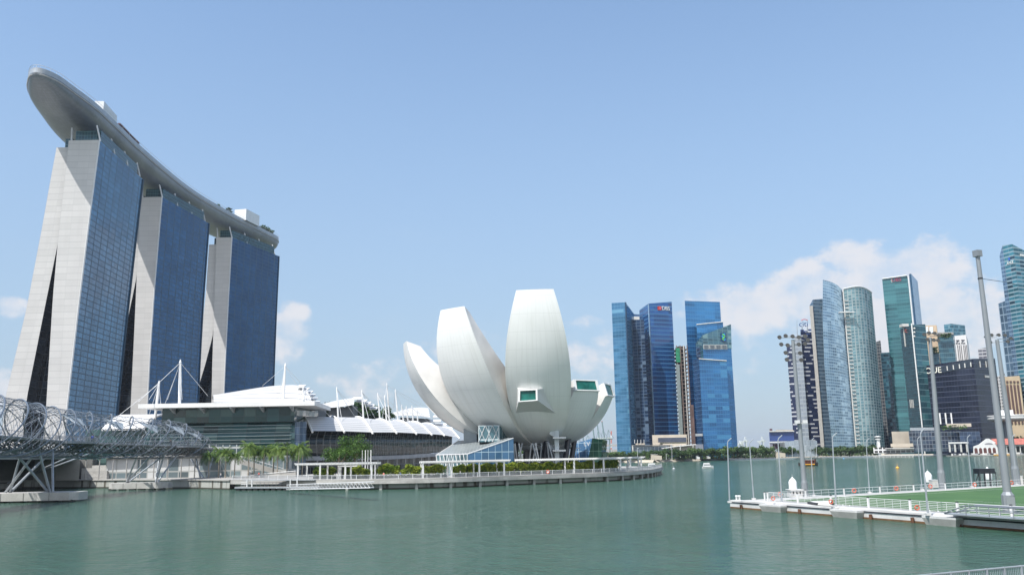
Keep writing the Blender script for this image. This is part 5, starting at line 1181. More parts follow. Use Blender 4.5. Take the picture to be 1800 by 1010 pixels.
# black scaffold stand
p = G(1737, 854.5, FZ); th = thing('scaffold_stand', 'black steel camera stand with covered top on the far side of the pitch', 'scaffold', p)
Yk = p.y; q = [P(x, y, Yk) for x, y in ((1722, 832), (1749.5, 832), (1749.5, 822.5), (1722, 822.5))]
mb = MB(); mb.prism([(q[0].x, Yk), (q[1].x, Yk), (q[1].x, Yk+2.2), (q[0].x, Yk+2.2)], q[0].z, q[2].z); mb.build('cover', black, th)
for x in (1724, 1733, 1742.5, 1752): a = P(x, 853.5, Yk); mb = MB(); mb.tube((a.x, Yk, FZ), (P(x-1.5, 833, Yk).x, Yk, q[0].z+.3), .08, n=5); mb.tube((a.x, Yk+2.2, FZ), (P(x-1.5, 833, Yk).x, Yk+2.2, q[0].z+.3), .08, n=5); mb.build('leg', dark, th)
mb = MB(); mb.tube(P(1716.5, 844, Yk+1), P(1722, 824, Yk+1), .09, n=5); mb.build('brace', dark, th)
# aluminium gangway at the near edge, covered dinghy, bollards
a, b_ = fpt(NL*.79, .2), fpt(NL+6, -.1); th = thing('aluminium_gangway', 'grey aluminium gangway with side frames lying on the platform edge below the thickest mast', 'gangway', a); d = (b_-a); u = d.normalized(); w_ = -nin*1.5
mb = MB(); mb.prism(xy([a+w_, b_+w_, b_, a]), FZ+.22, FZ+.34); mb.build('tread', galv, th)
for o in (w_, Vector()):
    mb = MB(); K = 6; hs = [.0, .9, .9, .9, .9, .9, .3]
    st_ = [a.lerp(b_, k/K)+o for k in range(K+1)]
    mb.path([p+Vector((0, 0, FZ*0+.34+h)) for p, h in zip(st_, hs)], .06, 5)
    for p, h in zip(st_, hs): mb.tube(p+Vector((0, 0, .3)), p+Vector((0, 0, .34+h)), .05, n=4)
    mb.path([p+Vector((0, 0, .34+h*.5)) for p, h in zip(st_, hs)], .04, 4)
    mb.build('side_frame', steel, th)
a = G(1419, 884, FZ+.2); b_ = G(1452, 888.5, FZ+.2); th = thing('covered_dinghy', 'dark dinghy under a pale cover on the platform edge', 'dinghy', a); mb = MB(); d = b_-a
def din(u_, v): p = a.lerp(b_, u_); w = 1.0*math.sin(math.pi*min(1, .12+u_*.85))**.6; an = math.pi*v; n = Vector((-d.y, d.x, 0)).normalized(); return p+n*(w*math.cos(an)+.8)+Vector((0, 0, .55*math.sin(an)*(.5+.6*u_)))
mb.grid(din, 12, 8); mb.build('cover', offwhite, th, smooth=60); mb = MB(); p = a.lerp(b_, .35)+Vector((0, -.1, .1)); mb.box(p, (d.length*.5, .5, .3), math.atan2(d.y, d.x)); mb.build('hull', dark, th)
for i, x in enumerate((1295, 1300)): p = G(x, 879, FZ); th = thing('bollard', 'short white mooring bollard on the platform corner, ' + ('by the corner lamp post' if i == 0 else 'on the fence side of its twin'), 'bollard', p, 'mooring bollards at the corner'); mb = MB(); mb.lathe([(.16, 0), (.14, .5), (.22, .6), (.2, .75)], p, 10); mb.build('body', white, th, smooth=40)
# waterside railing in front of the camera
A_ = G(1600, 1012.0, 3.1); B_ = G(1800, 993.5, 3.1); d = (B_-A_).normalized(); th = thing('waterside_railing', 'grey railing with close vertical bars cropped by the lower photo corner', 'railing', A_)
mb = MB(); a, b_ = A_-d*6, B_+d*6; mb.path([a, b_], .035, 6); mb.path([a-Vector((0, 0, .95)), b_-Vector((0, 0, .95))], .03, 5); mb.build('top_rail', galv, th)
ln = (b_-a).length; k = int(ln/.105); mb = MB()
for i in range(k): p = a+d*(i*.105); mb.tube(p-Vector((0, 0, .95)), p, .011, n=4)
mb.build('bar_grille', galv, th)
i = 0; s = 0
while s < ln:
    p = a+d*s; mb = MB(); mb.box(p-Vector((0, 0, .52)), (.07, .07, 1.12), math.atan2(d.y, d.x)); mb.build('post', galv, th); s += 1.02
mb = MB(); nn = Vector((-d.y, d.x, 0)); nn = -nn if nn.y > 0 else nn
mb.prism(xy([a+nn*.0-nn*.3, b_-nn*.3, b_+nn*4, a+nn*4]), -1, 1.95); prop(mb.build('near_quay', pale_conc), kind='structure')

# ------------------------------------------------------------------ boats and buoys
def motor_boat(lb, px, py, L_, rz, group='white cruise boats on the bay'):
    p = G(px, py); th = thing('cruise_boat', lb, 'boat', p, group); m = Matrix.Rotation(rz, 3, 'Z'); mb = MB()
    def sec(x, w, h): return [p+m @ Vector(v) for v in ((x, -w, h), (x, -w*.7, .05), (x, 0, -.3), (x, w*.7, .05), (x, w, h))]
    rows = [sec(-L_/2, L_*.17, .9), sec(-L_*.2, L_*.19, .9), sec(L_*.15, L_*.18, 1.05), sec(L_*.38, L_*.1, 1.25), sec(L_*.52, .05, 1.4)]
    for r0, r1 in zip(rows, rows[1:]):
        for k in range(4): mb.face((r0[k], r0[k+1], r1[k+1], r1[k]))
        mb.face((r0[0], r1[0], r1[4], r0[4]))
    mb.face(rows[0]); mb.build('hull', white, th)
    mb = MB(); q = [m @ Vector(v) for v in ((-L_*.42, -L_*.15, 0), (L_*.3, -L_*.13, 0), (L_*.3, L_*.13, 0), (-L_*.42, L_*.15, 0))]; t_ = [m @ Vector(v) for v in ((-L_*.36, -L_*.12, 0), (L_*.12, -L_*.1, 0), (L_*.12, L_*.1, 0), (-L_*.36, L_*.12, 0))]
    lo = [p+v+Vector((0, 0, .95)) for v in q]; hi = [p+v+Vector((0, 0, 2.7)) for v in t_]
    for k in range(4): j = (k+1) % 4; mb.face((lo[k], lo[j], hi[j], hi[k]))
    mb.face(hi); mb.build('cabin', white, th)
    mb = MB(); lo2 = [l.lerp(h, .3)+(l-p-Vector((0, 0, .95))).normalized()*.03 for l, h in zip(lo, hi)]; hi2 = [l.lerp(h, .62)+(l-p-Vector((0, 0, .95))).normalized()*.03 for l, h in zip(lo, hi)]
    mb.face((lo2[0], lo2[1], hi2[1], hi2[0])); mb.face((lo2[2], lo2[3], hi2[3], hi2[2])); mb.build('window', mat('boat_window', (.10, .13, .15), .15), th)
motor_boat('white cruise boat moored close behind the rounded boardwalk tip', 1150, 828.5, 5.2, -.15); motor_boat('white cruise boat just behind another one off the boardwalk tip', 1148, 822.5, 6.2, .1); motor_boat('white cruise boat alone in open water below the blue towers', 1244.5, 822.5, 5.6, .05)
p = G(1421, 818.3); th = thing('bumboat', 'black and yellow wooden bumboat with covered deck crossing the bay', 'boat', p); Lb = P(1438, 818, p.y).x-P(1404, 818, p.y).x; mb = MB()
def bs(x, w, h, k): return [p+Vector(v) for v in ((x, -w, h), (x, -w*.75, .1), (x, 0, -.3), (x, w*.75, .1), (x, w, h))]
rows = [bs(-Lb/2, .6, 1.9, 0), bs(-Lb*.38, 1.7, 1.2, 0), bs(0, 2.0, 1.0, 0), bs(Lb*.3, 1.6, 1.2, 0), bs(Lb*.5, .2, 2.0, 0)]
for r0, r1 in zip(rows, rows[1:]):
    for k in range(4): mb.face((r0[k], r0[k+1], r1[k+1], r1[k]))
    mb.face((r0[0], r1[0], r1[4], r0[4]))
mb.face(rows[0]); mb.face(rows[-1]); mb.build('hull', mat('boat_black', (.03, .025, .02), .5), th)
mb = MB(); mb.box(p+Vector((0, -1.99, .85)), (Lb*.55, .08, .5)); mb.build('stripe', yellow, th)
mb = MB(); mb.box(p+Vector((-.3, 0, 3.2)), (Lb*.62, 3.6, .25)); mb.build('roof', mat('boat_roof', (.35, .36, .36), .6), th)
mb = MB(); mb.box(p+Vector((-.3, 0, 2.0)), (Lb*.5, 3.0, 2.2)); mb.build('cabin', mat('boat_cabin', (.05, .03, .02), .6), th)
for k in range(7): mb = MB(); mb.tube(p+Vector((-Lb*.3+k*Lb*.095, -1.8, 1.0)), p+Vector((-Lb*.3+k*Lb*.095, -1.8, 3.1)), .09, n=5); mb.build('post', mat('boat_red', (.3, .05, .02)), th)
mb = MB(); mb.box(p+Vector((Lb*.33, 0, 2.6)), (Lb*.13, 2.4, 2.0)); mb.build('wheelhouse', mat('boat_cabin', (.05, .03, .02)), th)
for (px, py, m_, lb) in ((1184.5, 824, grey, 'small grey buoy with a topmark between the white boats'), (1577.5, 822.5, yellow, 'small yellow buoy floating beyond the far fence'), (1483, 806, mat('buoy_blue', (.10, .30, .55), .5), 'small blue buoy floating near the far shore')):
    p = G(px, py); th = thing('buoy', lb, 'buoy', p, 'small buoys on the bay'); mb = MB(); mb.lathe([(.3, -.2), (.75, .15), (.6, .5), (.15, .8)], p, 10); mb.build('float', m_, th, smooth=40); mb = MB(); mb.tube(p+Vector((0, 0, .7)), p+Vector((0, 0, 1.9)), .07, n=5); mb.build('topmark', m_, th)

# ------------------------------------------------------------------ people
def person(lb, p, rz, top_m, leg_m, pose=0, h=1.7, hat=None):
    th = thing('person', lb, 'person', p)
    V = [(0, 0, .93), (0, 0, 1.15), (0, 0, 1.4), (0, 0, 1.5), (0, .01, 1.6), (.0, .02, 1.72), (.1, 0, .9), (.12, .05+.12*pose, .48), (.12, -.02+.2*pose, .06), (.12, .12+.2*pose, .03), (-.1, 0, .9), (-.12, .03-.1*pose, .48), (-.12, -.03-.2*pose, .06), (-.12, .1-.2*pose, .03), (.2, 0, 1.4), (.25, .0, 1.12), (.24, .12, .88), (-.2, 0, 1.4), (-.25, 0, 1.12), (-.24, .12, .88)]
    E_ = [(0, 1), (1, 2), (2, 3), (3, 4), (4, 5), (0, 6), (6, 7), (7, 8), (8, 9), (0, 10), (10, 11), (11, 12), (12, 13), (2, 14), (14, 15), (15, 16), (2, 17), (17, 18), (18, 19)]
    Rr = [.14, .13, .15, .06, .095, .08, .085, .06, .045, .03, .085, .06, .045, .03, .06, .045, .035, .06, .045, .035]
    me = bpy.data.meshes.new('body'); me.from_pydata(V, E_, []); o = bpy.data.objects.new('body', me); C.objects.link(o); o.parent = th
    sk = o.modifiers.new('skin', 'SKIN'); o.modifiers.new('sub', 'SUBSURF').levels = 1
    for i, r in enumerate(Rr): me.skin_vertices[0].data[i].radius = (r, r)
    me.skin_vertices[0].data[0].use_root = True
    m_, t, b = new_mat('person_' + str(len(MATS))); tc = N(t, 'ShaderNodeTexCoord'); sx = N(t, 'ShaderNodeSeparateXYZ'); L(t, tc.outputs['Object'], sx.inputs[0])
    c = MIX(t, M_(t, 'GREATER_THAN', sx.outputs['Z'], .92), leg_m, top_m); c = MIX(t, M_(t, 'GREATER_THAN', sx.outputs['Z'], 1.48), c, (.42, .25, .17)); L(t, c, b.inputs['Base Color']); b.inputs['Roughness'].default_value = .8; me.materials.append(m_)
    mb = MB(); mb.lathe([(.11, 1.66), (.115, 1.72), (.08, 1.8), (.02, 1.825)] if not hat else [(.24, 1.68), (.25, 1.7), (.13, 1.72), (.11, 1.82), (.03, 1.84)], (0, 0, 0), 10)
    hr = mb.build('hat' if hat else 'hair', hat or darkcl, smooth=60); hr.parent = th; th.rotation_euler = (0, 0, rz); return th
s_ = s_near(137, 214); p, d, n = bax(s_); person('person in a bright blue top leaning on the bridge viewing deck rail', p+n*5.2+Vector((0, 0, bz(s_)-2.02)), .6, (.02, .07, .5), (.03, .03, .06))
s_ = s_near(258, 268); p, d, n = bax(s_); person('person in dark clothes walking on the helix bridge deck', p+n*2.0+Vector((0, 0, bz(s_)-2.0)), .3, (.02, .02, .025), (.03, .03, .05), .6)
p = P(473, 816, 296.8); person('person in white with a wide white hat on the grey stair ramp', Vector((p.x, 296.9, p.z)), 2.0, (.7, .7, .7), (.6, .58, .55), .5, hat=white)
for k, (ss, f) in enumerate(((10, -.6), (18, .85), (26, .9))):
    p, n = at_s(ss, f); person('tiny visitor at the sky park railing, ' + ('closest to the tip of the overhang', 'second from the tip of the overhang', 'third from the tip of the overhang')[k], p+Vector((0, 0, .1)), k, (.5, .48, .45), (.05, .05, .08))

BW = [(672, 2.0, (.6, .2, .15), (.03, .03, .06)), (703, 1.6, (.1, .2, .4), (.25, .22, .18)), (818, 2.4, (.65, .64, .6), (.03, .04, .09)), (912, 2.0, (.05, .05, .06), (.05, .05, .05)), (1098, 2.2, (.5, .45, .1), (.06, .06, .08)), (1112, 1.7, (.55, .55, .58), (.1, .08, .07)), (455, 0, (.5, .12, .1), (.04, .04, .07)), (388, 0, (.6, .6, .58), (.05, .06, .12))]
BL_ = ['visitor in a faded red top standing at the boardwalk rail between two hedges', 'visitor in a blue top and khaki trousers at the boardwalk rail', 'visitor in a pale top walking before the glass entrance hall', 'visitor all in black at the boardwalk rail under the museum', 'visitor in a mustard top near the boardwalk tip', 'visitor in a grey top near the boardwalk tip', 'visitor in a dark red top on the quay below the palms', 'visitor in white on the quay beside the footbridge landing']
for k, ((x, bk_, a, b_), lb) in enumerate(zip(BW, BL_)):
    p = deck_at(x, bk_)[0] if bk_ else P(x, 836, 276); p.z = DZ; person(lb, p, k*1.1, a, b_, .5 if k % 2 else .1)
p, t_ = deck_at(965, .5); th = thing('rail_sign', 'round red and white sign hung on the boardwalk railing', 'sign', p); mb = MB(); mb.path([p+Vector((0, -.12, .75)), p+Vector((0, -.2, .75))], .55, 14); mb.build('disc', white, th); mb = ring_mesh('ring', redm, p+Vector((0, -.2, .75)), .42); mb.build('ring', redm, th)
# ------------------------------------------------------------------ far towers
LZ = 2.2
roofm = mat('roof_grey', (.30, .31, .32), .8)
def tower(name, lb, vis, fac, depth=None, cat='office tower', zb=LZ, group=None, roof=None, th=None, part='facade'):
    """Roof corners seen (px, py, metres ahead) from one side to the other; walls drop straight to the ground."""
    c = [P(*v) for v in vis]
    if len(c) == 3: back = [c[0]+c[2]-c[1]]; back[0].z = (c[0].z+c[2].z)/2
    else: back = [c[1]+Vector((depth*max(.12, c[1].x/c[1].y*1.04), depth, 0)), c[0]+Vector((depth*max(.12, c[0].x/c[0].y*1.04), depth, 0))]
    q = c + back
    if th is None: th = thing(name, lb, cat, (c[0].x, c[0].y, zb), group)
    mb = MB(); n = len(q); u = 0.0
    for i in range(n):
        j = (i+1) % n; u = mb.wall((q[i].x, q[i].y, zb), (q[j].x, q[j].y, zb), q[j], q[i], 0, u)
    mb.build(part, fac, th)
    mb = MB(); mb.face([p-Vector((0, 0, .8)) for p in q]); mb.build('roof', roof or roofm, th, fix=False)
    return th, q
def roof_box(th, q, f0, f1, h, m=None, name='plant_room'):
    a, b = q[0].lerp(q[1], f0), q[0].lerp(q[1], f1); d = Vector((0, 8, 0)); z = min(a.z, b.z)-.9; mb = MB(); mb.prism(xy([a+d, b+d, b+d*2.4, a+d*2.4]), z, z+h+.9); mb.build(name, m or grey, th)
# blue waterfront group
fb1 = facade('blue_pale', (.07, .21, .36), (.06, .17, .29), 3.6, 3.2, .14, .05, .10, .07, .42, (.14, .32, .46), .10, .03, vgrp=4)
fb1d = facade('balcony_navy', (.012, .032, .075), (.05, .085, .14), 3.3, 4.4, .22, .14, .5, .15, .2, (.10, .15, .22), .16, .03)
fb2 = facade('blue_banded', (.010, .075, .235), (.035, .14, .30), 4.3, 3.0, .24, .02, .30, .08, .42, (.02, .05, .15), .18, .035, vgrp=6)
fb3 = facade('blue_sky', (.026, .165, .37), (.045, .20, .41), 4.2, 3.0, .12, .04, .22, .06, .45, (.05, .24, .46), .1, .03, vgrp=4)
fb4 = facade('blue_pixel', (.022, .14, .33), (.035, .17, .36), 4.0, 2.6, .16, .06, .16, .07, .42, (.05, .21, .40), .12, .025, vgrp=3)
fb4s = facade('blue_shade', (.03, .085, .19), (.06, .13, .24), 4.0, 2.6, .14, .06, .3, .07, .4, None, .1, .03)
t1, q1 = tower('residential_tower', 'pale blue glass slab tower closest to the port cranes, its top sloping', [(1075, 532.3, 880), (1099.5, 531, 872), (1114, 551, 900)], fb1, group='blue glass towers on the far shore')
mb = MB(); c_ = P(1099.5, 531, 871.6); mb.tube((c_.x, c_.y-.2, LZ), (c_.x, c_.y-.2, c_.z), .8, n=4); mb.build('corner_fin', mat('fin_dark', (.02, .05, .10), .3), t1)
t1b, q = tower('balcony_tower', 'dark navy balcony block tucked between two lighter blue towers', [(1103.5, 561, 892), (1131.8, 561.5, 884)], fb1d, 30, 'residential tower', group='blue glass towers on the far shore')
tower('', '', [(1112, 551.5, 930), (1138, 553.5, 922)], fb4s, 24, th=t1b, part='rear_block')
mb = MB(); a, b = P(1113.5, 558.5, 905), P(1124, 558, 905); mb.prism([(a.x, 905), (b.x, 905), (b.x, 912), (a.x, 912)], a.z-3, a.z+1.4); mb.build('plant_room', offwhite, t1b)
t2, q2 = tower('office_tower', 'dark blue banded office tower with red and white bank sign near its top', [(1123.8, 545, 935), (1139.8, 533.2, 905), (1180.7, 530, 915)], fb2, group='blue glass towers on the far shore')
mb = MB(); mb.tube((q2[1].x, q2[1].y-.2, LZ), (q2[1].x, q2[1].y-.2, q2[1].z), .7, n=4); mb.build('corner_fin', mat('fin_pale', (.20, .30, .42), .4), t2)
xd = (q2[2]-q2[1]).normalized()
def on(pa, pb, px, py):                              # point of a vertical wall through two plan points, seen at a pixel
    d = ray(px, py); o = Vector((0, 0, CAM_H)); e = Vector((pb.x-pa.x, pb.y-pa.y, 0)); n = Vector((e.y, -e.x, 0)).normalized(); n = n if n.y < 0 else -n
    s = (Vector((pa.x, pa.y, 0))-Vector((o.x, o.y, 0))).dot(n)/Vector((d.x, d.y, 0)).dot(n); return o+d*s+n*.5
p = on(q2[1], q2[2], 1170, 542); sign_text('sign_lettering', 'DBS', t2, p, xd, 5.6, white, .2)
p = on(q2[1], q2[2], 1158.8, 541.5); mb = MB(); a = math.atan2(xd.y, xd.x); mb.box(p, (4.2, .5, 3.9), a); em = mb.build('sign_emblem', mat('sign_red', (.55, .03, .03), .5), t2)
mb = MB()
for k in range(4): an = R(45+90*k); mb.box(p+Vector((math.cos(an)*.75, -.32, math.sin(an)*.75)), (.5, .1, .5), a)
mb.build('emblem_star', white, em)
# unfinished tower
ct = thing('unfinished_tower', 'unfinished brown concrete tower with green netting between the blue towers', 'building site', P(1196, 790, 960)); c0, c1 = P(1188, 607, 912), P(1208, 605, 912)
z1 = c0.z; w = c1.x-c0.x; br = mat('raw_concrete', (.17, .125, .105), .9, var=.25, scale=.2); k = 0; z = 6.0
while z < z1: mb = MB(); mb.box(((c0.x+c1.x)/2, 924, z), (w, 24, .8)); mb.build('floor_slab', br, ct); z += 4.0
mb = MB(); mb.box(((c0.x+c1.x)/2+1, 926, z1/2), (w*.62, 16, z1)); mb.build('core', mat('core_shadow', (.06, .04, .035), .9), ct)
for f in (.04, .36, .66, .97): mb = MB(); mb.box((lerp(c0.x, c1.x, f), 911.6, z1/2), (.9, .9, z1)); mb.build('column', br if f != .66 else offwhite, ct)
a, b = P(1187.5, 611.5, 911), P(1196, 636, 911); mb = MB(); mb.box(((a.x+b.x)/2, 911, (a.z+b.z)/2), (b.x-a.x, .5, a.z-b.z)); mb.build('green_netting', mat('net_green', (.015, .20, .10), .8, var=.3, scale=.3), ct)
a = P(1189, 640, 911); mb = MB(); mb.box((a.x+1.2, 910.5, a.z/2+3), (3.6, .6, a.z-6)); mb.build('scaffold_grille', mat('scaffold', (.20, .24, .24), .6), ct)
a = P(1206, 606, 909); mb = MB(); mb.box((a.x+2.2, 909, 34), (3.4, 3, 44)); mb.build('hoist_tower', mat('hoist_red', (.14, .09, .08), .7, var=.3, scale=.15), ct)
t3, q3 = tower('office_tower', 'tallest blue glass tower of the far group, flat topped with a lower step', [(1203.6, 528.3, 915), (1265.3, 530.3, 930)], fb3, 36, group='blue glass towers on the far shore')
tower('', '', [(1224.4, 570.6, 905), (1270.8, 565.8, 915)], fb3, 12, th=t3, part='lower_step')
mb = MB(); mb.path([P(1224.4, 570.2, 904.5), P(1270.8, 565.4, 914.5)], .55, 4); mb.build('roof_edge', offwhite, t3)
t4, q4 = tower('office_tower', 'deep blue glass tower with slanted greenish crown and a blue-green ribbon emblem', [(1223.7, 609, 892), (1235.5, 612, 872), (1285.5, 612, 884)], fb4, group='blue glass towers on the far shore')
crown = facade('crown_green', (.05, .14, .19), (.10, .20, .24), 3.0, 5.6, .12, .10, .35, .1, .3, (.16, .28, .30), .15, .04)
cp_ = [on(q4[1], q4[2], x, y)+Vector((0, .4, 0)) for x, y in ((1235.5, 612.5), (1285.8, 612.5), (1284.6, 569.4), (1234.2, 589))]
mb = MB(); mb.face(cp_, [((p.x-cp_[0].x), p.z) for p in cp_]); l0, l1 = Vector((q4[0].x, q4[0].y, q4[0].z)), Vector((q4[0].x, q4[0].y, q4[0].z+4)); mb.face((l0, cp_[0], cp_[3], l1), [(0, 0), (20, 0), (20, 14), (0, 5)])
bk = [p+Vector((4, 26, 0)) for p in cp_]; mb.face((cp_[1], bk[1], bk[2], cp_[2])); mb.face((cp_[3], cp_[2], bk[2], bk[3])); mb.face((bk[0], bk[1], bk[2], bk[3])); mb.build('crown', crown, t4, fix=False)
for k in range(4):
    a, b = on(q4[1], q4[2], 1237.2+10.6*k, 612.5)+Vector((0, -.1, 0)), on(q4[1], q4[2], 1244.6+10.6*k, 606.5)+Vector((0, -.1, 0)); mb = MB(); d = Vector((b.x-a.x, b.y-a.y, 0)); an = math.atan2(d.y, d.x); mb.box((a+b)/2, (d.length+1.2, .3, b.z-a.z+1.0), an); fo = mb.build('window', offwhite, t4); mb = MB(); mb.box((a+b)/2+Vector((0, -.2, 0)), (d.length, .2, b.z-a.z), an); mb.build('pane', mat('pane_grey', (.10, .12, .14), .2), fo)
xd4 = (q4[2]-q4[1]).normalized(); ce = on(q4[1], q4[2], 1271.3, 592.4)+Vector((0, -.5, 0))
def ribbon(pts, m_, nm, off):
    mb = MB(); q = [ce+Vector((xd4.x*x, xd4.y*x-off, z)) for x, z in pts]; up = Vector((0, 0, 1))
    for a, b in zip(q, q[1:]):
        d = (b-a).normalized(); n = Vector((-d.z*xd4.x, -d.z*xd4.y, d.x)).normalized()*.75; f = [a-n, b-n, b+n, a+n]; mb.face(f); mb.face([v+Vector((0, .3, 0)) for v in f[::-1]])
        for k in range(4): mb.face((f[k], f[(k+1) % 4], f[(k+1) % 4]+Vector((0, .3, 0)), f[k]+Vector((0, .3, 0))))
    mb.build(nm, m_, t4)
pn = MB(); pn.box(ce+Vector((0, .25, 0)), (6.2, .1, 9.0), math.atan2(xd4.y, xd4.x)); pn.build('sign_panel', mat('sign_navy', (.01, .05, .16), .4), t4)
zz = lambda k: [(1.6*k, 3.4), (-1.4*k, 1.6), (-1.4*k, .4), (1.6*k, -1.4), (1.6*k, -2.2), (.2*k, -3.2)]
ribbon(zz(1), mat('sign_blue', (.03, .35, .75), .4), 'emblem_ribbon', .0); ribbon([(x*.9, z*.9) for x, z in zz(-1)], mat('sign_green', (.12, .55, .15), .4), 'emblem_ribbon', .4)
tower('', '', [(1218, 632.3, 880), (1228.5, 631, 864), (1277, 634.4, 872)], fb4, th=t4, part='lower_block')
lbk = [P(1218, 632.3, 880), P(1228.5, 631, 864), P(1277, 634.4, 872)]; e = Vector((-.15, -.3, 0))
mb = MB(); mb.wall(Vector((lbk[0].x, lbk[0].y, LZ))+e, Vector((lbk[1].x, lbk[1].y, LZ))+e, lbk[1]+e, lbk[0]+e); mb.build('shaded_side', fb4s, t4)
mb = MB(); mb.path([lbk[1]+Vector((0, -.4, .3)), lbk[2]+Vector((0, -.4, .3))], .55, 4); mb.build('roof_edge', offwhite, t4)
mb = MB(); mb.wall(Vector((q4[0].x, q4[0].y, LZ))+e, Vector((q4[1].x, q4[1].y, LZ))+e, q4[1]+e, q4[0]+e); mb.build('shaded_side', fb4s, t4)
# podium buildings at their feet
pd = thing('podium_building', 'low beige stone podium with dark window strip below the blue towers', 'podium', P(1170, 795, 850))
def slab(th, x0, y0, x1, y1, Y, d, m, nm='wall', rf=None):
    a, b = P(x0, y1, Y), P(x1, y0, Y); z0 = max(LZ, a.z); mb = MB(); r_ = a.x/Y*d*1.03; mb.prism([(a.x, Y), (b.x, Y), (b.x+r_, Y+d), (a.x+r_, Y+d)], z0, b.z); return mb.build(nm, [m, rf or pale_conc], th)
slab(pd, 1148, 763, 1207, 800, 858, 14, beige); slab(pd, 1157, 768, 1206, 777, 857.4, 2, mat('strip_glass', (.05, .06, .09), .2), 'window_strip'); slab(pd, 1157, 777.5, 1206, 779, 857, 2, leaf_roof, 'planter_strip'); slab(pd, 1166, 778.5, 1206, 800, 850, 6, beige)
g_ = facade('podium_glass', (.12, .17, .22), (.33, .35, .36), 7, 3.5, .1, .1, .35, .12, .15)
p2 = thing('glass_podium', 'low glass-fronted podium with white frame in front of the balcony block', 'podium', P(1140, 798, 842)); slab(p2, 1112, 782.5, 1176, 802, 842, 10, g_); slab(p2, 1112, 781, 1182, 782.6, 840, 12, offwhite, 'roof_edge'); slab(p2, 1111.5, 782, 1113, 802, 840.5, 2, offwhite, 'end_frame'); slab(p2, 1117, 778.5, 1134, 781, 846, 8, beige, 'roof_block'); slab(p2, 1148, 777, 1160, 781, 846, 8, beige, 'roof_block')
for x in (1115.5, 1120.5, 1126.5, 1132): a, b = P(x, 779, 845), P(x, 772, 845); mb = MB(); mb.tube(a, b, .25, n=5); mb.build('roof_mast', white, p2)
p3 = thing('pavilion_canopy', 'swooping white canopy roof over a beige hall below the blue towers', 'canopy', P(1195, 795, 838)); slab(p3, 1185, 782.5, 1223, 792, 838, 12, beige); slab(p3, 1180, 784, 1184, 800, 838, 4, mat('shaft_purple', (.22, .22, .28), .5), 'shaft')
mb = MB(); pts = [P(1165, 787.5, 834), P(1175, 786, 834), P(1186, 784.3, 834), P(1200, 783, 834), P(1223.5, 780.5, 834)]
for a, b in zip(pts, pts[1:]): mb.prism(xy([a, b, b+Vector((0, 9, 0)), a+Vector((0, 9, 0))]), [a.z-.35, b.z-.35, b.z-.35, a.z-.35], [a.z+.35, b.z+.35, b.z+.35, a.z+.35])
mb.build('canopy_roof', white, p3)
for x in (1179.5, 1195.8, 1218.3): a, b = P(x, 795, 833), P(x, 780.3, 833); mb = MB(); mb.tube(a, b, .3, n=6); mb.build('mast', white, p3)
lk = thing('link_block', 'greyish stepped block at the foot of the deep blue tower', 'podium', P(1228, 790, 856)); slab(lk, 1223, 780, 1236, 800, 856, 6, mat('link_grey', (.20, .22, .27), .5)); slab(lk, 1222.5, 761.5, 1235, 766, 858, 6, mat('link_pale', (.32, .34, .36), .5), 'terrace')

# right-hand skyline
lb_ = thing('event_building', 'low navy building with white roof line beside the dashed tower', 'building', P(1375, 790, 900)); slab(lb_, 1353, 758, 1395, 775, 900, 18, navy); slab(lb_, 1352.5, 756, 1396, 758.6, 898, 20, offwhite, 'roof_edge'); slab(lb_, 1353, 752.8, 1357.5, 757, 899, 6, mat('chimney_brown', (.10, .06, .08)), 'chimney'); slab(lb_, 1364, 755, 1394, 757, 905, 8, tan, 'parapet'); slab(lb_, 1353, 775, 1400, 777.5, 897, 6, white, 'canopy'); slab(lb_, 1357, 778, 1379, 789, 899, 3, facade('red_glass', (.06, .02, .05), (.3, .28, .3), 5, 3, .1, .1), 'front'); slab(lb_, 1353, 778, 1358, 789, 898, 3, facade('stripe', (.05, .05, .15), (.6, .6, .62), 2.0, 30, .4, .01, metal=0), 'striped_wall')
sd = thing('silver_hall', 'low curved silver hall in front of the dashed tower', 'hall', P(1410, 790, 880)); a, b = P(1379, 776, 880), P(1436, 774, 880); mb = MB()
mb.grid(lambda u, v: (lerp(a.x, b.x, u), 880-4*math.sin(math.pi*u)-1.5*(1-v), lerp(LZ, lerp(a.z, b.z, u)+1.2*math.sin(math.pi*u), v)), 16, 3, uv=lambda u, v: (u*32, v*9)); mb.prism([(a.x, 880.5), (b.x, 880.5), (b.x, 896), (a.x, 896)], LZ, a.z); mb.build('wall', [facade('silver_wall', (.36, .40, .42), (.28, .31, .33), 3.0, 2.0, .05, .05, .12, .25, .4), roofm], sd)
dash = facade('dashed_navy', (.008, .014, .05), (.62, .63, .66), 9.5, 13, .32, .0, .3, .15, .2, jit=.02)
# dashes: white bars that start and stop per storey
m_ = dash; tr = m_.node_tree; bnode = tr.nodes['Principled BSDF']
uvn = N(tr, 'ShaderNodeUVMap'); sx = N(tr, 'ShaderNodeSeparateXYZ'); L(tr, uvn.outputs[0], sx.inputs[0]); rw = M_(tr, 'FLOOR', M_(tr, 'DIVIDE', sx.outputs['Y'], 4.6)); wn = N(tr, 'ShaderNodeTexWhiteNoise'); wn.noise_dimensions = '1D'; L(tr, rw, wn.inputs['W'])
fx = M_(tr, 'FRACT', M_(tr, 'ADD', M_(tr, 'DIVIDE', sx.outputs['X'], 15.0), M_(tr, 'MULTIPLY', wn.outputs['Value'], 3.0))); mk = M_(tr, 'MULTIPLY', M_(tr, 'LESS_THAN', fx, .52), M_(tr, 'LESS_THAN', M_(tr, 'FRACT', M_(tr, 'DIVIDE', sx.outputs['Y'], 4.6)), .36))
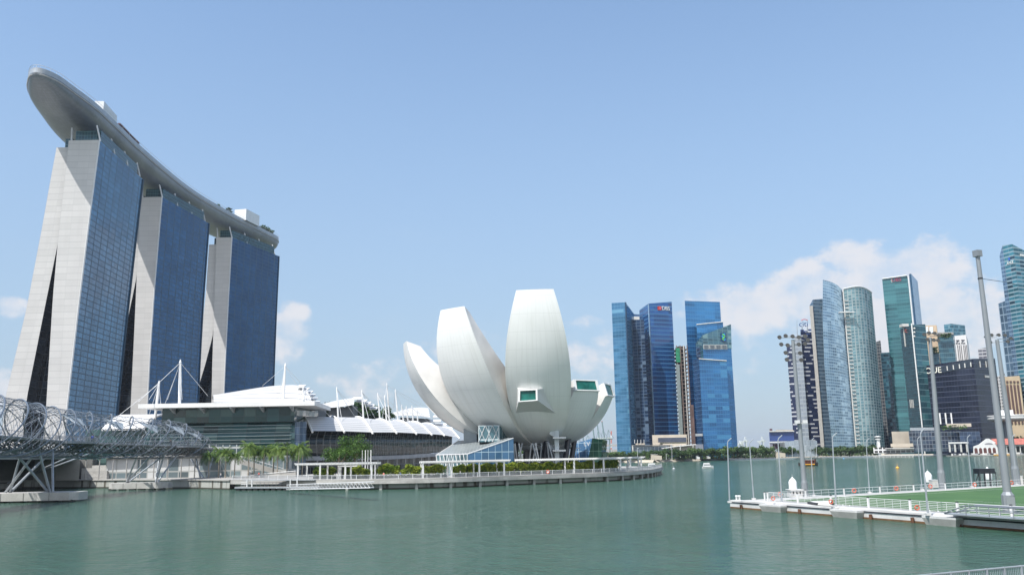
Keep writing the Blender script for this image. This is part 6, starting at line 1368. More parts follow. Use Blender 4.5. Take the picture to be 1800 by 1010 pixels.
L(tr, MIX(tr, mk, (.010, .018, .06), (.42, .43, .46)), bnode.inputs['Base Color']); L(tr, M_(tr, 'MULTIPLY', M_(tr, 'SUBTRACT', 1.0, mk), .2), bnode.inputs['Metallic'])
stripn = facade('conc_strip', (.28, .32, .38), (.36, .40, .44), 4.6, 4, .3, .1, .15, .4, 0)
at, qa = tower('office_tower', 'navy tower covered with short white dashes, ragged at the top', [(1407, 583, 1010), (1427, 583, 1012)], dash, 30, group='right bank towers')
tower('', '', [(1382.5, 608, 1016), (1396.5, 607.5, 1012)], dash, 26, th=at, part='side_block'); tower('', '', [(1396, 592, 1006), (1408, 591, 1006)], stripn, 30, th=at, part='lift_core')
for (x0, y0, x1, y1) in ((1407, 579, 1413, 582.5), (1413, 581, 1419, 583), (1420.5, 578, 1426, 580.5), (1410, 586, 1426, 588), (1421, 585.5, 1426, 587)): slab(at, x0, y0, x1, y1, 1011, 3, navy, 'roof_screen')
c_ = P(1412.5, 569.5, 1009); navyt = mat('sign_dark', (.02, .06, .20), .5); sign_text('sign_lettering', 'citi', at, c_, (1, 0), 9.0, navyt, .2)
mb = MB(); mb.path([c_+Vector((1.4+4.2*math.cos(R(150-k*15)), -.2, 2.6+3.0*math.sin(R(150-k*15)))) for k in range(9)], .4, 5); mb.build('sign_arc', mat('sign_red', (.55, .03, .03)), at)
for x in (1410, 1419): a, b = P(x, 583, 1010.5), P(x, 574, 1010.5); mb = MB(); mb.tube(a, b, .3, n=4); mb.build('sign_post', dark, at)
mb = MB(); a, b = P(1401.5, 592, 1008), P(1400.8, 563, 1008); mb.tube(a, b, .5, .2, n=5); mb.build('antenna', grey, at)
gb, qg = tower('office_tower', 'slender tower with a beige edge half hidden behind the curved glass tower', [(1423, 537, 985), (1428.5, 526.5, 978), (1446, 525, 985)], facade('grey_blue', (.10, .17, .25), (.16, .22, .28), 4.2, 2.6, .3, .06, .3, .1, .3), group='right bank towers')
tower('', '', [(1422.6, 537.5, 984), (1428.6, 536.8, 976)], mat('warm_stone', (.42, .39, .35), .8), 12, th=gb, part='stone_edge')
# curved glass pair
sailb = facade('sail_blue', (.16, .25, .33), (.20, .29, .36), 3.3, 2.4, .24, .10, .20, .08, .42, (.24, .34, .42), .25, .04, vgrp=2)
sailg = facade('sail_green', (.13, .25, .28), (.30, .36, .37), 3.3, 3.6, .20, .24, .22, .1, .3, (.22, .34, .36), .18, .04)
s1 = thing('curved_tower', 'curved pale blue glass tower with a sharp sail-like peak', 'residential tower', P(1480, 790, 955), 'right bank towers')
L1 = [(1446.3, 491.5), (1446, 560), (1449, 640), (1455, 710), (1464, 788)]; R1 = [(1480, 509), (1487, 600), (1495, 690), (1503.5, 788)]
def sail1(u, v):
    y_ = lerp(0, 1, v); a = P(interp([(y, x) for x, y in L1], lerp(788, 491.5, v)), lerp(788, 491.5, v), 958); b = P(interp([(y, x) for x, y in R1], lerp(788, 509, v)), lerp(788, 509, v), 944); p = a.lerp(b, u); p.y -= 7*math.sin(math.pi*u); return p
mb = MB(); mb.grid(sail1, 10, 16, uv=lambda u, v: (u*32, v*190)); mb.build('facade', sailb, s1, smooth=60, fix=False)
mb = MB(); mb.grid(lambda u, v: Vector(sail1(u, v))+Vector((10.5, 26, 0)), 6, 8); mb.grid(lambda u, v: Vector(sail1(0, v)).lerp(Vector(sail1(0, v))+Vector((10.5, 26, 0)), u), 1, 12); mb.build('rear_wall', sailg, s1, fix=False)
mb = MB(); mb.grid(lambda u, v: Vector(sail1(u, .992)).lerp(Vector(sail1(u, .97))+Vector((10.5, 26, 0)), v), 10, 1); mb.build('roof', sailb, s1, fix=False)
s2 = thing('curved_tower', 'curved grey-green glass tower with rounded top beside the peaked one', 'residential tower', P(1520, 790, 945), 'right bank towers')
L2 = [(1481.5, 508), (1503.5, 788)]; R2 = [(1532, 514.5), (1556, 788)]
def sail2(u, v):
    py = lerp(788, lerp(508, 514.5, u), v); a = P(interp([(508, 1481.5), (788, 1503.8)], py), py, 943); b = P(interp([(514.5, 1532.3), (788, 1556)], py), py, 965); p = a.lerp(b, u); p.y -= 8*math.sin(math.pi*u); p.z += 3.2*math.sin(math.pi*u)*v; return p
mb = MB(); mb.grid(sail2, 12, 12, uv=lambda u, v: (u*34, v*180)); mb.build('facade', sailg, s2, smooth=60, fix=False)
mb = MB(); mb.grid(lambda u, v: Vector(sail2(1, v)).lerp(Vector(sail2(1, v))+Vector((0, 22, 0)), u), 1, 8); mb.grid(lambda u, v: Vector(sail2(u, .985)).lerp(Vector(sail2(u, .985))+Vector((2, 22, 0)), v), 12, 1); mb.build('side_wall', sailg, s2, fix=False)
mb = MB(); mb.path([sail1(1, k/12)+Vector((.9, -1.2, 0)) for k in range(13)], .7, 4); mb.build('white_spine', offwhite, s2)
for k in range(40): p = sail1(1, (k+.5)/42.5)+Vector((3.2, -1.6, 0)); mb = MB(); mb.box(p, (3.4, 1.6, .9)); mb.build('balcony', offwhite, s2)
a, b = P(1475, 549.5, 938), P(1501, 547.5, 938); mb = MB(); mb.box((a+b)/2, ((b-a).length, 4, .9)); mb.build('sky_deck', white, s2)
mb = MB(); mb.path([sail2(k/12, .998)+Vector((0, -.3, .4)) for k in range(13)], .7, 4); mb.build('crown_edge', white_steel, s2)
tower('office_tower', 'narrow grey tower edge just behind the rounded curved tower', [(1536, 602, 1040), (1547.5, 598, 1040)], facade('grey_dark', (.10, .12, .14), (.24, .24, .24), 4, 3, .2, .15), 20, group='right bank towers')
tower('office_tower', 'dark teal glass tower between the curved tower and the bright teal one', [(1547.8, 620, 1030), (1566, 618.5, 1025)], facade('teal_dark', (.012, .055, .085), (.02, .08, .11), 4.2, 2.8, .25, .05, .5, .08, .3, (.03, .12, .16), .2), 24, group='right bank towers')
teal = facade('teal', (.034, .135, .155), (.035, .15, .17), 4.3, 2.6, .18, .03, .18, .07, .3, (.05, .18, .20), .18, .03, vgrp=5)
tt, qt = tower('office_tower', 'tall bright teal glass tower with a red sign strip along its top', [(1550.6, 490.5, 1000), (1595, 485, 985)], teal, 30, group='right bank towers')
tower('', '', [(1597.8, 481.6, 984), (1601.5, 480.8, 986), (1613, 494, 1030)], facade('blue_flat', (.07, .16, .27), (.09, .19, .30), 4.3, 12, .04, .04, .1, .12, .3), th=tt, part='side_fin')
mb = MB(); c_ = P(1596.4, 484, 983); mb.tube((c_.x, c_.y, LZ), c_, .55, n=4); mb.build('corner_fin', white, tt)
mb = MB(); mb.path([P(1551, 490, 999), P(1594, 484, 984)], .8, 4); mb.build('roof_edge', white_steel, tt)
p = on(qt[0], qt[1], 1576, 491.5); sign_text('sign_lettering', 'UBS', tt, p, (qt[1]-qt[0]).normalized(), 6.0, mat('sign_maroon', (.30, .03, .08), .5), .2)
p = on(qt[0], qt[1], 1567.5, 493); mb = MB(); mb.box(p, (.6, .3, 5)); mb.box(p, (3, .3, .6)); mb.build('sign_emblem', offwhite, tt)
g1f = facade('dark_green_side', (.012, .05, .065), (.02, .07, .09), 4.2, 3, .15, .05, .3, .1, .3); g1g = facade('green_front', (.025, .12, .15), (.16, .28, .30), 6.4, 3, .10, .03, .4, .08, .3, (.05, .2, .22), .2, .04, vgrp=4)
gt, qg1 = tower('office_tower', 'two-faced dark green tower with an orange flower emblem, in front of the teal tower', [(1582.3, 578, 980), (1604.5, 570.5, 955), (1626.5, 569.5, 968)], g1g, group='right bank towers')
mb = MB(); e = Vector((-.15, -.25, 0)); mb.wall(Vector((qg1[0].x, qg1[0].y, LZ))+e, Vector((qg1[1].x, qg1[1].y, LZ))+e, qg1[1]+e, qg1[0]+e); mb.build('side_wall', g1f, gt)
mb = MB(); mb.tube((qg1[1].x-1.4, qg1[1].y-.5, LZ), qg1[1]+Vector((-1.4, -.5, 1.5)), .75, n=4); mb.build('corner_fin', white, gt)
mb = MB(); p = on(qg1[0], qg1[1], 1588.6, 573); q = on(qg1[0], qg1[1], 1591.8, 609); mb.box(((p.x+q.x)/2, p.y-.5, (p.z+q.z)/2), (1.6, .6, p.z-q.z)); mb.box(on(qg1[0], qg1[1], 1592.5, 571)+Vector((0, 4, 0)), (7, 8, 3)); mb.build('light_strip', offwhite, gt)
p = on(qg1[0], qg1[1], 1593.5, 581.5)+Vector((0, -.5, 0)); mb = MB()
for k in range(8): an = R(45*k); mb.lathe([(.9, -.15), (.9, .15)], p+Vector((1.3*math.cos(an), -.2, 1.6*math.sin(an))), 6)
mb.build('sign_emblem', redm, gt)
for y in (577, 584, 591): a = on(qg1[1], qg1[2], 1606.5, y); mb = MB(); mb.lathe([(.1, -1.2), (1.2, -.4), (1.2, .4), (.1, 1.2)], a, 8); mb.build('balcony_pod', offwhite, gt)
for k in range(3): a = on(qg1[0], qg1[1], 1600.5+2.6*k, 709)+Vector((0, -.4, 0)); mb = MB(); mb.box(a, (.9, .4, 9)); mb.build('slot_window', offwhite, gt)
bt, qb = tower('office_tower', 'sand coloured tower with two white notched openings in its top', [(1626, 572, 1080), (1646, 571, 1075)], mat('sand_wall', (.50, .38, .26), .8, var=.06), 24, group='right bank towers')
for x0, x1 in ((1628, 1631.5), (1634, 1640)): a, b = on(qb[0], qb[1], x0, 585), on(qb[0], qb[1], x1, 574); mb = MB(); mb.face((a, Vector((b.x-.8, b.y, a.z)), b, Vector((a.x+.5, a.y, b.z)))); mb.build('opening', mat('opening_pale', (.62, .68, .75), .5), bt, fix=False)
gg = facade('green_roof_glass', (.035, .11, .15), (.10, .19, .22), 5.2, 2.2, .12, .05, .3, .08, .3)
gr, qr = tower('office_tower', 'blue-green glass block with a hedge along its roof edge behind the black block', [(1647.5, 590, 1050), (1675.5, 589, 1045)], gg, 30, group='right bank towers'); tower('', '', [(1634, 620, 1046), (1650, 619.5, 1043)], gg, 20, th=gr, part='lower_wing')
slab(gr, 1646.5, 583.5, 1676, 588, 1052, 10, pale_conc, 'parapet')
def far_hedge(lb, pts, r, n, size):
    p0 = Vector(pts[0]); mb = MB(); rg = random.Random(len(lb))
    for _ in range(n): q = pl(pts, rg.random()); mb.leaf(q+Vector((rg.uniform(-r, r)*.5, rg.uniform(-1, 1), rg.uniform(-r, r))), size, rg)
    return prop(mb.build('roof_hedge', leaf_far, loc=p0, fix=False), lb, 'hedge')
far_hedge('long green hedge on the roof of the blue-green glass block', [P(1649, 590, 1044), P(1672, 589, 1040)], 2.2, 160, 2.6); far_hedge('green bushes on the shoulder terrace below the sand tower', [P(1636, 616, 1042), P(1648, 615, 1040)], 3.6, 120, 2.8)
wt, qw = tower('office_tower', 'white tower with dark vertical window stripes behind the black block', [(1677.5, 590, 1110), (1698, 588, 1105), (1702, 600, 1130)], mat('white_wall', (.62, .62, .63), .6, var=.03), group='right bank towers')
for x0, x1, y0, y1 in [(1682.5+k*3.1, 1683.4+k*3.1, 606, 660) for k in range(3)]+[(1693+k*2.6, 1693.8+k*2.6, 606, 660) for k in range(3)]+[(1680, 1687, 597.5, 599.5), (1689, 1696.5, 597, 599)]+[(1680+k*2.7, 1681.8+k*2.7, 602, 603.8) for k in range(3)]+[(1689.5+k*2.5, 1691.2+k*2.5, 601.7, 603.5) for k in range(3)]:
    a, b = on(qw[0], qw[1], x0, y0), on(qw[0], qw[1], x1, y0); z0 = on(qw[0], qw[1], x0, y1).z; mb = MB(); mb.box(((a.x+b.x)/2, (a.y+b.y)/2, (a.z+z0)/2), (abs(b.x-a.x), .5, a.z-z0)); mb.build('window', mat('stripe_dark', (.05, .045, .055), .3), wt)
tower('office_tower', 'teal glass tower peeping over the white striped tower', [(1659, 570.5, 1250), (1672, 568.5, 1240), (1696, 571.5, 1250)], facade('teal_rear', (.05, .16, .22), (.10, .22, .28), 5, 3, .25, .08, .4, .1, .3, (.18, .30, .36), .2), group='right bank towers')
tower('office_tower', 'small dark-capped tower peeping above the black block', [(1718.5, 613, 1200), (1736, 610, 1195)], facade('cap_grey', (.18, .18, .22), (.40, .40, .42), 4.5, 5, .35, .1), 24, group='right bank towers')
# black block
of = facade('black_glass', (.014, .018, .036), (.045, .052, .085), 5.6, 3.2, .13, .03, .35, .10, .25, jit=.03, vgrp=5)
ob, qo = tower('office_block', 'wide black glass office block with thin white letters at its upper corner', [(1628, 642.5, 965), (1711, 630, 925), (1749, 629.5, 950)], of, group='right bank towers')
for i, x in enumerate((1664.5, 1675.3, 1686, 1695.5, 1706)):
    a, b = on(qo[0], qo[1], x, 651-(x-1664)*.16), on(qo[0], qo[1], x+1.4, 643-(x-1664)*.16); mb = MB(); mb.box((a+b)/2+Vector((0, -.2, 0)), (1.0, .6, b.z-a.z), -.45); mb.build('crown_column', offwhite, ob)
a, b = on(qo[0], qo[1], 1655, 651), on(qo[0], qo[1], 1708, 635); mb = MB(); c0, c1 = Vector((a.x, a.y, a.z)), Vector((b.x, b.y, b.z)); h = 6.2; mb.face((c0-Vector((0, 0, h*.4)), c1-Vector((0, 0, h*.9)), c1+Vector((0, 0, h*.4)), c0+Vector((0, 0, h*.7)))); mb.build('crown_recess', mat('recess', (.03, .04, .055), .2), ob, fix=False)
for x in (1721.5, 1732, 1736): a, b = on(qo[1], qo[2], x, 645), on(qo[1], qo[2], x+1.2, 634.5); mb = MB(); mb.box((a+b)/2, (1.0, .6, b.z-a.z), .5); mb.build('crown_column', offwhite, ob)
p = on(qo[0], qo[1], 1641, 651); xo = (qo[1]-qo[0]).normalized(); sign_text('sign_lettering', 'OUE', ob, p, xo, 9.0, mat('sign_cream', (.75, .74, .66), .5), .2)
a = on(qo[1], qo[2], 1735.5, 661.5); mb = MB(); x2 = (qo[2]-qo[1]).normalized(); mb.box(a, (10.5, .4, 2.3), math.atan2(x2.y, x2.x)); mb.build('sign_panel', offwhite, ob)
for k in range(3): a, b = on(qo[0], qo[1], 1651+10*k, 745), on(qo[0], qo[1], 1655+10*k, 725); mb = MB(); mb.box((a+b)/2, (1.4, .6, b.z-a.z), -.4); mb.build('lower_column', white, ob)
# dark waterfront hotel with terrace
hf = facade('hotel_dark', (.022, .038, .07), (.16, .18, .21), 3.9, 3.2, .14, .12, .5, .1, .2, (.05, .08, .12), .2)
ht = thing('waterfront_hotel', 'dark glass waterfront hotel with planted roof terrace below the black block', 'hotel', P(1660, 795, 885)); slab(ht, 1600.5, 756, 1647, 793, 885, 22, hf); slab(ht, 1646, 757, 1691, 793, 892, 18, hf); slab(ht, 1690, 757.5, 1722, 793, 884, 20, facade('hotel_blue', (.04, .07, .13), (.10, .13, .18), 3.9, 4, .1, .06)); slab(ht, 1600, 750.5, 1642, 756.2, 890, 16, galv, 'roof_pavilion'); slab(ht, 1664, 743.5, 1707, 750, 900, 10, beige, 'terrace_wall'); slab(ht, 1667, 776, 1702, 779, 880, 8, white, 'porch_roof')
for x in (1668.5, 1678, 1688.5, 1699): slab(ht, x, 779, x+1.6, 794, 880.5, 1.5, offwhite, 'porch_column')
far_hedge('row of bushes on the dark hotel roof terrace', [P(1654, 751, 888), P(1700, 749.5, 888)], 2.0, 130, 2.2)
slab(thing('stone_podium', 'plain beige podium with dark inset below the teal tower', 'podium', P(1585, 790, 900)), 1570.5, 757.5, 1601, 793, 905, 12, beige)
# control tower building
ctw = thing('control_tower', 'small white waterfront control tower with a glazed octagonal cabin', 'control tower', P(1546, 795, 868)); c_ = P(1545.5, 796, 868); z0 = LZ; z1 = P(1545.5, 773, 868).z; mb = MB(); mb.box((c_.x, 868, (z0+z1)/2), (2.5, 2.5, z1-z0)); mb.build('shaft', white, ctw)
mb = MB(); mb.lathe([(1.5, 0), (2.6, .6), (2.6, 1.5)], (c_.x, 868, z1), 8); mb.build('cabin_base', white, ctw); mb = MB(); mb.lathe([(2.5, 1.5), (2.8, 3.0)], (c_.x, 868, z1), 8); mb.build('cabin_glass', mat('cab_glass', (.05, .07, .08), .1), ctw); mb = MB(); mb.lathe([(3.1, 3.0), (3.1, 3.5), (1.0, 4.1)], (c_.x, 868, z1), 8); mb.build('roof', white, ctw)
hs = thing('customs_house', 'long low white two-storey waterfront building attached beside the control tower', 'building', P(1560, 795, 866)); slab(hs, 1536, 785.5, 1558, 796, 866, 8, facade('white_open', (.04, .035, .035), (.74, .74, .74), 3.4, 4.2, .35, .22, .2, .3, 0)); slab(hs, 1556, 788, 1606, 796, 868, 10, facade('shop_row', (.05, .05, .05), (.55, .54, .52), 3.4, 5, .3, .1, .4, .3, 0)); slab(hs, 1566, 778.5, 1605, 785, 876, 10, beige, 'upper_storey'); slab(hs, 1556, 786.2, 1607, 788.2, 864, 12, offwhite, 'canopy')
jt2 = thing('timber_jetty', 'long low jetty on piles below the white customs building', 'jetty', P(1570, 799, 848)); a, b = P(1534, 797.5, 850), P(1606, 796.5, 850); mb = MB(); mb.prism([(a.x, 850), (b.x, 850), (b.x, 862), (a.x, 862)], 1.5, 2.35); mb.build('deck', offwhite, jt2)
for k in range(22): x = lerp(a.x, b.x, (k+.5)/22); mb = MB(); mb.box((x, 850.5, .5), (.9, .8, 2.0)); mb.build('pile', offwhite if k % 2 else concrete, jt2)
# pier with red roof
pr_ = thing('red_roofed_pier', 'white arched pier building with a low gable and long red roof', 'pier building', P(1735, 792, 872)); Yp = 872
g0, g1 = P(1711, 783, Yp), P(1755, 783, Yp); mb = MB(); z0 = P(1730, 797, Yp).z
gp = [(1711.5, 797), (1755, 797), (1755, 782), (1752, 778), (1738, 770), (1734, 770.5), (1721, 780.5), (1711.5, 784)]; q = [P(x, y, Yp) for x, y in gp]; q[0].z = q[1].z = LZ-.5
mb.face(q); b_ = [p+Vector((0, .8, 0)) for p in q]; mb.face(b_[::-1])
for k in range(len(q)): j = (k+1) % len(q); mb.face((q[k], q[j], b_[j], b_[k]))
mb.build('gable_wall', white, pr_)
for k in range(5):
    cx = P(1715.6+8*k, 790, Yp).x; zc = P(1715, 788.5, Yp).z; mb = MB(); r = 1.55; pts = [(cx-r, Yp-.06, LZ), (cx+r, Yp-.06, LZ)]+[(cx+r*math.cos(R(a)), Yp-.06, zc-.5+r*math.sin(R(a))) for a in range(0, 181, 20)]; mb.face(pts); mb.build('arch_opening', mat('arch_dark', (.10, .035, .03), .7), pr_, fix=False)
c_ = P(1738, 779, Yp); mb = MB(); mb.face([(c_.x+4.2*math.cos(R(a)), Yp-.06, c_.z-1+1.7*math.sin(R(a))) for a in range(0, 181, 20)]); mb.build('fan_window', mat('fan_grey', (.2, .2, .22), .4), pr_, fix=False)
a, b = P(1742, 770.5, Yp+4), P(1840, 769.5, Yp+4); c0, c1 = P(1752, 781, Yp-2), P(1840, 780, Yp-2); mb = MB(); mb.face((c0, c1, b, a)); mb.face((a, b, b+Vector((0, 10, -5)), a+Vector((0, 10, -5)))); mb.build('roof', roofred, pr_, fix=False)
mb = MB(); a, b = P(1753, 783, Yp), P(1840, 782, Yp); mb.box(((a.x+b.x)/2, Yp, a.z), (b.x-a.x, 1, .9)); mb.build('eave_beam', offwhite, pr_)
for k in range(12): x = lerp(a.x, b.x, k/11); mb = MB(); mb.box((x, Yp, (LZ+a.z)/2), (.8, .8, a.z-LZ)); mb.build('column', offwhite, pr_)
mb = MB(); mb.wall((a.x, Yp+6, LZ), (b.x, Yp+6, LZ), (b.x, Yp+6, a.z+3), (a.x, Yp+6, a.z+3)); mb.build('back_wall', mat('pier_dark', (.05, .06, .05), .7), pr_)
bt2 = thing('boat_landing', 'cluttered boat landing with yellow-edged float before the red roofed pier', 'landing', P(1740, 797, 850)); a, b = P(1672, 798.5, 850), P(1840, 797, 850); mb = MB(); mb.prism([(a.x, 850), (b.x, 850), (b.x, 860), (a.x, 860)], .4, 1.1); mb.build('deck', concrete, bt2); a, b = P(1747, 797.5, 848), P(1776, 797.2, 848); mb = MB(); mb.box(((a.x+b.x)/2, 848, 1.0), (b.x-a.x, 1.5, .9)); mb.build('float', yellow, bt2)
rg = random.Random(9)
for k in range(26): x = lerp(P(1673, 797, 852).x, P(1800, 797, 852).x, (k+rg.random()*.6)/26); mb = MB(); mb.box((x, 853, 2.0+rg.uniform(-.3, .3)), (rg.uniform(1.0, 3.0), 2, rg.uniform(.8, 1.8)), rg.uniform(-.3, .3)); mb.build('awning', (offwhite, grey, dark, white)[k % 4], bt2)
# disc restaurant
dr = thing('disc_restaurant', 'white disc-shaped restaurant raised on a stalk above the red roofed pier', 'restaurant', P(1772, 790, 900)); c_ = P(1777, 734, 900); mb = MB(); rr = (P(1814, 734, 900).x-P(1740, 734, 900).x)/2
mb.lathe([(rr*.45, -3.6), (rr*.8, -3.2), (rr*.96, -2.2), (rr, -1.0), (rr, -.2)], c_, 36); mb.build('saucer', mat('saucer', (.42, .43, .43), .5), dr, smooth=30); mb = MB(); mb.lathe([(rr*.985, -.2), (rr*.985, 2.0)], c_, 36); mb.build('window_band', facade('disc_glass', (.12, .14, .15), (.5, .5, .5), 50, 1.8, .0, .25), dr); mb = MB(); mb.lathe([(rr*1.01, 2.0), (rr*1.0, 2.6), (rr*.5, 3.1)], c_, 36); mb.build('roof', white, dr)
a, b = P(1757, 731, 898), P(1781, 723.5, 898); mb = MB(); mb.box(((a.x+b.x)/2, 902, (a.z+b.z)/2+1), (b.x-a.x, 8, b.z-a.z+2)); mb.build('roof_cabin', white, dr); mb = MB(); mb.tube((c_.x-4, 902, LZ), (c_.x-4, 902, c_.z-3), 4.4, n=12); mb.build('stalk', mat('stalk_dark', (.14, .16, .18), .5), dr)
# brown striped block and the tall rounded tower at the edge
bs_, qs_ = tower('office_block', 'tan block with brown vertical window stripes behind the disc restaurant', [(1764, 662, 955), (1792, 660, 950)], tan, 30, group='right bank towers')
for k in range(4): a, b = on(qs_[0], qs_[1], 1768.5+6.2*k, 676), on(qs_[0], qs_[1], 1772.3+6.2*k, 676); z0 = on(qs_[0], qs_[1], 1772, 745).z; mb = MB(); mb.box(((a.x+b.x)/2, (a.y+b.y)/2, (a.z+z0)/2), (abs(b.x-a.x), .6, a.z-z0)); mb.build('window_strip', mat('brown_glass', (.09, .045, .035), .3), bs_)
for k in range(4): a, b = on(qs_[0], qs_[1], 1768.5+6.2*k, 672.5), on(qs_[0], qs_[1], 1772.3+6.2*k, 669); mb = MB(); mb.box((a+b)/2, (abs(b.x-a.x), .6, b.z-a.z)); mb.build('window', mat('brown_glass', (.09, .045, .035)), bs_)
tower('office_block', 'small pale block squeezed between the black block and the tan striped block', [(1748, 664, 1120), (1766, 655, 1115)], facade('pale_small', (.3, .31, .33), (.5, .5, .5), 4, 4, .3, .2), 20, group='right bank towers')
ocf = facade('ocean_glass', (.05, .20, .25), (.24, .33, .37), 4.6, 7.5, .30, .03, .45, .08, .38, (.02, .06, .09), .22, .05)
oc, qc = tower('office_tower', 'tall faceted teal tower with slanted top, cut by the photo edge', [(1762, 431.5, 985), (1779, 429, 972), (1812, 446, 985)], ocf, group='right bank towers')
ocs = facade('ocean_side', (.12, .20, .30), (.18, .27, .36), 4.6, 3, .25, .06, .3, .08, .4)
e0, e1 = P(1757, 450, 990), P(1764, 436, 984); zt0, zt1 = e0.z, qc[0].z; mb = MB(); mb.wall((e0.x, e0.y, LZ), (qc[0].x-.2, qc[0].y-.3, LZ), (qc[0].x-.2, qc[0].y-.3, zt1), (e0.x, e0.y, zt0)); mb.wall((e0.x+15, e0.y+25, LZ), (e0.x, e0.y, LZ), (e0.x, e0.y, zt0), (e0.x+15, e0.y+25, zt0)); mb.build('side_facade', ocs, oc)
tower('', '', [(1754.5, 533.5, 1000), (1767, 528.5, 992)], facade('ocean_lattice', (.10, .17, .24), (.20, .27, .34), 9.2, 4.4, .14, .18, .3, .1, .35), 20, th=oc, part='rear_wing')
p = on(qc[0], qc[1], 1776, 462); xq = (qc[1]-qc[0]).normalized(); sign_text('sign_lettering', 'ANZ', oc, p, xq, 4.6, white, .2); p = on(qc[0], qc[1], 1774.5, 455.5); mb = MB(); mb.lathe([(.2, -1.6), (1.3, -.6), (.6, .4), (1.2, 1.3), (.2, 1.9)], p, 8); mb.build('sign_emblem', mat('sign_blue2', (.03, .12, .55), .4), oc)
p = on(qc[1], qc[2], 1797, 448.5); mb = MB(); x2 = (qc[2]-qc[1]).normalized(); mb.box(p, (9, .4, 2.4), math.atan2(x2.y, x2.x)); mb.build('sign_panel', white, oc)
gt2 = make_tree('park_tree', 'dark green tree behind the disc restaurant stalk', 16, 22, 12, 16, 60, 2.2, leaf_far, random.Random(4)); p = P(1790, 790, 905); p.z = LZ; place(gt2, p)

# ------------------------------------------------------------------ tree row on the far shore
rng = random.Random(77); kinds = []
for k in range(4): kinds.append(make_tree('shore_tree', '', 9.5, 10.5, 7.2, 16, 34, 1.5, leaf_far, random.Random(100+k), group='trees along the far shore', trunk_r=.3))
row = []; x = 1046.0
while x < 1545:
    if not (1357 < x < 1376 and True): row.append((x, rng.uniform(-5, 12)))
    x += rng.uniform(6.6, 9.4)*(1.0 if x > 1130 else 1.15)
used = set()
for i, (x, dy) in enumerate(row):
    sh = pl(SHORE, 0); Ysh = interp([(1046, 800), (1150, 795), (1300, 830), (1400, 860), (1545, 880)], x)+14+dy; p = P(x, 800, Ysh); p.z = LZ
    k = i % 4; sc = rng.uniform(.78, 1.08)*interp([(1046, .95), (1110, .8), (1180, 1.0), (1340, 1.15), (1400, .95), (1545, 1.1)], x); lb = f'{nth(i+1)} round green tree of the far-shore row, counting from the port cranes'
    (place(kinds[k], p, rng.uniform(0, 6), sc, lb) if k not in used else copy_tree(kinds[k], p, rng.uniform(0, 6), sc, lb)); used.add(k)
mb = MB(); rg = random.Random(55)
for _ in range(3800):
    x = rg.uniform(1040, 1545); Ysh = interp([(1046, 800), (1150, 795), (1300, 830), (1400, 860), (1545, 880)], x)+rg.uniform(26, 40); p = P(x, 800, Ysh); mb.leaf((p.x, p.y, LZ+abs(rg.gauss(0, 2.6))), 2.0, rg)
prop(mb.build('shore_undergrowth', leaf_far, fix=False), 'continuous green undergrowth behind the far-shore tree row', 'undergrowth', kind='stuff')
for i, (x, y0, y1) in enumerate(((1120.5, 803, 787), (1171, 802, 797), (1181, 802, 783.5), (1392.5, 800, 784), (1415, 799, 783), (1435, 798.5, 782))):
    Yk = interp([(1046, 800), (1150, 795), (1300, 830), (1400, 860), (1545, 880)], x)+6; p, q = P(x, y0, Yk), P(x, y1, Yk); p.z = LZ; th = thing('shore_lamp', f'white lamp pole on the far promenade, {nth(i+1)} counting from the port cranes', 'lamp post', p, 'lamp poles on the far promenade'); mb = MB(); mb.tube(p, q, .22, .14, 5); mb.build('pole', white_steel, th); mb = MB(); mb.box(q+Vector((.4, 0, 0)), (1.3, .4, .3)); mb.build('lamp_head', white_steel, th)
for (x, y, w_, h_, m_, lb) in ((1154, 800.5, 9.5, 4.6, beige, 'small beige kiosk with sloping side on the far promenade'), (1227, 801.5, 3.2, 2.2, white, 'small white tent on the far promenade below the link block'), (1246, 801.5, 2.6, 2.0, offwhite, 'second small white tent on the far promenade'), (1372, 793, 9, 5, beige, 'beige wall block beside the silver hall')):
    Yk = interp([(1046, 800), (1150, 795), (1300, 830), (1400, 860), (1545, 880)], x)+5; p = P(x, y, Yk); p.z = LZ; th = thing('kiosk', lb, 'kiosk', p); mb = MB(); mb.prism([(p.x-w_/2, Yk), (p.x+w_/2, Yk), (p.x+w_/2, Yk+4), (p.x-w_/2, Yk+4)], LZ, [LZ+h_, LZ+h_*.72, LZ+h_*.72, LZ+h_]); mb.build('wall', m_, th); mb = MB(); mb.prism([(p.x-w_/2-.2, Yk-.2), (p.x+w_*.12, Yk-.2), (p.x+w_*.12, Yk+4.2), (p.x-w_/2-.2, Yk+4.2)], LZ+h_+.02, LZ+h_+.3); mb.build('roof', offwhite, th)

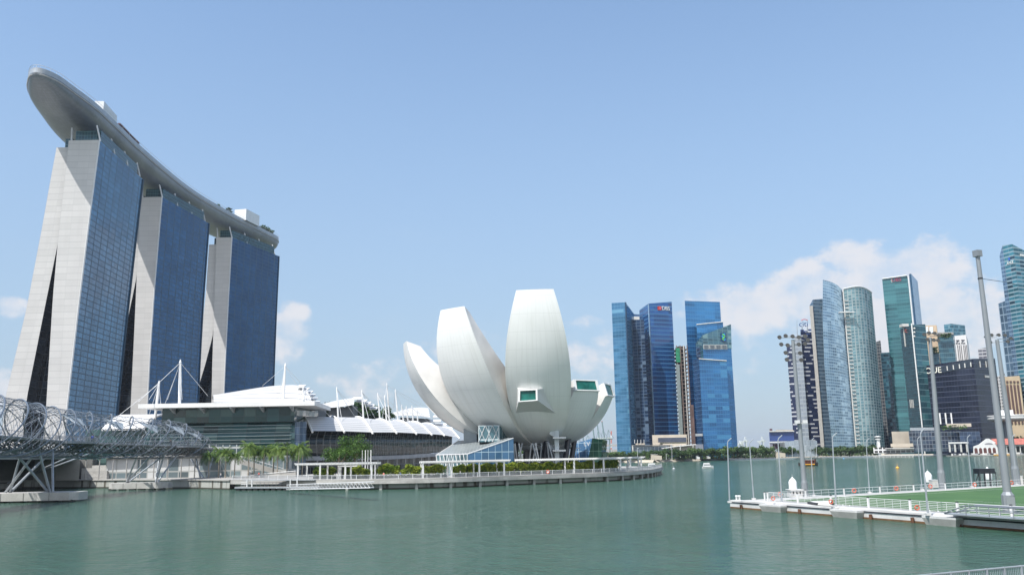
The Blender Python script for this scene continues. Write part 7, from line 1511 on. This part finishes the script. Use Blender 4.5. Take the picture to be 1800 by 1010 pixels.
# ------------------------------------------------------------------ port cranes on the horizon
crm = mat('crane_green', (.16, .24, .25), .6); crw = mat('crane_pale', (.52, .56, .54), .6)
def crane(lb, px_top, px_base, Yc, m, boom=True, legpx=8):
    t_, b_ = P(*px_top, Yc), P(*px_base, Yc); th = thing('port_crane', lb, 'crane', (b_.x, Yc, LZ), 'port cranes on the horizon'); H_ = t_.z-LZ; s = Yc/1540.0; w = legpx*s; hb_ = H_*.5 if boom else H_*.62
    for (x, y) in ((0, 0), (w, 0), (0, w), (w, w)): mb = MB(); mb.box((b_.x+x, Yc+y, LZ+hb_/2), (s*1.0, s*1.0, hb_)); mb.build('leg', m, th)
    mb = MB(); mb.box((b_.x+w/2, Yc+w/2, LZ+hb_), (w*2.3, s*1.3, s*1.8)); mb.build('girder', m, th); mb = MB(); mb.box((b_.x+w/2, Yc+w/2, LZ+hb_*.45), (w, w, s*.9)); mb.build('portal_beam', m, th)
    mb = MB(); mb.box((b_.x+w*.9, Yc+w/2, LZ+hb_+s*1.6), (w*.8, w*.5, s*2.2)); mb.build('machine_house', crw, th)
    ap = Vector((b_.x+w*.75, Yc+w/2, LZ+hb_+H_*.26)); mb = MB()
    mb.tube((b_.x+w*.2, Yc, LZ+hb_), ap, s*.4, n=4); mb.tube((b_.x+w*1.0, Yc, LZ+hb_), ap, s*.4, n=4); mb.tube((b_.x+w*2, Yc+w/2, LZ+hb_), ap, s*.3, n=4); mb.build('apex_frame', m, th)
    if boom: mb = MB(); mb.path([(b_.x-w*.1, Yc+w/2, LZ+hb_), (t_.x, Yc+w/2, t_.z)], [s*1.15, s*.95], 4); mb.build('boom', m, th); mb = MB(); mb.box((t_.x, Yc+w/2, t_.z), (s*2, s*2, s*1.2)); mb.build('boom_tip', mat('crane_red', (.4, .15, .12)), th)
for i, (a, b) in enumerate((((1010, 762), (1013, 800)), ((1023, 752), (1028, 800)), ((1041, 741.5), (1047, 800)), ((1049.5, 740.5), (1055.5, 800)), ((1058.5, 740), (1065, 800)))): crane(f'grey-green port crane with raised boom beyond the lotus museum, {nth(i+1)} from the museum side', a, b, 1800+i*25, crm)
for i, (a, b, m_) in enumerate((((1298, 771), (1297.5, 792), crw), ((1312, 763), (1307, 792), crw), ((1343, 763), (1337, 792), crw))): crane(f'pale port crane on the horizon gap between tower groups, {nth(i+1)} from the blue towers', a, b, 3000, m_, False, 6)
th = thing('lattice_chimney', 'thin red and white banded mast among the port cranes', 'mast', P(1074, 800, 2400)); a, b = P(1074.5, 800, 2400), P(1074.5, 757, 2400); a.z = LZ
for k in range(6): mb = MB(); mb.tube(a.lerp(b, k/6), a.lerp(b, (k+1)/6), 1.5, n=6); mb.build('band', redm if k % 2 else white, th)
th = thing('port_warehouse', 'low pale port buildings below the cranes on the horizon', 'warehouse', P(1060, 800, 2000)); slab(th, 1043, 789, 1090, 803, 2000, 40, mat('ware', (.34, .33, .33), .8)); slab(th, 1066, 780, 1085, 784, 2100, 20, mat('ware', (.34, .33, .33)), 'upper_shed')
th = thing('port_shed', 'long brownish port sheds on the horizon between the tower groups', 'warehouse', P(1320, 795, 2500)); slab(th, 1290, 788.5, 1362, 797, 2500, 40, mat('shed', (.30, .24, .24), .8)); slab(th, 1308, 785.5, 1330, 790, 2520, 20, mat('shed', (.30, .24, .24)), 'upper_shed')

# ------------------------------------------------------------------ the air over the bay
hz_m = bpy.data.materials.new('haze'); hz_m.use_nodes = True; t = hz_m.node_tree; t.nodes.remove(t.nodes['Principled BSDF'])
pv_ = N(t, 'ShaderNodeVolumePrincipled'); pv_.inputs['Color'].default_value = (.80, .88, 1.0, 1); pv_.inputs['Density'].default_value = HAZE_DENSITY; pv_.inputs['Anisotropy'].default_value = .3
L(t, pv_.outputs[0], t.nodes['Material Output'].inputs['Volume'])
mb = MB(); mb.box((0, 6850, 107.5), (18400, 14900, 219.6)); hz_o = mb.build('haze', hz_m); prop(hz_o, 'thin bluish haze hanging over the bay and far skyline', 'haze', kind='stuff')
